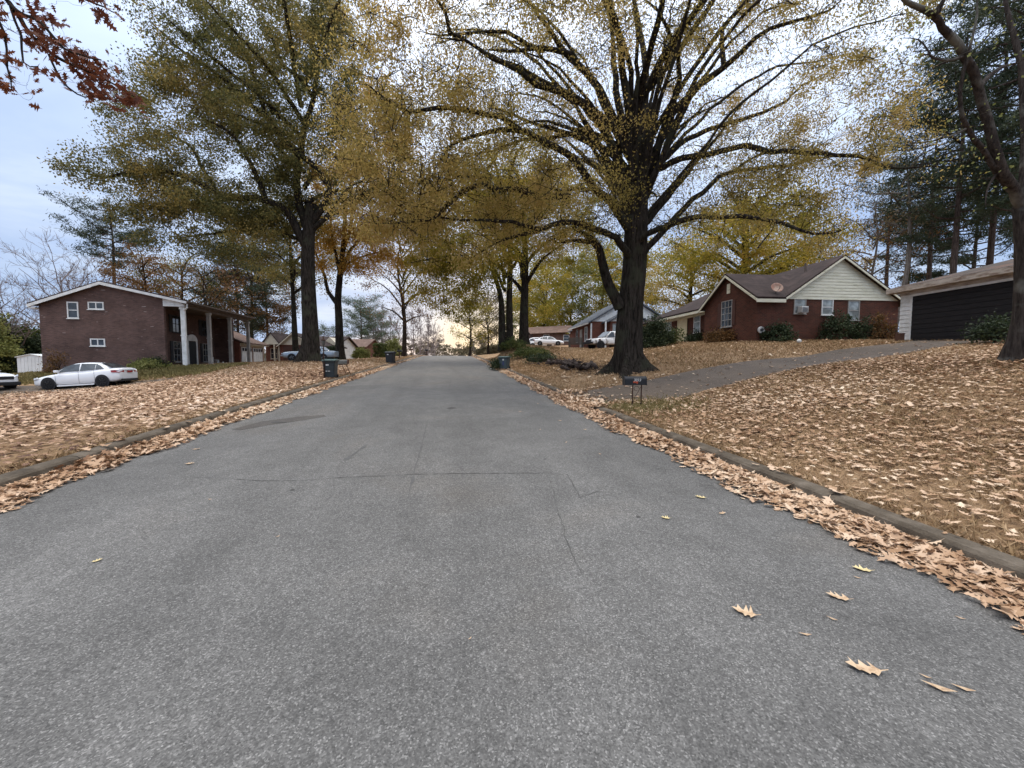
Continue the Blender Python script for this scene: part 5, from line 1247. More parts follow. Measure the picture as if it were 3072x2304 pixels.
slab(mb, (5.05, -0.3, 4.97), (1.45, -0.3, 2.52), (1.45, 5.0, 2.52), (5.05, 5.0, 4.97), 0.12); slab(mb, (5.05, -0.3, 4.97), (9.45, -0.3, 2.25), (9.45, 12.5, 2.25), (5.05, 12.5, 4.97), 0.12)
slab(mb, (5.05, 4.9, 4.96), (0.35, 4.9, 2.72), (0.35, 12.5, 2.72), (5.05, 12.5, 4.96), 0.12)
slab(mb, (-0.28, 2.45, 4.38), (-0.28, -0.36, 2.5), (1.5, -0.36, 2.5), (4.3, 2.45, 4.38), 0.11); slab(mb, (-0.28, 2.45, 4.38), (-0.28, 5.26, 2.5), (0.6, 5.26, 2.5), (4.3, 2.45, 4.38), 0.11)
rf = mb.build('roof', M['shingle_brown'], H2)
mb = MB(); mb.tube([(4.2, 1.4, 4.3), (4.2, 1.4, 4.85)], 0.06, 8); mb.build('vent_pipe', M['soffit'], rf)
mb = MB()
mb.prism([(-0.31, 2.45, 4.27), (-0.31, -0.36, 2.39), (-0.31, -0.34, 2.26), (-0.31, 2.45, 4.14)], (0.05, 0, 0)); mb.prism([(-0.31, 2.45, 4.27), (-0.31, 5.26, 2.39), (-0.31, 5.24, 2.26), (-0.31, 2.45, 4.14)], (0.05, 0, 0))
mb.box(-0.26, 1.5, -0.34, -0.29, 2.2, 2.39); mb.box(0.33, 0.39, 4.92, 12.4, 2.42, 2.6); mb.box(0.78, 0.9, 4.95, 12.2, 2.3, 2.7); mb.prism([(5.05, -0.335, 4.86), (9.4, -0.335, 2.16), (9.35, -0.335, 2.08), (5.05, -0.335, 4.75)], (0, 0.04, 0)); mb.prism([(5.05, -0.335, 4.86), (1.5, -0.335, 2.45), (1.55, -0.335, 2.37), (5.05, -0.335, 4.75)], (0, 0.04, 0))
mb.build('trim_board', M['white_dirty'], H2)
mb = MB(); mb.box(-0.03, 0.0, 2.3, 2.6, 3.15, 3.75); mb.build('gable_vent', M['white_dirty'], H2)
winpx(H2, 'x', 0, -1, 722.6, 731.6, 302.5, 325.5, nx=3, nz=4, fw=0.04, frame='column', glass='glass', shutter=None)
for u0, u1 in ((onp(H2, 735.6, 310, 'x', 0)[1], onp(H2, 732.6, 310, 'x', 0)[1]), (onp(H2, 721.6, 310, 'x', 0)[1], onp(H2, 718.3, 310, 'x', 0)[1])):
    z0, z1 = onp(H2, 727, 326, 'x', 0)[2], onp(H2, 727, 302, 'x', 0)[2]; mb = MB(); mb.box(-0.04, 0, u0, u1, z0, z1); mb.build('shutter', M['brown_door'], H2)
winpx(H2, 'y', 0, -1, 794.5, 804.5, 299.6, 313, nx=1, nz=2, fw=0.04, frame='column', glass='glass_pale'); winpx(H2, 'y', 0, -1, 822.3, 831.5, 300.2, 314.2, nx=1, nz=2, fw=0.05, glass='glass_pale'); winpx(H2, 'y', 0, -1, 848.5, 857.8, 301.5, 319.5, nx=1, nz=2, fw=0.04, frame='column', glass='glass_pale')
winpx(H2, 'x', 0.9, -1, 666.6, 671, 318, 334.5, nx=1, nz=2, fw=0.05, glass='glass_pale'); winpx(H2, 'x', 0.9, -1, 694.8, 700, 312.5, 331.5, nx=1, nz=2, fw=0.05, glass='glass_pale')
y0 = onp(H2, 687.5, 320, 'x', 0.9)[1]; y1 = onp(H2, 679, 320, 'x', 0.9)[1]
mb = MB(); mb.box(0.84, 0.9, y0, y1, -0.1, 2.3); mb.box(0.8, 0.84, y0 - 0.08, y0, -0.1, 2.3); mb.box(0.8, 0.84, y1, y1 + 0.08, -0.1, 2.3)
for k in range(3): mb.box(0.825, 0.84, y0 + 0.15, y1 - 0.15, 0.1 + k * 0.7, 0.65 + k * 0.7)
mb.build('door', M['cream'], H2)
mb = MB(); mb.box(1.2, 8.0, 12.2, 17.5, -0.4, 2.6); mb.build('garage_wall', M['cream'], H2)
mb = MB(); slab(mb, (0.7, 12.5, 2.62), (4.6, 12.5, 4.2), (4.6, 17.9, 4.2), (0.7, 17.9, 2.62), 0.12); slab(mb, (8.5, 12.5, 2.62), (4.6, 12.5, 4.2), (4.6, 17.9, 4.2), (8.5, 17.9, 2.62), 0.12); mb.build('garage_roof', M['shingle_brown'], H2)
mb = MB()
for k in range(5): mb.box(1.15, 1.2, 12.9, 16.8, 0.1 + k * 0.44, 0.1 + k * 0.44 + 0.42)
mb.build('garage_door', M['white_dirty'], H2)
H2M = local(H2)
def on_house(x, y, z): return H2M @ Vector((x, y, z))
# dish, hose reel, air conditioner
DS = thing('satellite_dish', 'round rust-stained satellite dish on the brown roof beside white siding', 'satellite dish', on_house(1.2, 0.1, 2.62), R(-5.9))
mb = MB(); mb.tube([(0, 0, 0), (0, -0.02, 0.3), (-0.02, -0.1, 0.42)], 0.025, 8); mb.build('mast', M['rim_dark'], DS)
mb = MB(); mb.M = Matrix.Translation((-0.04, -0.14, 0.45)) @ Matrix.Rotation(R(62), 4, 'X') @ Matrix.Rotation(R(-14), 4, 'Y'); mb.lathe([(0.001, -0.06), (0.14, -0.045), (0.25, -0.008), (0.31, 0.03), (0.3, 0.038), (0.24, 0.006), (0.001, -0.045)], 20); mb.build('reflector', M['dish'], DS, smooth=True)
mb = MB(); mb.tube([(-0.04, -0.1, 0.2), (-0.1, -0.4, 0.36), (-0.12, -0.46, 0.5)], 0.014, 6); mb.build('feed_arm', M['rim_dark'], DS)
p = onp(H2, 760, 330, 'y', -0.02)
HR = thing('hose_reel', 'round pale hose reel on the corner of the red brick wall', 'hose reel', on_house(p[0], -0.03, p[2]), R(-5.9))
mb = MB()
for rr, yy_ in ((0.17, -0.05), (0.17, -0.1), (0.14, -0.07), (0.11, -0.1)): a = np.linspace(0, 2 * math.pi, 19); mb.tube([(rr * math.cos(t), yy_, rr * math.sin(t)) for t in a], 0.022, 6)
mb.build('hose', M['sticker'], HR, smooth=True)
mb = MB(); mb.lathe([(0.001, 0), (0.09, 0), (0.09, -0.16), (0.2, -0.165), (0.2, -0.18), (0.001, -0.18)][:3] + [(0.001, -0.16)], 14, axis='y'); mb.build('drum', M['rim_dark'], HR)
a_ = onp(H2, 797.2, 313, 'y', -0.05); c_ = onp(H2, 804, 307, 'y', -0.05)
ac = MB(); ac.box(a_[0], c_[0], -0.36, -0.06, a_[2] - 0.0, c_[2]);
AC = thing('air_conditioner', 'window air conditioner in the left window of the red brick side wall', 'air conditioner', on_house(0, 0, 0), R(-5.9)); ac.build('case', M['sticker'], AC, bevel=0.01)
g = MB()
for k in range(6): g.box(a_[0] + 0.03, c_[0] - 0.03, -0.37, -0.362, a_[2] + 0.03 + k * 0.045, a_[2] + 0.055 + k * 0.045)
g.build('grille', M['black'], AC)

# ---------------------------------------------------------------- garage, right
o = P(910.6, 341.3, 18.45)
H3 = thing('garage', 'white detached garage with wide black door beside the red brick house', 'garage', o, R(-10.9))
mb = MB(); mb.box(0.05, 6.2, -6.0, 0.6, -0.6, 2.6); mb.build('wall', M['white_dirty'], H3)
mb = MB(); siding(mb, 'x', 0.05, -1, [(0.1, -0.1), (0.6, -0.1), (0.6, 2.4), (0.1, 2.4)], 0.2); siding(mb, 'y', 0.6, 1, [(0.05, -0.4), (6.2, -0.4), (6.2, 2.6), (0.05, 2.6)], 0.2); mb.build('siding', M['white'], H3)
mb = MB(); mb.box(-0.03, 0.045, 0.0, 0.1, -0.2, 2.12); mb.box(-0.03, 0.045, -5.1, -5.0, -0.2, 2.12); mb.box(-0.03, 0.045, -5.1, 0.1, 2.12, 2.22); mb.build('door_frame', M['white'], H3)
mb = MB(); mb.box(0.0, 0.047, -5.0, 0.0, -0.2, 2.12)
for k in range(10): mb.box(-0.02, 0.0, -5.0, 0.0, -0.1 + k * 0.222, -0.1 + k * 0.222 + 0.2)
mb.build('garage_door', M['dark_door'], H3)
mb = MB(); e = 2.62
mb.prism([(-0.3, 0.95, e), (-0.3, -6.4, e), (3.1, -3.7, e + 0.98), (3.1, -1.9, e + 0.98)], (0, 0, -0.09)); mb.prism([(6.5, 0.95, e), (6.5, -6.4, e), (3.1, -3.7, e + 0.98), (3.1, -1.9, e + 0.98)], (0, 0, -0.09)); mb.prism([(-0.3, 0.95, e), (6.5, 0.95, e), (3.1, -1.9, e + 0.98)], (0, 0, -0.09)); mb.prism([(-0.3, -6.4, e), (6.5, -6.4, e), (3.1, -3.7, e + 0.98)], (0, 0, -0.09))
mb.build('roof', M['shingle_old'], H3)
mb = MB(); mb.box(-0.36, -0.31, -6.4, 0.98, e - 0.24, e - 0.02); mb.box(-0.31, 6.5, 0.96, 1.0, e - 0.24, e - 0.04); mb.build('fascia', M['trim_brown'], H3)
mb = MB(); mb.box(-0.3, 0.05, -6.3, 0.94, e - 0.235, e - 0.19); mb.box(-0.01, 0.045, -6.0, 0.6, 2.22, e - 0.24); mb.build('soffit', M['trim_brown'], H3)
b = P(899.6, 341.8, 18.2); mb = MB(); mb.box(-0.12, 0.12, -0.1, 0.1, -0.05, 0.36); mb.box(-0.135, 0.135, -0.115, 0.115, 0.36, 0.4); q = mb.build('wooden_post', M['wood_brown']); q.location = b; q.rotation_euler = (0, 0, R(-10.9)); tag(q, 'short brown wooden post at the left corner of the garage', 'post')

# ---------------------------------------------------------------- grey-roofed house beyond
o = P(591.6, 346, 42)
H4 = thing('brick_house', 'brick house with slate-grey roof beyond the dented white truck', 'house', o, R(-5.9))
mb = MB(); mb.box(0, 8.6, 0, 8.2, -0.8, 2.65); mb.box(1.4, 5.2, -1.8, 0, -0.8, 2.5); mb.box(0.6, 7, 8.2, 11.5, -0.6, 2.5); mb.build('wall', M['brick_mid'], H4)
mb = MB(); slab(mb, (-0.5, -0.4, 2.55), (4.3, -0.4, 5.35), (4.3, 8.6, 5.35), (-0.5, 8.6, 2.55), 0.13); slab(mb, (9.1, -0.4, 2.55), (4.3, -0.4, 5.35), (4.3, 8.6, 5.35), (9.1, 8.6, 2.55), 0.13)
slab(mb, (1.0, -2.2, 2.45), (3.3, -2.2, 3.7), (3.3, 0.4, 3.7), (1.0, 0.4, 2.45), 0.1); slab(mb, (5.6, -2.2, 2.45), (3.3, -2.2, 3.7), (3.3, 0.4, 3.7), (5.6, 0.4, 2.45), 0.1); slab(mb, (0.2, 8.6, 2.4), (3.8, 8.6, 4.1), (3.8, 11.8, 4.1), (0.2, 11.8, 2.4), 0.1); slab(mb, (7.4, 8.6, 2.4), (3.8, 8.6, 4.1), (3.8, 11.8, 4.1), (7.4, 11.8, 2.4), 0.1)
mb.build('roof', M['shingle_grey'], H4)
mb = MB(); siding(mb, 'y', -0.05, -1, [(0, 2.65), (8.6, 2.65), (4.3, 5.18)], 0.2); siding(mb, 'y', -1.82, -1, [(1.4, 2.5), (5.2, 2.5), (3.3, 3.55)], 0.2); mb.box(-0.52, -0.47, -0.3, 8.5, 2.36, 2.52); mb.prism([(0, -0.02, 2.65), (8.6, -0.02, 2.65), (4.3, -0.02, 5.18)], (0, 8.0, 0)); mb.prism([(1.4, -1.8, 2.5), (5.2, -1.8, 2.5), (3.3, -1.8, 3.55)], (0, 1.8, 0)); mb.build('gable_siding', M['white'], H4)
for u, y in ((-0.1, -0.1), (0.85, -1.95)): mb = MB(); mb.box(u - 0.07, u + 0.07, y - 0.07, y + 0.07, -0.6, 2.45); mb.build('post', M['white'], H4)
window(H4, 'x', 0, -1, 1.6, 2.5, 0.7, 2.2, nx=1, nz=2, frame='white', glass='glass_pale'); window(H4, 'x', 0, -1, 5.4, 6.2, 0.7, 2.2, nx=1, nz=2, frame='column'); window(H4, 'y', -1.8, -1, 1.7, 2.4, 0.5, 2.2, nx=1, nz=2, glass='glass_pale', frame='column')
mb = MB(); mb.box(-0.06, 0, 3.6, 4.5, -0.4, 2.1); mb.build('door', M['column'], H4)
# low brown-roofed house behind the white cars
o = P(575, 344, 72); H5 = thing('brick_house', 'low brown-roofed house end seen above the white cars', 'house', o, R(-3))
mb = MB(); mb.box(-8, 0, 0, 9, -1, 1.9); mb.build('wall', M['brick_brown'], H5)
mb = MB(); slab(mb, (-8.6, -0.5, 1.8), (0.6, -0.5, 2.3), (0.6, 4.5, 3.9), (-8.6, 4.5, 3.3), 0.12); slab(mb, (-8.6, 9.5, 1.8), (0.6, 9.5, 2.3), (0.6, 4.5, 3.9), (-8.6, 4.5, 3.3), 0.12); mb.build('roof', M['shingle_tan'], H5)
window(H5, 'y', 0, -1, -2.2, -1.2, 0.6, 1.6); window(H5, 'y', 0, -1, -6.0, -5.0, 0.6, 1.6)

# ---------------------------------------------------------------- houses down the left side
o = P(280.5, 364, 50); o[2] = T1(o[0], o[1])
H6 = thing('house', 'beige house with twin gables and brown garage door left of the oak trunk', 'house', o, YAW)
mb = MB(); mb.box(0, 4.4, 0, 9, -0.8, 2.35); mb.box(-2.6, 0, 1.2, 9, -0.8, 2.35); mb.build('wall', M['brick_mid'], H6)
mb = MB(); slab(mb, (-0.3, -0.3, 2.25), (1.7, -0.3, 3.95), (1.7, 9, 3.95), (-0.3, 9, 2.25), 0.12); slab(mb, (4.9, -0.3, 2.25), (1.7, -0.3, 3.95), (1.7, 9, 3.95), (4.9, 9, 2.25), 0.12); slab(mb, (-2.5, -0.1, 2.45), (-1.15, -0.1, 4.0), (-1.15, 9, 4.0), (-2.5, 9, 2.45), 0.1); slab(mb, (0.1, -0.1, 2.45), (-1.15, -0.1, 4.0), (-1.15, 9, 4.0), (0.1, 9, 2.45), 0.1); mb.build('roof', M['shingle_brown'], H6)
mb = MB(); siding(mb, 'y', -0.05, -1, [(-0.05, 2.35), (4.5, 2.35), (1.7, 3.85)], 0.18); mb.prism([(-0.05, 0, 2.36), (4.5, 0, 2.36), (1.7, 0, 3.82)], (0, 1.0, 0)); siding(mb, 'y', 0.05, -1, [(-2.4, 2.42), (0, 2.42), (-1.15, 3.85)], 0.18); mb.prism([(-2.4, 0.09, 2.42), (0, 0.09, 2.42), (-1.15, 0.09, 3.82)], (0, 1.0, 0))
mb.prism([(-0.32, -0.34, 2.12), (1.7, -0.34, 3.84), (1.7, -0.34, 3.66), (-0.2, -0.34, 2.05)], (0, 0.04, 0)); mb.prism([(4.92, -0.34, 2.12), (1.7, -0.34, 3.84), (1.7, -0.34, 3.66), (4.8, -0.34, 2.05)], (0, 0.04, 0)); mb.build('gable_siding', M['beige'], H6)
for u in (-2.2, -0.75, -0.15): mb = MB(); mb.box(u - 0.07, u + 0.07, 0.0, 0.14, -0.5, 2.4); mb.build('post', M['beige'], H6)
mb = MB(); mb.box(0.45, 4.2, -0.05, 0, -0.1, 2.2)
for k in range(4): mb.box(0.5, 4.15, -0.07, -0.05, 0.0 + k * 0.54, 0.48 + k * 0.54)
mb.build('garage_door', M['brown_door'], H6)
window(H6, 'y', 1.2, -1, -1.9, -1.1, 0.6, 1.9, nx=1, nz=2, frame='beige')
def far_house(label, px, py, d, w, dp, h, rise, wallm, roofm, rz, gable=None, extra=None, front_gable=None):
    o = P(px, py, d); o[2] = min(o[2], T1(o[0], o[1]) + 0.2)
    r = thing('house', label, 'house', o, rz)
    mb = MB(); mb.box(0, w, 0, dp, -1, h); mb.build('wall', M[wallm], r)
    mb = MB(); slab(mb, (-0.4, -0.4, h - 0.1), (w + 0.4, -0.4, h - 0.1), (w + 0.4, dp / 2, h + rise), (-0.4, dp / 2, h + rise), 0.12); slab(mb, (-0.4, dp + 0.4, h - 0.1), (w + 0.4, dp + 0.4, h - 0.1), (w + 0.4, dp / 2, h + rise), (-0.4, dp / 2, h + rise), 0.12); mb.build('roof', M[roofm], r)
    mb = MB(); mb.prism([(0, 0.1, h), (0, dp - 0.1, h), (0, dp / 2, h + rise * 0.92)], (0.1, 0, 0)); mb.prism([(w, 0.1, h), (w, dp - 0.1, h), (w, dp / 2, h + rise * 0.92)], (-0.1, 0, 0)); mb.build('gable', M[gable or wallm], r)
    return r
h7 = far_house('white house with small front gable and brown roof between the two left trunks', 312, 361.5, 56, 3.6, 8, 2.5, 1.4, 'white', 'shingle_brown', YAW + R(4))
window(h7, 'y', 0, -1, 1.2, 2.2, 0.5, 2.0, nx=1, nz=2)
mb = MB(); mb.prism([(1.6, -0.5, 2.35), (3.9, -0.5, 2.35), (2.75, -0.5, 3.5)], (0, 3, 0)); mb.build('front_gable', M['beige'], h7); mb = MB(); mb.box(1.7, 3.8, -0.45, 0, -0.3, 2.34); mb.build('entry_wall', M['column'], h7)
h8 = far_house('brown-roofed brick house with red porch right of the slender oak trunk', 334, 361, 66, 5.2, 9, 2.5, 1.5, 'brick_mid', 'shingle_tan', YAW + R(2))
mb = MB(); mb.box(2.8, 4.0, -0.03, 0, -0.3, 2.2); mb.build('shade_panel', M['recess_shade'], h8); mb = MB(); mb.box(4.05, 4.6, -0.1, 0, -0.3, 2.3); mb.build('red_panel', M['brown_door'], h8); window(h8, 'y', 0, -1, 0.6, 1.5, 0.6, 1.9)  # flat dark panel stands in for the shade of a porch recess
m_, nt_, ns_, ln_ = new_mat('lit_globe'); e_ = ns_.new('ShaderNodeEmission'); e_.inputs['Color'].default_value = rgb(1, 0.95, 0.85); e_.inputs['Strength'].default_value = 2.2; o_ = ns_.new('ShaderNodeOutputMaterial'); ln_.new(e_.outputs[0], o_.inputs[0]); M['lamp'] = m_
p = onp(h8, 346.9, 351.4, 'y', -0.6); mb = MB(); mb.lathe([(0.001, -0.26), (0.15, -0.21), (0.25, -0.08), (0.26, 0.06), (0.18, 0.2), (0.001, 0.26)], 12, c=(p[0], -0.6, p[2])); lg = mb.build('porch_lamp', M['lamp'], h8, smooth=True)
mb = MB(); mb.tube([(p[0], -0.6, -0.6), (p[0], -0.6, p[2] - 0.25)], 0.04, 6); mb.build('lamp_pole', M['black'], lg)
h9 = far_house('tan gabled house farthest along the left side, behind yellow-green shrubs', 358, 359, 84, 4.2, 8, 2.2, 1.4, 'beige', 'shingle_tan', YAW + R(20))
window(h9, 'y', 0, -1, 1.0, 1.8, 0.6, 1.7)

# ---------------------------------------------------------------- vehicles
def car(name, label, loc, rz, Lc, Wc, st, gh, paint, wheels, R_w=0.32, pitch=0.0, rim='rim', group=None, cat='car', roll=0.0, seams=(), side_win=None, details=None, glass='car_glass'):
    """st: (x, z_bottom, z_top, half-width); gh: (x, z_belt, z_roof, half_belt, half_roof); x runs rear(-) to front(+)"""
    c = thing(name, label, cat, loc, rz, group); c.rotation_euler = (roll, pitch, rz)
    mb = MB(); ring = []
    for (x, zb, zt, w) in st:
        h = zt - zb
        half = [(0, zb), (0.8 * w, zb), (0.96 * w, zb + 0.07 * h + 0.02), (w, zb + 0.42 * h), (0.985 * w, zb + 0.72 * h), (0.93 * w, zt - 0.05), (0.8 * w, zt + 0.0), (0.45 * w, zt + 0.025), (0, zt + 0.03)]
        ring.append([(x, y, z) for y, z in half] + [(x, -y, z) for y, z in half[-2:0:-1]])
    n = len(ring[0]); mb.v = [p for r_ in ring for p in r_]
    mb.f = [(i * n + k, i * n + (k + 1) % n, (i + 1) * n + (k + 1) % n, (i + 1) * n + k) for i in range(len(ring) - 1) for k in range(n)] + [tuple(range(n)), tuple((len(ring) - 1) * n + k for k in range(n))]
    mb.m = [0] * len(mb.f); body = mb.build('body', M[paint], c, smooth=True, subsurf=2)
    mb = MB(); ring = []
    for (x, zb, zt, wb, wr) in gh:
        h = zt - zb; half = [(wb, zb - 0.06), (wb, zb), (wb + (wr - wb) * 0.5, zb + 0.55 * h), (wr, zb + 0.9 * h), (wr * 0.88, zt - 0.01 * h), (wr * 0.5, zt + 0.015), (0, zt + 0.02)]
        ring.append([(x, y, z) for y, z in half] + [(x, -y, z) for y, z in half[-2::-1]])
    n = len(ring[0]); mb.v = [p for r_ in ring for p in r_]
    mb.f = [(i * n + k, i * n + k + 1, (i + 1) * n + k + 1, (i + 1) * n + k) for i in range(len(ring) - 1) for k in range(n - 1)] + [tuple(range(n)), tuple((len(ring) - 1) * n + k for k in range(n))]
    mb.m = [0] * len(mb.f); mb.build('cabin', M[paint], c, smooth=True, subsurf=1)
    gx = np.array([g[0] for g in gh])
    def sidey(x, z):
        zb, zt, wb, wr = (np.interp(x, gx, [g[i] for g in gh]) for i in (1, 2, 3, 4)); t = np.clip((z - zb) / max(zt - zb, 0.05), 0, 1)
        return np.interp(t, [0, 0.55, 0.9, 1], [wb, wb + (wr - wb) * 0.5, wr, wr * 0.9])
    for poly in side_win or []:
        for s in (1, -1):
            g = MB(); q = [(x, s * (sidey(x, z) + 0.03), z) for x, z in poly]; g.prism(q, (0, -s * 0.05, 0)); g.build('side_window', M[glass], c)
    a, b2 = gh[0], gh[1]
    for (A_, B_, nm) in ((gh[0], gh[1], 'rear_window'), (gh[-1], gh[-2], 'windscreen')):
        d = np.array([B_[0] - A_[0], 0, B_[2] - A_[2]]); nn = np.array([-d[2], 0, d[0]]); nn /= np.linalg.norm(nn)
        if nn[2] < 0: nn = -nn
        lerp = lambda t: np.array([A_[0] + (B_[0] - A_[0]) * t, 0, A_[2] + (B_[2] - A_[2]) * t])
        p0, p1 = lerp(0.1), lerp(0.93); w0, w1 = A_[3] * 0.86, B_[4] * 0.86; off = nn * 0.028
        g = MB(); g.prism([p0 + [0, -w0, 0] + off, p0 + [0, w0, 0] + off, p1 + [0, w1, 0] + off, p1 + [0, -w1, 0] + off], -nn * 0.02); g.build(nm, M[glass], c)
    for (wx, half) in wheels:
        for s in (1, -1):
            ar = MB(); ar.lathe([(0.001, 0), (R_w * 1.16, 0), (R_w * 1.16, 0.02), (0.001, 0.02)], 26, axis='y', c=(wx, s * (half - 0.008) - (0.02 if s > 0 else 0) + (0.012 * s), R_w * 1.02)); ar.build('wheel_arch', M['black'], c)
            wl = thing('wheel', None, None, (0, 0, 0)); wl.parent = c; wl.location = (wx, s * (half - 0.1), R_w)
            ty = MB(); ty.lathe([(R_w * 0.62, -0.1), (R_w * 0.9, -0.11), (R_w, -0.07), (R_w, 0.07), (R_w * 0.9, 0.125), (R_w * 0.62, 0.115)] if s > 0 else [(R_w * 0.62, -0.115), (R_w * 0.9, -0.125), (R_w, -0.07), (R_w, 0.07), (R_w * 0.9, 0.11), (R_w * 0.62, 0.1)], 24, axis='y'); ty.build('tyre', M['rubber'], wl, smooth=True)
            rm = MB(); rm.lathe([(0.001, 0), (R_w * 0.64, 0), (R_w * 0.64, 0.02), (0.001, 0.02)], 20, axis='y', c=(0, s * 0.07 - 0.01, 0))
            for k in range(7):
                th = 2 * math.pi * k / 7; dx, dz = math.cos(th), math.sin(th); px_, pz_ = -dz * 0.028, dx * 0.028; yo = s * 0.1
                rm.prism([(dx * 0.03 + px_, yo, dz * 0.03 + pz_), (dx * 0.03 - px_, yo, dz * 0.03 - pz_), (dx * R_w * 0.63 - px_ * 1.2, yo, dz * R_w * 0.63 - pz_ * 1.2), (dx * R_w * 0.63 + px_ * 1.2, yo, dz * R_w * 0.63 + pz_ * 1.2)], (0, s * 0.015, 0))
            rm.build('rim', M[rim], wl)
    for x0, z0, x1, z1 in seams:
        for s in (1, -1):
            w_at = lambda x: np.interp(x, [q[0] for q in st], [q[3] for q in st])
            g = MB(); g.tube([(x0, s * (w_at(x0) + 0.0), z0), ((x0 + x1) / 2, s * (w_at((x0 + x1) / 2) + 0.001), (z0 + z1) / 2), (x1, s * (w_at(x1) - 0.02), z1)], 0.006, 4); g.build('door_seam', M['black'], c)
    return c
def blockp(c, name, mat, x0, x1, y0, y1, z0, z1, both=False, bevel=0.01):
    for s in ((1, -1) if both else (1,)):
        g = MB(); g.box(x0, x1, min(s * y0, s * y1), max(s * y0, s * y1), z0, z1); g.build(name, M[mat], c, bevel=bevel)
SEDAN = [(-2.3, 0.42, 0.9, 0.7), (-2.26, 0.34, 1.0, 0.8), (-2.0, 0.26, 1.04, 0.87), (-1.4, 0.24, 1.0, 0.89), (-0.6, 0.2, 0.93, 0.89), (0.4, 0.2, 0.9, 0.89), (0.9, 0.2, 0.88, 0.885), (1.4, 0.22, 0.82, 0.875), (1.9, 0.22, 0.74, 0.84), (2.2, 0.24, 0.64, 0.74), (2.3, 0.3, 0.52, 0.62)]
GH = [(-1.86, 0.98, 1.02, 0.72, 0.62), (-1.15, 0.95, 1.37, 0.77, 0.55), (-0.5, 0.92, 1.43, 0.8, 0.57), (0.2, 0.9, 1.41, 0.8, 0.57), (0.62, 0.9, 1.28, 0.79, 0.58), (1.22, 0.86, 0.89, 0.76, 0.7)]
WIN = [[(0.95, 0.94), (-0.18, 0.97), (-0.14, 1.36), (0.3, 1.34), (0.58, 1.22)], [(-0.24, 0.97), (-0.98, 1.0), (-0.95, 1.33), (-0.24, 1.37)], [(-1.02, 1.0), (-1.42, 1.04), (-1.2, 1.22), (-1.0, 1.32)]]
pf, pr = P(46, 390.2, 22.6), P(102.4, 386.9, 23.2)
mid = (pf + pr) / 2; v = pr - pf
rzc = math.atan2(-v[1], -v[0]); pit = math.atan2(v[2], math.hypot(v[0], v[1]))
nrm = np.array([math.cos(rzc + math.pi / 2), math.sin(rzc + math.pi / 2), 0]); cen = mid + (nrm if nrm.dot(-c_f) < 0 else -nrm) * 0.8
cen[2] = mid[2] - 0.0
cen[2] -= 0.01
sed = car('parked_car', 'white four-door sedan parked before the brown brick house, tail towards road', cen, rzc, 4.6, 1.78, SEDAN, GH, 'car_white', [(1.38, 0.88), (-1.38, 0.89)], 0.325, pitch=pit, rim='rim_dark', seams=[(0.98, 0.3, 1.0, 0.86), (-0.2, 0.26, -0.2, 0.92), (-1.02, 0.34, -1.0, 0.95)], side_win=WIN)
sed.scale = (0.955, 1.0, 1.08); sed.location = Vector(sed.location) - Vector((math.cos(rzc), math.sin(rzc), 0)) * 0.14
for s in (1, -1):
    g = MB(); g.prism([(-2.27, s * 0.42, 0.76), (-2.25, s * 0.8, 0.78), (-1.9, s * 0.885, 0.8), (-1.9, s * 0.885, 0.92), (-2.23, s * 0.79, 0.92), (-2.3, s * 0.42, 0.9)], (-0.02, s * 0.012, 0)); g.build('tail_light', M['red_lens'], sed)
    g = MB(); g.prism([(2.26, s * 0.5, 0.56), (2.1, s * 0.78, 0.58), (1.85, s * 0.85, 0.64), (1.9, s * 0.82, 0.72), (2.16, s * 0.7, 0.68)], (0.03, s * 0.015, 0)); g.build('headlight', M['lens'], sed)
blockp(sed, 'mirror', 'car_white', 0.72, 0.92, 0.88, 1.06, 0.93, 1.06, True, 0.03)
blockp(sed, 'number_plate', 'red_lens', -2.345, -2.325, -0.22, 0.22, 0.76, 0.87); blockp(sed, 'plate_trim', 'black', -2.34, -2.32, -0.36, 0.36, 0.88, 0.91); blockp(sed, 'rear_diffuser', 'black', -2.33, -1.95, -0.66, 0.66, 0.28, 0.42); blockp(sed, 'sill', 'car_white', -0.95, 0.95, 0.84, 0.895, 0.17, 0.24, True); blockp(sed, 'grille', 'black', 2.24, 2.3, -0.35, 0.35, 0.4, 0.58)
# white crossover at the left edge, nose to the right
SUV = [(-2.25, 0.5, 1.0, 0.72), (-2.2, 0.36, 1.06, 0.84), (-1.5, 0.26, 1.05, 0.9), (-0.5, 0.24, 1.02, 0.9), (0.6, 0.24, 1.0, 0.9), (1.2, 0.26, 0.98, 0.89), (1.7, 0.26, 0.94, 0.87), (2.05, 0.28, 0.86, 0.8), (2.2, 0.32, 0.72, 0.7)]
SGH = [(-2.15, 1.05, 1.12, 0.76, 0.66), (-1.85, 1.05, 1.6, 0.8, 0.6), (-1.0, 1.03, 1.68, 0.82, 0.62), (0.1, 1.01, 1.66, 0.82, 0.62), (0.5, 1.0, 1.5, 0.81, 0.62), (1.15, 0.97, 1.02, 0.78, 0.72)]
SWIN = [[(0.85, 1.04), (-0.2, 1.06), (-0.15, 1.57), (0.2, 1.56), (0.5, 1.42)], [(-0.26, 1.06), (-1.1, 1.08), (-1.1, 1.58), (-0.26, 1.59)], [(-1.16, 1.08), (-1.85, 1.12), (-1.75, 1.45), (-1.2, 1.56)]]
b = P(2, 391.6, 22.0); fw = np.array([math.cos(R(-18)), math.sin(R(-18)), 0]); cen = b - fw * 2.15; cen[2] = T1(cen[0], cen[1]) + 0.03
sv = car('parked_car', 'white crossover with black lower bumper at the left edge, nose towards sedan', cen, R(-18), 4.4, 1.8, SUV, SGH, 'car_white', [(1.35, 0.9), (-1.35, 0.9)], 0.34, rim='rim', side_win=SWIN)
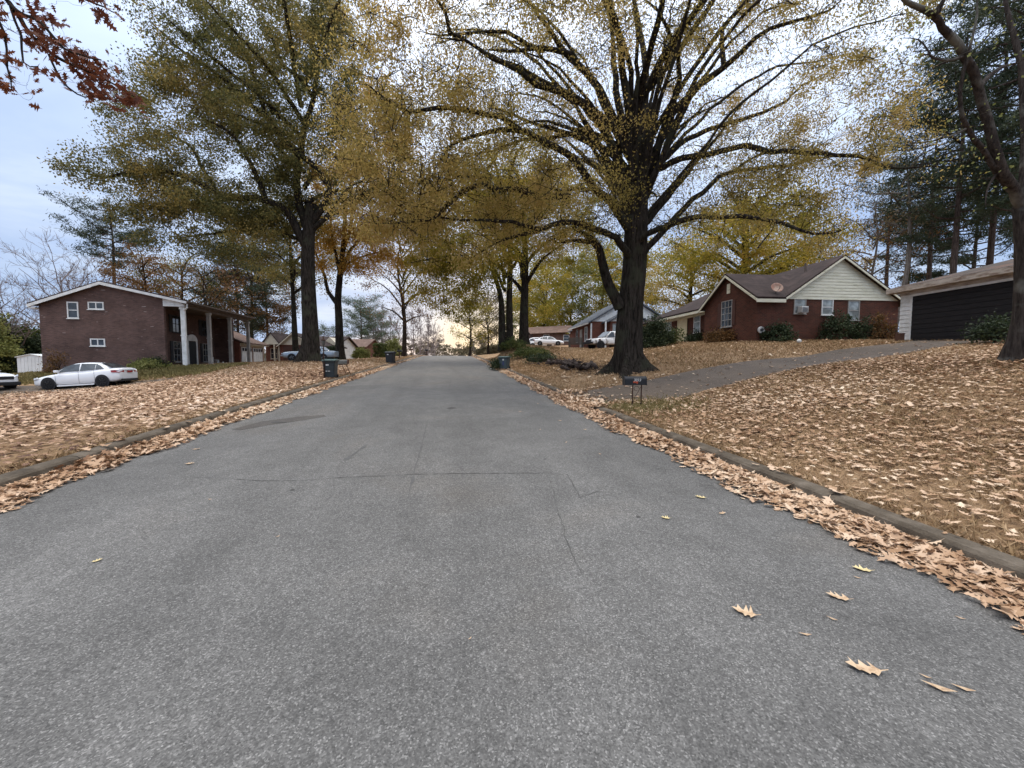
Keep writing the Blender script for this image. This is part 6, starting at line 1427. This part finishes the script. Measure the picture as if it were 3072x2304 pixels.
blockp(sv, 'front_bumper', 'black', 1.95, 2.24, -0.78, 0.78, 0.24, 0.46, bevel=0.04); blockp(sv, 'grille', 'black', 2.1, 2.23, -0.5, 0.5, 0.6, 0.78, bevel=0.02)
for s in (1, -1): g = MB(); g.prism([(2.16, s * 0.42, 0.68), (2.02, s * 0.76, 0.72), (1.8, s * 0.87, 0.8), (1.82, s * 0.86, 0.86), (2.08, s * 0.72, 0.82)], (0.05, s * 0.02, 0.01)); g.build('headlight', M['lens'], sv)
# silver-blue saloon behind the left oak
OLD = [(-2.4, 0.4, 0.86, 0.76), (-2.36, 0.32, 0.92, 0.84), (-1.6, 0.26, 0.94, 0.88), (0, 0.24, 0.92, 0.89), (1.0, 0.24, 0.9, 0.89), (1.8, 0.26, 0.87, 0.87), (2.3, 0.3, 0.82, 0.83), (2.42, 0.38, 0.72, 0.76)]
OGH = [(-1.5, 0.92, 0.95, 0.76, 0.7), (-1.0, 0.92, 1.36, 0.78, 0.58), (-0.4, 0.92, 1.42, 0.79, 0.6), (0.3, 0.91, 1.4, 0.79, 0.6), (1.0, 0.9, 0.94, 0.77, 0.7)]
OWIN = [[(0.8, 0.96), (-0.3, 0.96), (-0.3, 1.34), (0.24, 1.34)], [(-0.36, 0.96), (-1.2, 0.97), (-0.95, 1.3), (-0.36, 1.35)]]
b = P(312, 362.2, 37); b[2] = T1(b[0], b[1])
sb = car('parked_car', 'silver-blue older saloon half hidden by the left oak trunk', b, YAW + R(180 + 4), 4.8, 1.78, OLD, OGH, 'car_silver', [(1.45, 0.88), (-1.4, 0.88)], 0.32, side_win=OWIN)
blockp(sb, 'bumper', 'rim', 2.38, 2.5, -0.8, 0.8, 0.42, 0.54, bevel=0.02); blockp(sb, 'headlight', 'lens', 2.36, 2.44, 0.4, 0.72, 0.6, 0.72, True)
# dented white two-door truck-wagon by the massive oak
TR = [(-2.0, 0.5, 1.05, 0.8), (-1.95, 0.42, 1.1, 0.86), (-1.0, 0.4, 1.1, 0.88), (0.3, 0.4, 1.08, 0.88), (0.7, 0.4, 1.06, 0.87), (1.4, 0.42, 1.0, 0.85), (1.95, 0.45, 0.95, 0.8), (2.05, 0.5, 0.85, 0.74)]
TGH = [(-1.98, 1.08, 1.12, 0.8, 0.74), (-1.8, 1.08, 1.68, 0.82, 0.7), (-0.6, 1.08, 1.74, 0.82, 0.7), (0.0, 1.08, 1.7, 0.82, 0.69), (0.75, 1.04, 1.08, 0.8, 0.74)]
TWIN = [[(0.5, 1.12), (-0.3, 1.12), (-0.25, 1.62), (0.0, 1.62)], [(-0.55, 1.14), (-1.7, 1.16), (-1.65, 1.6), (-0.55, 1.63)]]
b = P(607, 350, 37.5); b[2] = T1(b[0], b[1])
tr = car('parked_truck', 'battered white two-door utility vehicle parked left of the massive oak trunk', b, R(180 + 6), 4.1, 1.76, TR, TGH, 'car_rusty', [(1.2, 0.86), (-1.2, 0.87)], 0.36, side_win=TWIN, cat='truck', rim='rim_dark', seams=[(0.6, 0.5, 0.62, 1.05), (-0.45, 0.5, -0.45, 1.08)])
blockp(tr, 'front_bumper', 'black', 2.0, 2.18, -0.8, 0.8, 0.48, 0.66); blockp(tr, 'fender_patch', 'wood_brown', 1.2, 1.42, 0.845, 0.87, 0.78, 0.93, True); blockp(tr, 'grille', 'black', 2.02, 2.07, -0.5, 0.5, 0.68, 0.86); blockp(tr, 'door_patch', 'wood_brown', -0.5, -0.28, 0.868, 0.885, 0.72, 0.95, True)
# white cars on the far drive
b = P(549, 345.5, 60); b[2] = T1(b[0], b[1]) - 0.02
w1 = car('parked_car', 'white sedan on the far driveway, nearer of the two beyond the hedge', b, YAW + R(-6), 4.6, 1.78, SEDAN, GH, 'car_white', [(1.38, 0.88), (-1.38, 0.89)], 0.325, side_win=WIN, group='white cars on the far drive')
for s in (1, -1): blockp(w1, 'tail_light', 'red_lens', -2.34, -2.2, s * 0.5, s * 0.82, 0.76, 0.92)
b = P(541, 344, 64); b[2] = T1(b[0], b[1])
w2 = car('parked_car', 'white hatchback behind the far white sedan, roof just showing', b, YAW + R(-4), 4.4, 1.8, SUV, SGH, 'car_white', [(1.35, 0.9), (-1.35, 0.9)], 0.34, side_win=SWIN, group='white cars on the far drive')
for s in (1, -1): blockp(w2, 'tail_light', 'red_lens', -2.3, -2.14, s * 0.6, s * 0.86, 0.86, 1.1)

# ---------------------------------------------------------------- roadside things
# main mailbox
p = P(634, 407.8, 10.3); p[2] = T1(p[0], p[1])
MX = thing('mailbox', 'black mailbox with white house number on two rusty legs by the driveway', 'mailbox', p, YAW + R(3))
mb = MB(); a = np.linspace(0, math.pi, 13); hw, hl, z0 = 0.095, 0.285, 0.62
sec = [(-hw, z0), (hw, z0)] + [(hw * math.cos(t), z0 + 0.14 + hw * 0.95 * math.sin(t)) for t in a]
mb.prism([(-hl, y, z) for y, z in sec], (2 * hl, 0, 0)); bx = mb.build('box', M['box_black'], MX, bevel=0.006)
mb = MB(); sec2 = [(y * 1.06, z0 - 0.008 + (z - z0) * 1.05) for y, z in sec]; mb.prism([(hl, y, z) for y, z in sec2], (0.018, 0, 0)); dr = mb.build('door', M['box_black'], bx); 
mb = MB(); mb.prism([(-hl - 0.012, y, z) for y, z in sec2], (0.012, 0, 0)); mb.build('back_plate', M['box_black'], bx)
mb = MB(); mb.box(-0.07, 0.06, -hw - 0.006, -hw - 0.001, z0 + 0.055, z0 + 0.105); mb.box(0.02, 0.05, -hw - 0.006, -hw - 0.001, z0 + 0.03, z0 + 0.055); mb.build('flag', M['orange'], bx)
fc = bpy.data.curves.new('house_number', 'FONT'); fc.body = '3033'; fc.size = 0.1; fc.extrude = 0.001; fc.shear = 0.25
fo = bpy.data.objects.new('tmp_text', fc); COL.objects.link(fo); bpy.context.view_layer.update()
me = bpy.data.meshes.new_from_object(fo.evaluated_get(bpy.context.evaluated_depsgraph_get())); bpy.data.objects.remove(fo)
me.materials.clear(); me.materials.append(M['sticker']); no = bpy.data.objects.new('house_number', me); COL.objects.link(no); no.parent = bx
no.location = (-0.065, -hw - 0.009, z0 + 0.1); no.rotation_euler = (math.pi / 2, 0, 0)
for x in (-0.055, 0.185):
    mb = MB(); mb.tube([(x, 0, -0.15), (x + 0.005, 0, 0.3), (x + 0.01, 0, z0)], 0.017, 8); mb.build('leg', M['rust_iron'], MX, smooth=True)
mb = MB(); mb.tube([(-0.04, 0, 0.12), (0.02, 0, 0.3), (0.1, 0, 0.42), (0.17, 0, 0.56)], 0.006, 5); a = np.linspace(0, 1.6 * math.pi, 14); mb.tube([(0.06 + 0.07 * math.cos(t), 0, 0.52 + 0.06 * math.sin(t)) for t in a], 0.005, 5); mb.tube([(-0.04 + 0.05 * k, 0, 0.28 - 0.02 * math.sin(k)) for k in range(3)], 0.005, 5); mb.build('scroll_brace', M['rust_iron'], MX)
# left mailbox on leaning legs
p = P(349.4, 375.3, 20); p[2] = T1(p[0], p[1])
ML = thing('mailbox', 'weathered grey mailbox on two leaning legs beside the left roadside bin', 'mailbox', p, YAW)
tilt_ = 0.28; mb = MB(); mb.M = Matrix.Translation((-tilt_ - 0.08, 0, 0.58)) @ Matrix.Rotation(R(-2), 4, 'Y')
sec3 = [(-0.1, 0), (0.1, 0)] + [(0.1 * math.cos(t), 0.12 + 0.09 * math.sin(t)) for t in np.linspace(0, math.pi, 11)]
mb.prism([(-0.3, y, z) for y, z in sec3], (0.6, 0, 0)); bx = mb.build('box', M['grey_box'], ML)
mb = MB(); mb.M = Matrix.Translation((-tilt_ - 0.08, 0, 0.58)); mb.prism([(0.3, y * 1.08, z * 1.05 - 0.005) for y, z in sec3], (0.02, 0, 0)); mb.build('door', M['wood_brown'], bx)
mb = MB(); mb.box(-0.56, -0.1, -0.08, 0.08, 0.53, 0.575); mb.build('base_board', M['wood'], ML)
for x in (-0.1, 0.12): mb = MB(); mb.tube([(x + 0.0, 0, -0.1), (x - tilt_, 0, 0.56)], 0.016, 7); mb.build('leg', M['rust_iron'], ML)
def post_mailbox(label, px, py, d, h, mat, rz):
    p = P(px, py, d); p[2] = T1(p[0], p[1]); r = thing('mailbox', label, 'mailbox', p, rz, 'mailboxes far along the left kerb')
    mb = MB(); mb.box(-0.05, 0.05, -0.05, 0.05, -0.1, h - 0.2); mb.build('post', M['wood_brown'], r)
    mb = MB(); mb.prism([(-0.26, y, z + h - 0.2) for y, z in sec3], (0.52, 0, 0)); bx = mb.build('box', M[mat], r)
    mb = MB(); mb.prism([(0.26, y * 1.08, z * 1.05 + h - 0.205) for y, z in sec3], (0.02, 0, 0)); mb.build('door', M[mat], bx)
    mb = MB(); mb.box(-0.1, -0.07, -0.13, -0.11, h - 0.1, h + 0.2); mb.build('flag', M['black'], bx)
post_mailbox('black mailbox with raised flag just beyond the black bin on the left', 399.5, 357.3, 44, 1.0, 'box_black', YAW + 0.1)
post_mailbox('brown mailbox on a slim post at the crest, right of half-bare oak', 411.3, 357, 56, 1.05, 'wood_brown', YAW)
post_mailbox('farthest dark mailbox at the left road edge on the crest', 426.5, 356.6, 66, 0.95, 'box_black', YAW)

def bin_(label, px, py, d, w, h, mat, lid, rz, stickers=()):
    p = P(px, py, d); p[2] = T1(p[0], p[1]); r = thing('wheeled_bin', label, 'bin', p, rz, 'wheeled bins at the kerb')
    a, c = w * 0.4, w * 0.5; mb = MB()
    rings = [(a, 0.03 * h), (a * 1.02, 0.06 * h), (c * 0.96, 0.82 * h), (c * 1.06, 0.84 * h), (c * 1.06, 0.89 * h)]
    vs = []
    for q, z in rings:
        k = q * 0.86; vs += [(-k, -q, z), (k, -q, z), (q, -k, z), (q, k, z), (k, q, z), (-k, q, z), (-q, k, z), (-q, -k, z)]
    fs = [(i * 8 + j, i * 8 + (j + 1) % 8, (i + 1) * 8 + (j + 1) % 8, (i + 1) * 8 + j) for i in range(len(rings) - 1) for j in range(8)] + [tuple(range(8)), tuple(32 + j for j in range(8))]
    mb.add(vs, fs); mb.box(-a * 0.75, a * 0.75, -c * 0.9 - 0.004, -c * 0.8, 0.3 * h, 0.34 * h); body = mb.build('body', M[mat], r, bevel=0.008)
    mb = MB(); q = c * 1.1; mb.prism([(-q, -q * 1.04, 0.892 * h), (-q, q * 1.1, 0.892 * h), (-q, q * 1.1, 0.97 * h), (-q, q * 0.2, h), (-q, -q * 1.04, 0.93 * h)], (2 * q, 0, 0)); mb.box(-q * 0.5, q * 0.5, -q * 1.16, -q * 1.04, 0.9 * h, 0.925 * h); mb.build('lid', M[lid], r, bevel=0.01)
    mb = MB(); mb.tube([(-c * 0.9, c * 1.0, 0.86 * h), (-c * 0.9, c * 1.3, 0.87 * h), (c * 0.9, c * 1.3, 0.87 * h), (c * 0.9, c * 1.0, 0.86 * h)], 0.014, 6); mb.build('handle', M[lid], r)
    for s in (-1, 1): mb = MB(); mb.lathe([(0.001, -0.03), (0.1 * h, -0.03), (0.1 * h, 0.03), (0.001, 0.03)], 14, axis='x', c=(s * a * 1.05, a * 0.95, 0.1 * h)); mb.build('wheel', M['rubber'], r)
    for (x0, x1, z0, z1, m) in stickers:
        mb = MB(); y = -(a + (c * 0.96 - a) * ((z0 + z1) / 2 - 0.06) / 0.76) - 0.008; mb.box(x0 * w, x1 * w, y - 0.002, y + 0.002, z0 * h, z1 * h); mb.build('sticker', M[m], body)
    return r
bin_('dark green-black wheeled bin on the left verge between lamp post and leaning mailbox', 330.7, 374.8, 18.0, 0.56, 0.9, 'bin', 'bin_lid', YAW + R(6), [(-0.2, 0.03, 0.66, 0.72, 'sticker'), (-0.24, -0.1, 0.36, 0.39, 'sticker'), (-0.05, 0.1, 0.36, 0.39, 'sticker')])
bin_('black wheeled bin farther up the left kerb, near the black mailbox', 390.4, 361.3, 34, 0.72, 1.0, 'bin_black', 'bin_black', YAW + R(-6), [(-0.22, -0.02, 0.7, 0.78, 'sticker')])
bin_('teal wheeled bin on the right kerb below the twin-trunked oak', 504.5, 365, 26.5, 0.66, 0.88, 'bin_teal', 'bin_lid', YAW + R(-20), [(-0.05, 0.13, 0.66, 0.78, 'sticker'), (-0.05, 0.13, 0.28, 0.62, 'blue_sticker')])
# lamp post by the left bin
p = P(324.3, 375.6, 17.7); p[2] = T1(p[0], p[1])
LP = thing('lamp_post', 'thin dark post with small lantern head behind the left wheeled bin', 'lamp post', p, YAW)
mb = MB(); mb.tube([(0, 0, -0.1), (0, 0, 0.4), (0, 0, 1.55)], [0.035, 0.03, 0.025], 8); mb.build('pole', M['rust_iron'], LP)
mb = MB(); mb.lathe([(0.02, 1.5), (0.06, 1.56), (0.08, 1.62), (0.09, 1.74)], 6); mb.build('lantern', M['grey_box'], LP); mb = MB(); mb.lathe([(0.11, 1.74), (0.1, 1.77), (0.03, 1.86), (0.012, 1.98), (0.001, 2.02)], 6); mb.build('lantern_cap', M['rust_iron'], LP)
# bench
p = P(576, 350.5, 42); p[2] = T1(p[0], p[1])
BN = thing('garden_bench', 'dark weathered wooden bench on the lawn left of the battered vehicle', 'bench', p, R(-8))
mb = MB()
for k in range(4): mb.box(-0.75, 0.75, -0.25 + k * 0.12, -0.15 + k * 0.12, 0.42, 0.46)
mb.build('seat', M['wood'], BN); mb = MB()
for k in range(5): mb.box(-0.75, 0.75, 0.24, 0.28, 0.52 + k * 0.14, 0.63 + k * 0.14)
mb.build('backrest', M['wood'], BN)
for s in (-1, 1):
    for y, h in ((-0.22, 0.66), (0.26, 1.2)): mb = MB(); mb.box(s * 0.72 - 0.05, s * 0.72 + 0.05, y - 0.04, y + 0.04, -0.1, h); mb.build('leg', M['wood'], BN)
    mb = MB(); mb.box(s * 0.72 - 0.05, s * 0.72 + 0.05, -0.28, 0.22, 0.661, 0.7); mb.build('armrest', M['wood'], BN)
# brush pile: cut limbs and twigs
r9 = np.random.default_rng(99)
gA, gB = G(545, 362), G(594, 371); ax = gB - gA
for k in range(26):
    t = r9.uniform(0.02, 0.95); c = gA + ax * t + np.array([r9.normal(0, 0.3), r9.normal(0, 0.35), 0]); dirv = ax / np.linalg.norm(ax) * r9.uniform(0.5, 1.3) * r9.choice([-1, 1]) + r9.normal(0, 0.25, 3) * [1, 1, 0.2]
    c[2] = T1(c[0], c[1]) + r9.uniform(0.03, 0.3); r0 = r9.uniform(0.05, 0.15); pts = [c - dirv * 0.7 + r9.normal(0, .04, 3), c - dirv * 0.2 + r9.normal(0, .05, 3), c + dirv * 0.4 + r9.normal(0, .05, 3), c + dirv * 0.9 + r9.normal(0, .06, 3)]
    pts = [np.array([q[0], q[1], max(q[2], T1(q[0], q[1]) + 0.02)]) for q in pts]
    mb = MB(); mb.tube([q - c for q in pts], [r0, r0 * 0.9, r0 * 0.75, r0 * 0.4], 7)
    for j in range(2): q = pts[1 + j] - c; mb.tube([q, q + r9.normal(0, 0.3, 3) * [1, 1, 0.5] + [0, 0, 0.12]], [r0 * 0.4, 0.008], 5)
    lg = mb.build('cut_branch', M['dead'], smooth=True); lg.location = c; tag(lg, 'cut dead limb lying in the brush pile left of the massive oak', 'branch', 'limbs in the brush pile')
mb = MB()
for k in range(420):
    t = r9.uniform(-0.3, 1.15); c = gA + ax * t + np.array([r9.normal(0, 0.45), r9.normal(0, 0.45), 0]); c[2] = T1(c[0], c[1]) + abs(r9.normal(0, 0.16)) * (1 if 0 < t < 1 else 0.7)
    v = r9.normal(0, 0.4, 3) * [1, 1, 0.35]; mb.tube([c, c + v * 0.5 + r9.normal(0, 0.05, 3), c + v], [0.012, 0.009, 0.004], 3, cap=False)
tag(mb.build('brush_debris', M['dead'], fix=False), kind='stuff')
p = G(511, 363); mb = MB(); mb.box(-0.35, 0.35, -0.06, 0.06, 0.03, 0.07); mb.box(0.1, 0.5, -0.02, 0.12, 0.0, 0.03); q = mb.build('broken_board', M['wood_brown']); q.location = p; q.rotation_euler = (0, 0, 0.3); tag(q, 'broken dark board on the grass beside the teal bin', 'board')
p = G(566.5, 378.5); mb = MB(); mb.tube([(-0.25, 0, 0.05), (0.0, 0.02, 0.06), (0.28, -0.03, 0.04)], [0.045, 0.05, 0.04], 7); q = mb.build('wood_chunk', M['leaf_tan'], smooth=True); q.location = p; q.rotation_euler = (0, 0, -0.5); tag(q, 'pale split stick on the lawn between the kerb and the massive oak', 'stick')
p = G(799, 343.2); mb = MB(); mb.lathe([(0.001, 0)] + [(0.11 * math.sin(t), 0.11 - 0.11 * math.cos(t)) for t in np.linspace(0.3, 2.85, 8)] + [(0.001, 0.22)], 14); q = mb.build('ball', M['white'], smooth=True); q.location = p; tag(q, 'small white ball on the lawn below the red house side wall', 'ball')

# ---------------------------------------------------------------- shrubs
bush('shrub', 'dark shrub beside the hose reel at the red house corner', 779, 341.5, 21.5, 1.6, 1.05, 1, 'lf_shrub', 70, 28, spread=0.17)
bush('shrub', 'largest dark green shrub under the middle windows of the red side wall', 840, 341, 21.6, 2.0, 1.55, 2, 'lf_shrub', 90, 30, spread=0.18)
bush('shrub', 'lower dark shrub right of the largest one by the red side wall', 867, 341, 21.6, 1.5, 1.1, 3, 'lf_shrub', 60, 26)
bush('shrub', 'thin reddish-twigged shrub with open stems left of the white garage corner', 882, 342.8, 20.5, 1.2, 1.3, 4, 'lf_brownmix', 60, 18, spread=0.15)
bush('shrub', 'dim brown shrub low under the tall front window of the red house', 722, 344, 24.3, 1.8, 0.75, 5, 'lf_brownmix', 70, 36)
bush('shrub', 'small green shrub by the cream front door of the red house', 699, 344, 29, 1.6, 0.75, 6, 'lf_shrub', 60, 44)
bush('shrub', 'big dark evergreen shrub just right of the massive oak trunk', 655, 346.5, 27, 2.0, 2.2, 7, 'lf_shrub', 140, 64)
bush('shrub', 'yucca-like pale weedy clump beside the evergreen by the oak', 672, 345.5, 28, 1.2, 1.1, 8, 'lf_hedge', 50, 26)
bush('shrub', 'small umbrella-shaped shrub before the right part of the black garage door', 996, 343.5, 13.4, 1.2, 1.0, 9, 'lf_shrub', 70, 26, size=0.08)
bush('hedge', 'low dark hedge mass beneath the straight street oak, before the white cars', 531, 357.5, 34, 3.0, 0.6, 10, 'lf_hedge', 130, 44, cat='hedge')
bush('shrub', 'straggly dark low shrub at the left end of the brush pile', 542, 361.5, 29, 2.2, 0.6, 11, 'lf_shrub', 70, 36)
bush('shrub', 'dark sprig of undergrowth against the left side of the teal bin', 496.5, 364.3, 26.6, 0.7, 0.55, 12, 'lf_shrub', 40, 40, size=0.08)
bush('shrub', 'dark undergrowth at the foot of the twin-trunked oak', 513, 353, 38, 2.6, 1.0, 13, 'lf_hedge', 90, 50)
bush('hedge', 'square-clipped green hedge left of the black bin', 380.5, 356.6, 60, 1.5, 2.1, 14, 'lf_hedge', 110, 60, box=True, size=0.14, cat='hedge')
bush('shrub', 'round yellow-green shrub at the end of the tan house', 361.5, 357.8, 56, 2.2, 1.5, 15, 'lf_yellowgreen', 110, 60, size=0.13)
bush('shrub', 'loose green shrub directly behind the black bin', 393, 356.8, 66, 3.0, 2.6, 16, 'lf_yellowgreen', 120, 60, size=0.16, spread=0.3)
bush('shrub', 'dark evergreen bush at the foot of the slender oak trunk', 333, 357, 52, 2.2, 1.8, 17, 'lf_shrub', 110, 50, size=0.14)
bush('shrub', 'weeds at the brick wall right of the white sedan tail', 150, 368, 29.5, 2.4, 0.75, 18, 'lf_yellowgreen', 70, 40, size=0.12)
bush('shrub', 'small dark shrub against the brick wall near the porch', 157, 367, 29.9, 0.9, 0.8, 19, 'lf_shrub', 50, 40)
bush('shrub', 'shrub with yellow leaves against the brick wall above sedan roof', 57, 371, 28.2, 1.2, 1.7, 20, 'lf_brownmix', 60, 14)
for i, (px, d, w_, h_, m) in enumerate([(2, 40, 5.5, 6.5, 'lf_hedge'), (30, 44, 5.0, 6.0, 'lf_hedge'), (-30, 36, 6, 7.5, 'lf_yellowgreen'), (1, 38, 3.0, 3.0, 'lf_shrub'), (37, 41, 2.6, 3.6, 'lf_shrub')]):
    bush('bush', ['tall olive bush behind the white shed', 'yellow-green bush rising at the brick house left edge', 'tall bush cut by the left picture edge', 'dark low bush just left of the white shed', 'dark bush wedged between shed and brick house'][i], px, 372, d, w_, h_, 30 + i, m, 200, 70, size=0.2, spread=0.42, group='bushes behind the shed')
for i, (px, d, w_, h_) in enumerate([(500, 80, 5, 2.2), (486, 86, 4, 2.0), (517, 74, 3.6, 2.2), (438, 150, 26, 8.5), (400, 150, 26, 9), (475, 150, 20, 7.5), (360, 150, 24, 9), (330, 150, 24, 9), (520, 150, 24, 9), (560, 140, 22, 10), (230, 120, 22, 7), (150, 110, 22, 7), (290, 120, 22, 8), (70, 100, 20, 6)]):
    bush('thicket', ['dim thicket behind the twin-trunked oak base', 'dim brush at the crest left of the twin-trunked oak', 'dim thicket behind the straight street oak', 'far brown thicket straight beyond the road crest', 'far thicket left of the road end, behind half-bare oak', 'far low thicket under the sunset glow', 'far thicket behind the tan house', 'far thicket behind the white and brown-roofed houses', 'far thicket behind the street oaks', 'far thicket behind the white cars', 'far wood edge behind the porch columns', 'far wood edge behind the sedan side of brick house', 'far wood edge behind the beige twin-gabled house', 'far wood edge behind the shed'][i], px, 357, d, w_, h_, 60 + i, 'lf_dim' if i < 8 or i > 9 else 'lf_yellowgreen', 190, 46, size=0.4 if i > 2 else 0.2, spread=0.6 if i > 2 else 0.3, group='far thickets', depth=w_ * 0.3)
# ---------------------------------------------------------------- camera, light, sky
cam = bpy.data.cameras.new('camera'); cam.sensor_width = 36.0; cam.lens = F_PX / 1024 * 36.0; cam.clip_start = 0.05; cam.clip_end = 3000
co = bpy.data.objects.new('camera', cam); COL.objects.link(co)
co.location = EYE; co.rotation_euler = (math.pi / 2 - PITCH, 0, YAW); scene.camera = co
SUN_EL, SUN_AZ = R(7), R(6.5)                  # low behind cloud at the far end of the street
sl = bpy.data.lights.new('sun', 'SUN'); sl.energy = 0.6; sl.angle = R(14); sl.color = (1.0, 0.86, 0.68)
so = bpy.data.objects.new('sun', sl); COL.objects.link(so)
sd_ = Vector((math.sin(SUN_AZ) * math.cos(SUN_EL), math.cos(SUN_AZ) * math.cos(SUN_EL), math.sin(SUN_EL)))
so.rotation_euler = sd_.to_track_quat('Z', 'Y').to_euler(); so.location = (0, 0, 60)

w = bpy.data.worlds.new('World'); scene.world = w; w.use_nodes = True
nt = w.node_tree; ns = nt.nodes; ln = nt.links; ns.clear()
out = ns.new('ShaderNodeOutputWorld'); bg = ns.new('ShaderNodeBackground'); bg.inputs['Strength'].default_value = 0.1
sky = ns.new('ShaderNodeTexSky'); sky.sky_type = 'NISHITA'; sky.sun_disc = False; sky.sun_elevation = SUN_EL; sky.sun_rotation = SUN_AZ
sky.air_density = 1.0; sky.dust_density = 1.5; sky.ozone_density = 2.0
tc = ns.new('ShaderNodeTexCoord'); sp = ns.new('ShaderNodeSeparateXYZ'); ln.new(tc.outputs['Generated'], sp.inputs[0])
def mth(op, a, b=None, clamp=False):
    n = ns.new('ShaderNodeMath'); n.operation = op; n.use_clamp = clamp
    for i, v in enumerate((a, b)):
        if v is None: continue
        if hasattr(v, 'is_output'): ln.new(v, n.inputs[i])
        else: n.inputs[i].default_value = v
    return n.outputs[0]
zc = mth('MAXIMUM', sp.outputs['Z'], 0.0); dn = mth('ADD', zc, 0.22)
cv = ns.new('ShaderNodeCombineXYZ'); ln.new(mth('DIVIDE', sp.outputs['X'], dn), cv.inputs[0]); ln.new(mth('DIVIDE', sp.outputs['Y'], dn), cv.inputs[1])
def cloud(scale, det, off):
    mp = ns.new('ShaderNodeMapping'); mp.inputs['Location'].default_value = off; mp.inputs['Scale'].default_value = (1, 1.5, 1); ln.new(cv.outputs[0], mp.inputs[0])
    n = ns.new('ShaderNodeTexNoise'); n.inputs['Scale'].default_value = scale; n.inputs['Detail'].default_value = det; n.inputs['Roughness'].default_value = 0.55; n.inputs['Distortion'].default_value = 0.35
    ln.new(mp.outputs[0], n.inputs['Vector']); return n.outputs['Fac']
# overcast deck: grey-blue bellies with brighter breaks, radiance in units of the 0.1 strength
r1 = ramp(ns, [(0.33, (3.9, 5.5, 8.8)), (0.5, (5.3, 6.8, 9.8)), (0.64, (7.2, 8.5, 10.8)), (0.78, (10.5, 10.9, 11.2))]); ln.new(cloud(1.15, 6, (3.1, 1.7, 0)), r1.inputs['Fac'])
elev = mth('MULTIPLY', mth('POWER', zc, 3.0), 3.4); gain = mth('ADD', elev, 0.63)
wt = ns.new('ShaderNodeMix'); wt.data_type = 'RGBA'; wt.clamp_result = False; ln.new(mth('POWER', zc, 2.0, True), wt.inputs[0]); ln.new(r1.outputs['Color'], wt.inputs[6]); wt.inputs[7].default_value = (8.2, 7.7, 7.0, 1)
sc_ = ns.new('ShaderNodeVectorMath'); sc_.operation = 'SCALE'; ln.new(wt.outputs[2], sc_.inputs[0]); ln.new(gain, sc_.inputs['Scale'])
mx = ns.new('ShaderNodeMix'); mx.data_type = 'RGBA'; mx.clamp_result = False
cover = ramp(ns, [(0.3, (0.8,) * 3), (0.6, (0.95,) * 3)]); ln.new(cloud(0.8, 4, (7, 2, 0)), cover.inputs['Fac'])
ln.new(cover.outputs['Color'], mx.inputs[0]); ln.new(sky.outputs['Color'], mx.inputs[6]); ln.new(sc_.outputs[0], mx.inputs[7])
# bright gap along the horizon where the sun sits
dt = ns.new('ShaderNodeVectorMath'); dt.operation = 'DOT_PRODUCT'; ln.new(tc.outputs['Generated'], dt.inputs[0]); dt.inputs[1].default_value = sd_
gl_ = mth('POWER', mth('MAXIMUM', dt.outputs['Value'], 0.0), 110.0)
low = mth('POWER', mth('SUBTRACT', 1.0, mth('MINIMUM', mth('MULTIPLY', zc, 3.2), 1.0)), 2.0)
fac = mth('MULTIPLY', gl_, low, True)
mg = ns.new('ShaderNodeMix'); mg.data_type = 'RGBA'; mg.clamp_result = False; ln.new(fac, mg.inputs[0]); ln.new(mx.outputs[2], mg.inputs[6]); mg.inputs[7].default_value = (8.8, 6.2, 2.4, 1)
ln.new(mg.outputs[2], bg.inputs['Color']); ln.new(bg.outputs[0], out.inputs['Surface'])
scene.view_settings.view_transform = 'Standard'; scene.view_settings.look = 'None'; scene.view_settings.gamma = 1.0; scene.view_settings.use_curve_mapping = False
scene.view_settings.exposure = 0.66
scene.render.engine = 'CYCLES'; scene.cycles.max_bounces = 6; scene.cycles.diffuse_bounces = 3; scene.cycles.transparent_max_bounces = 4
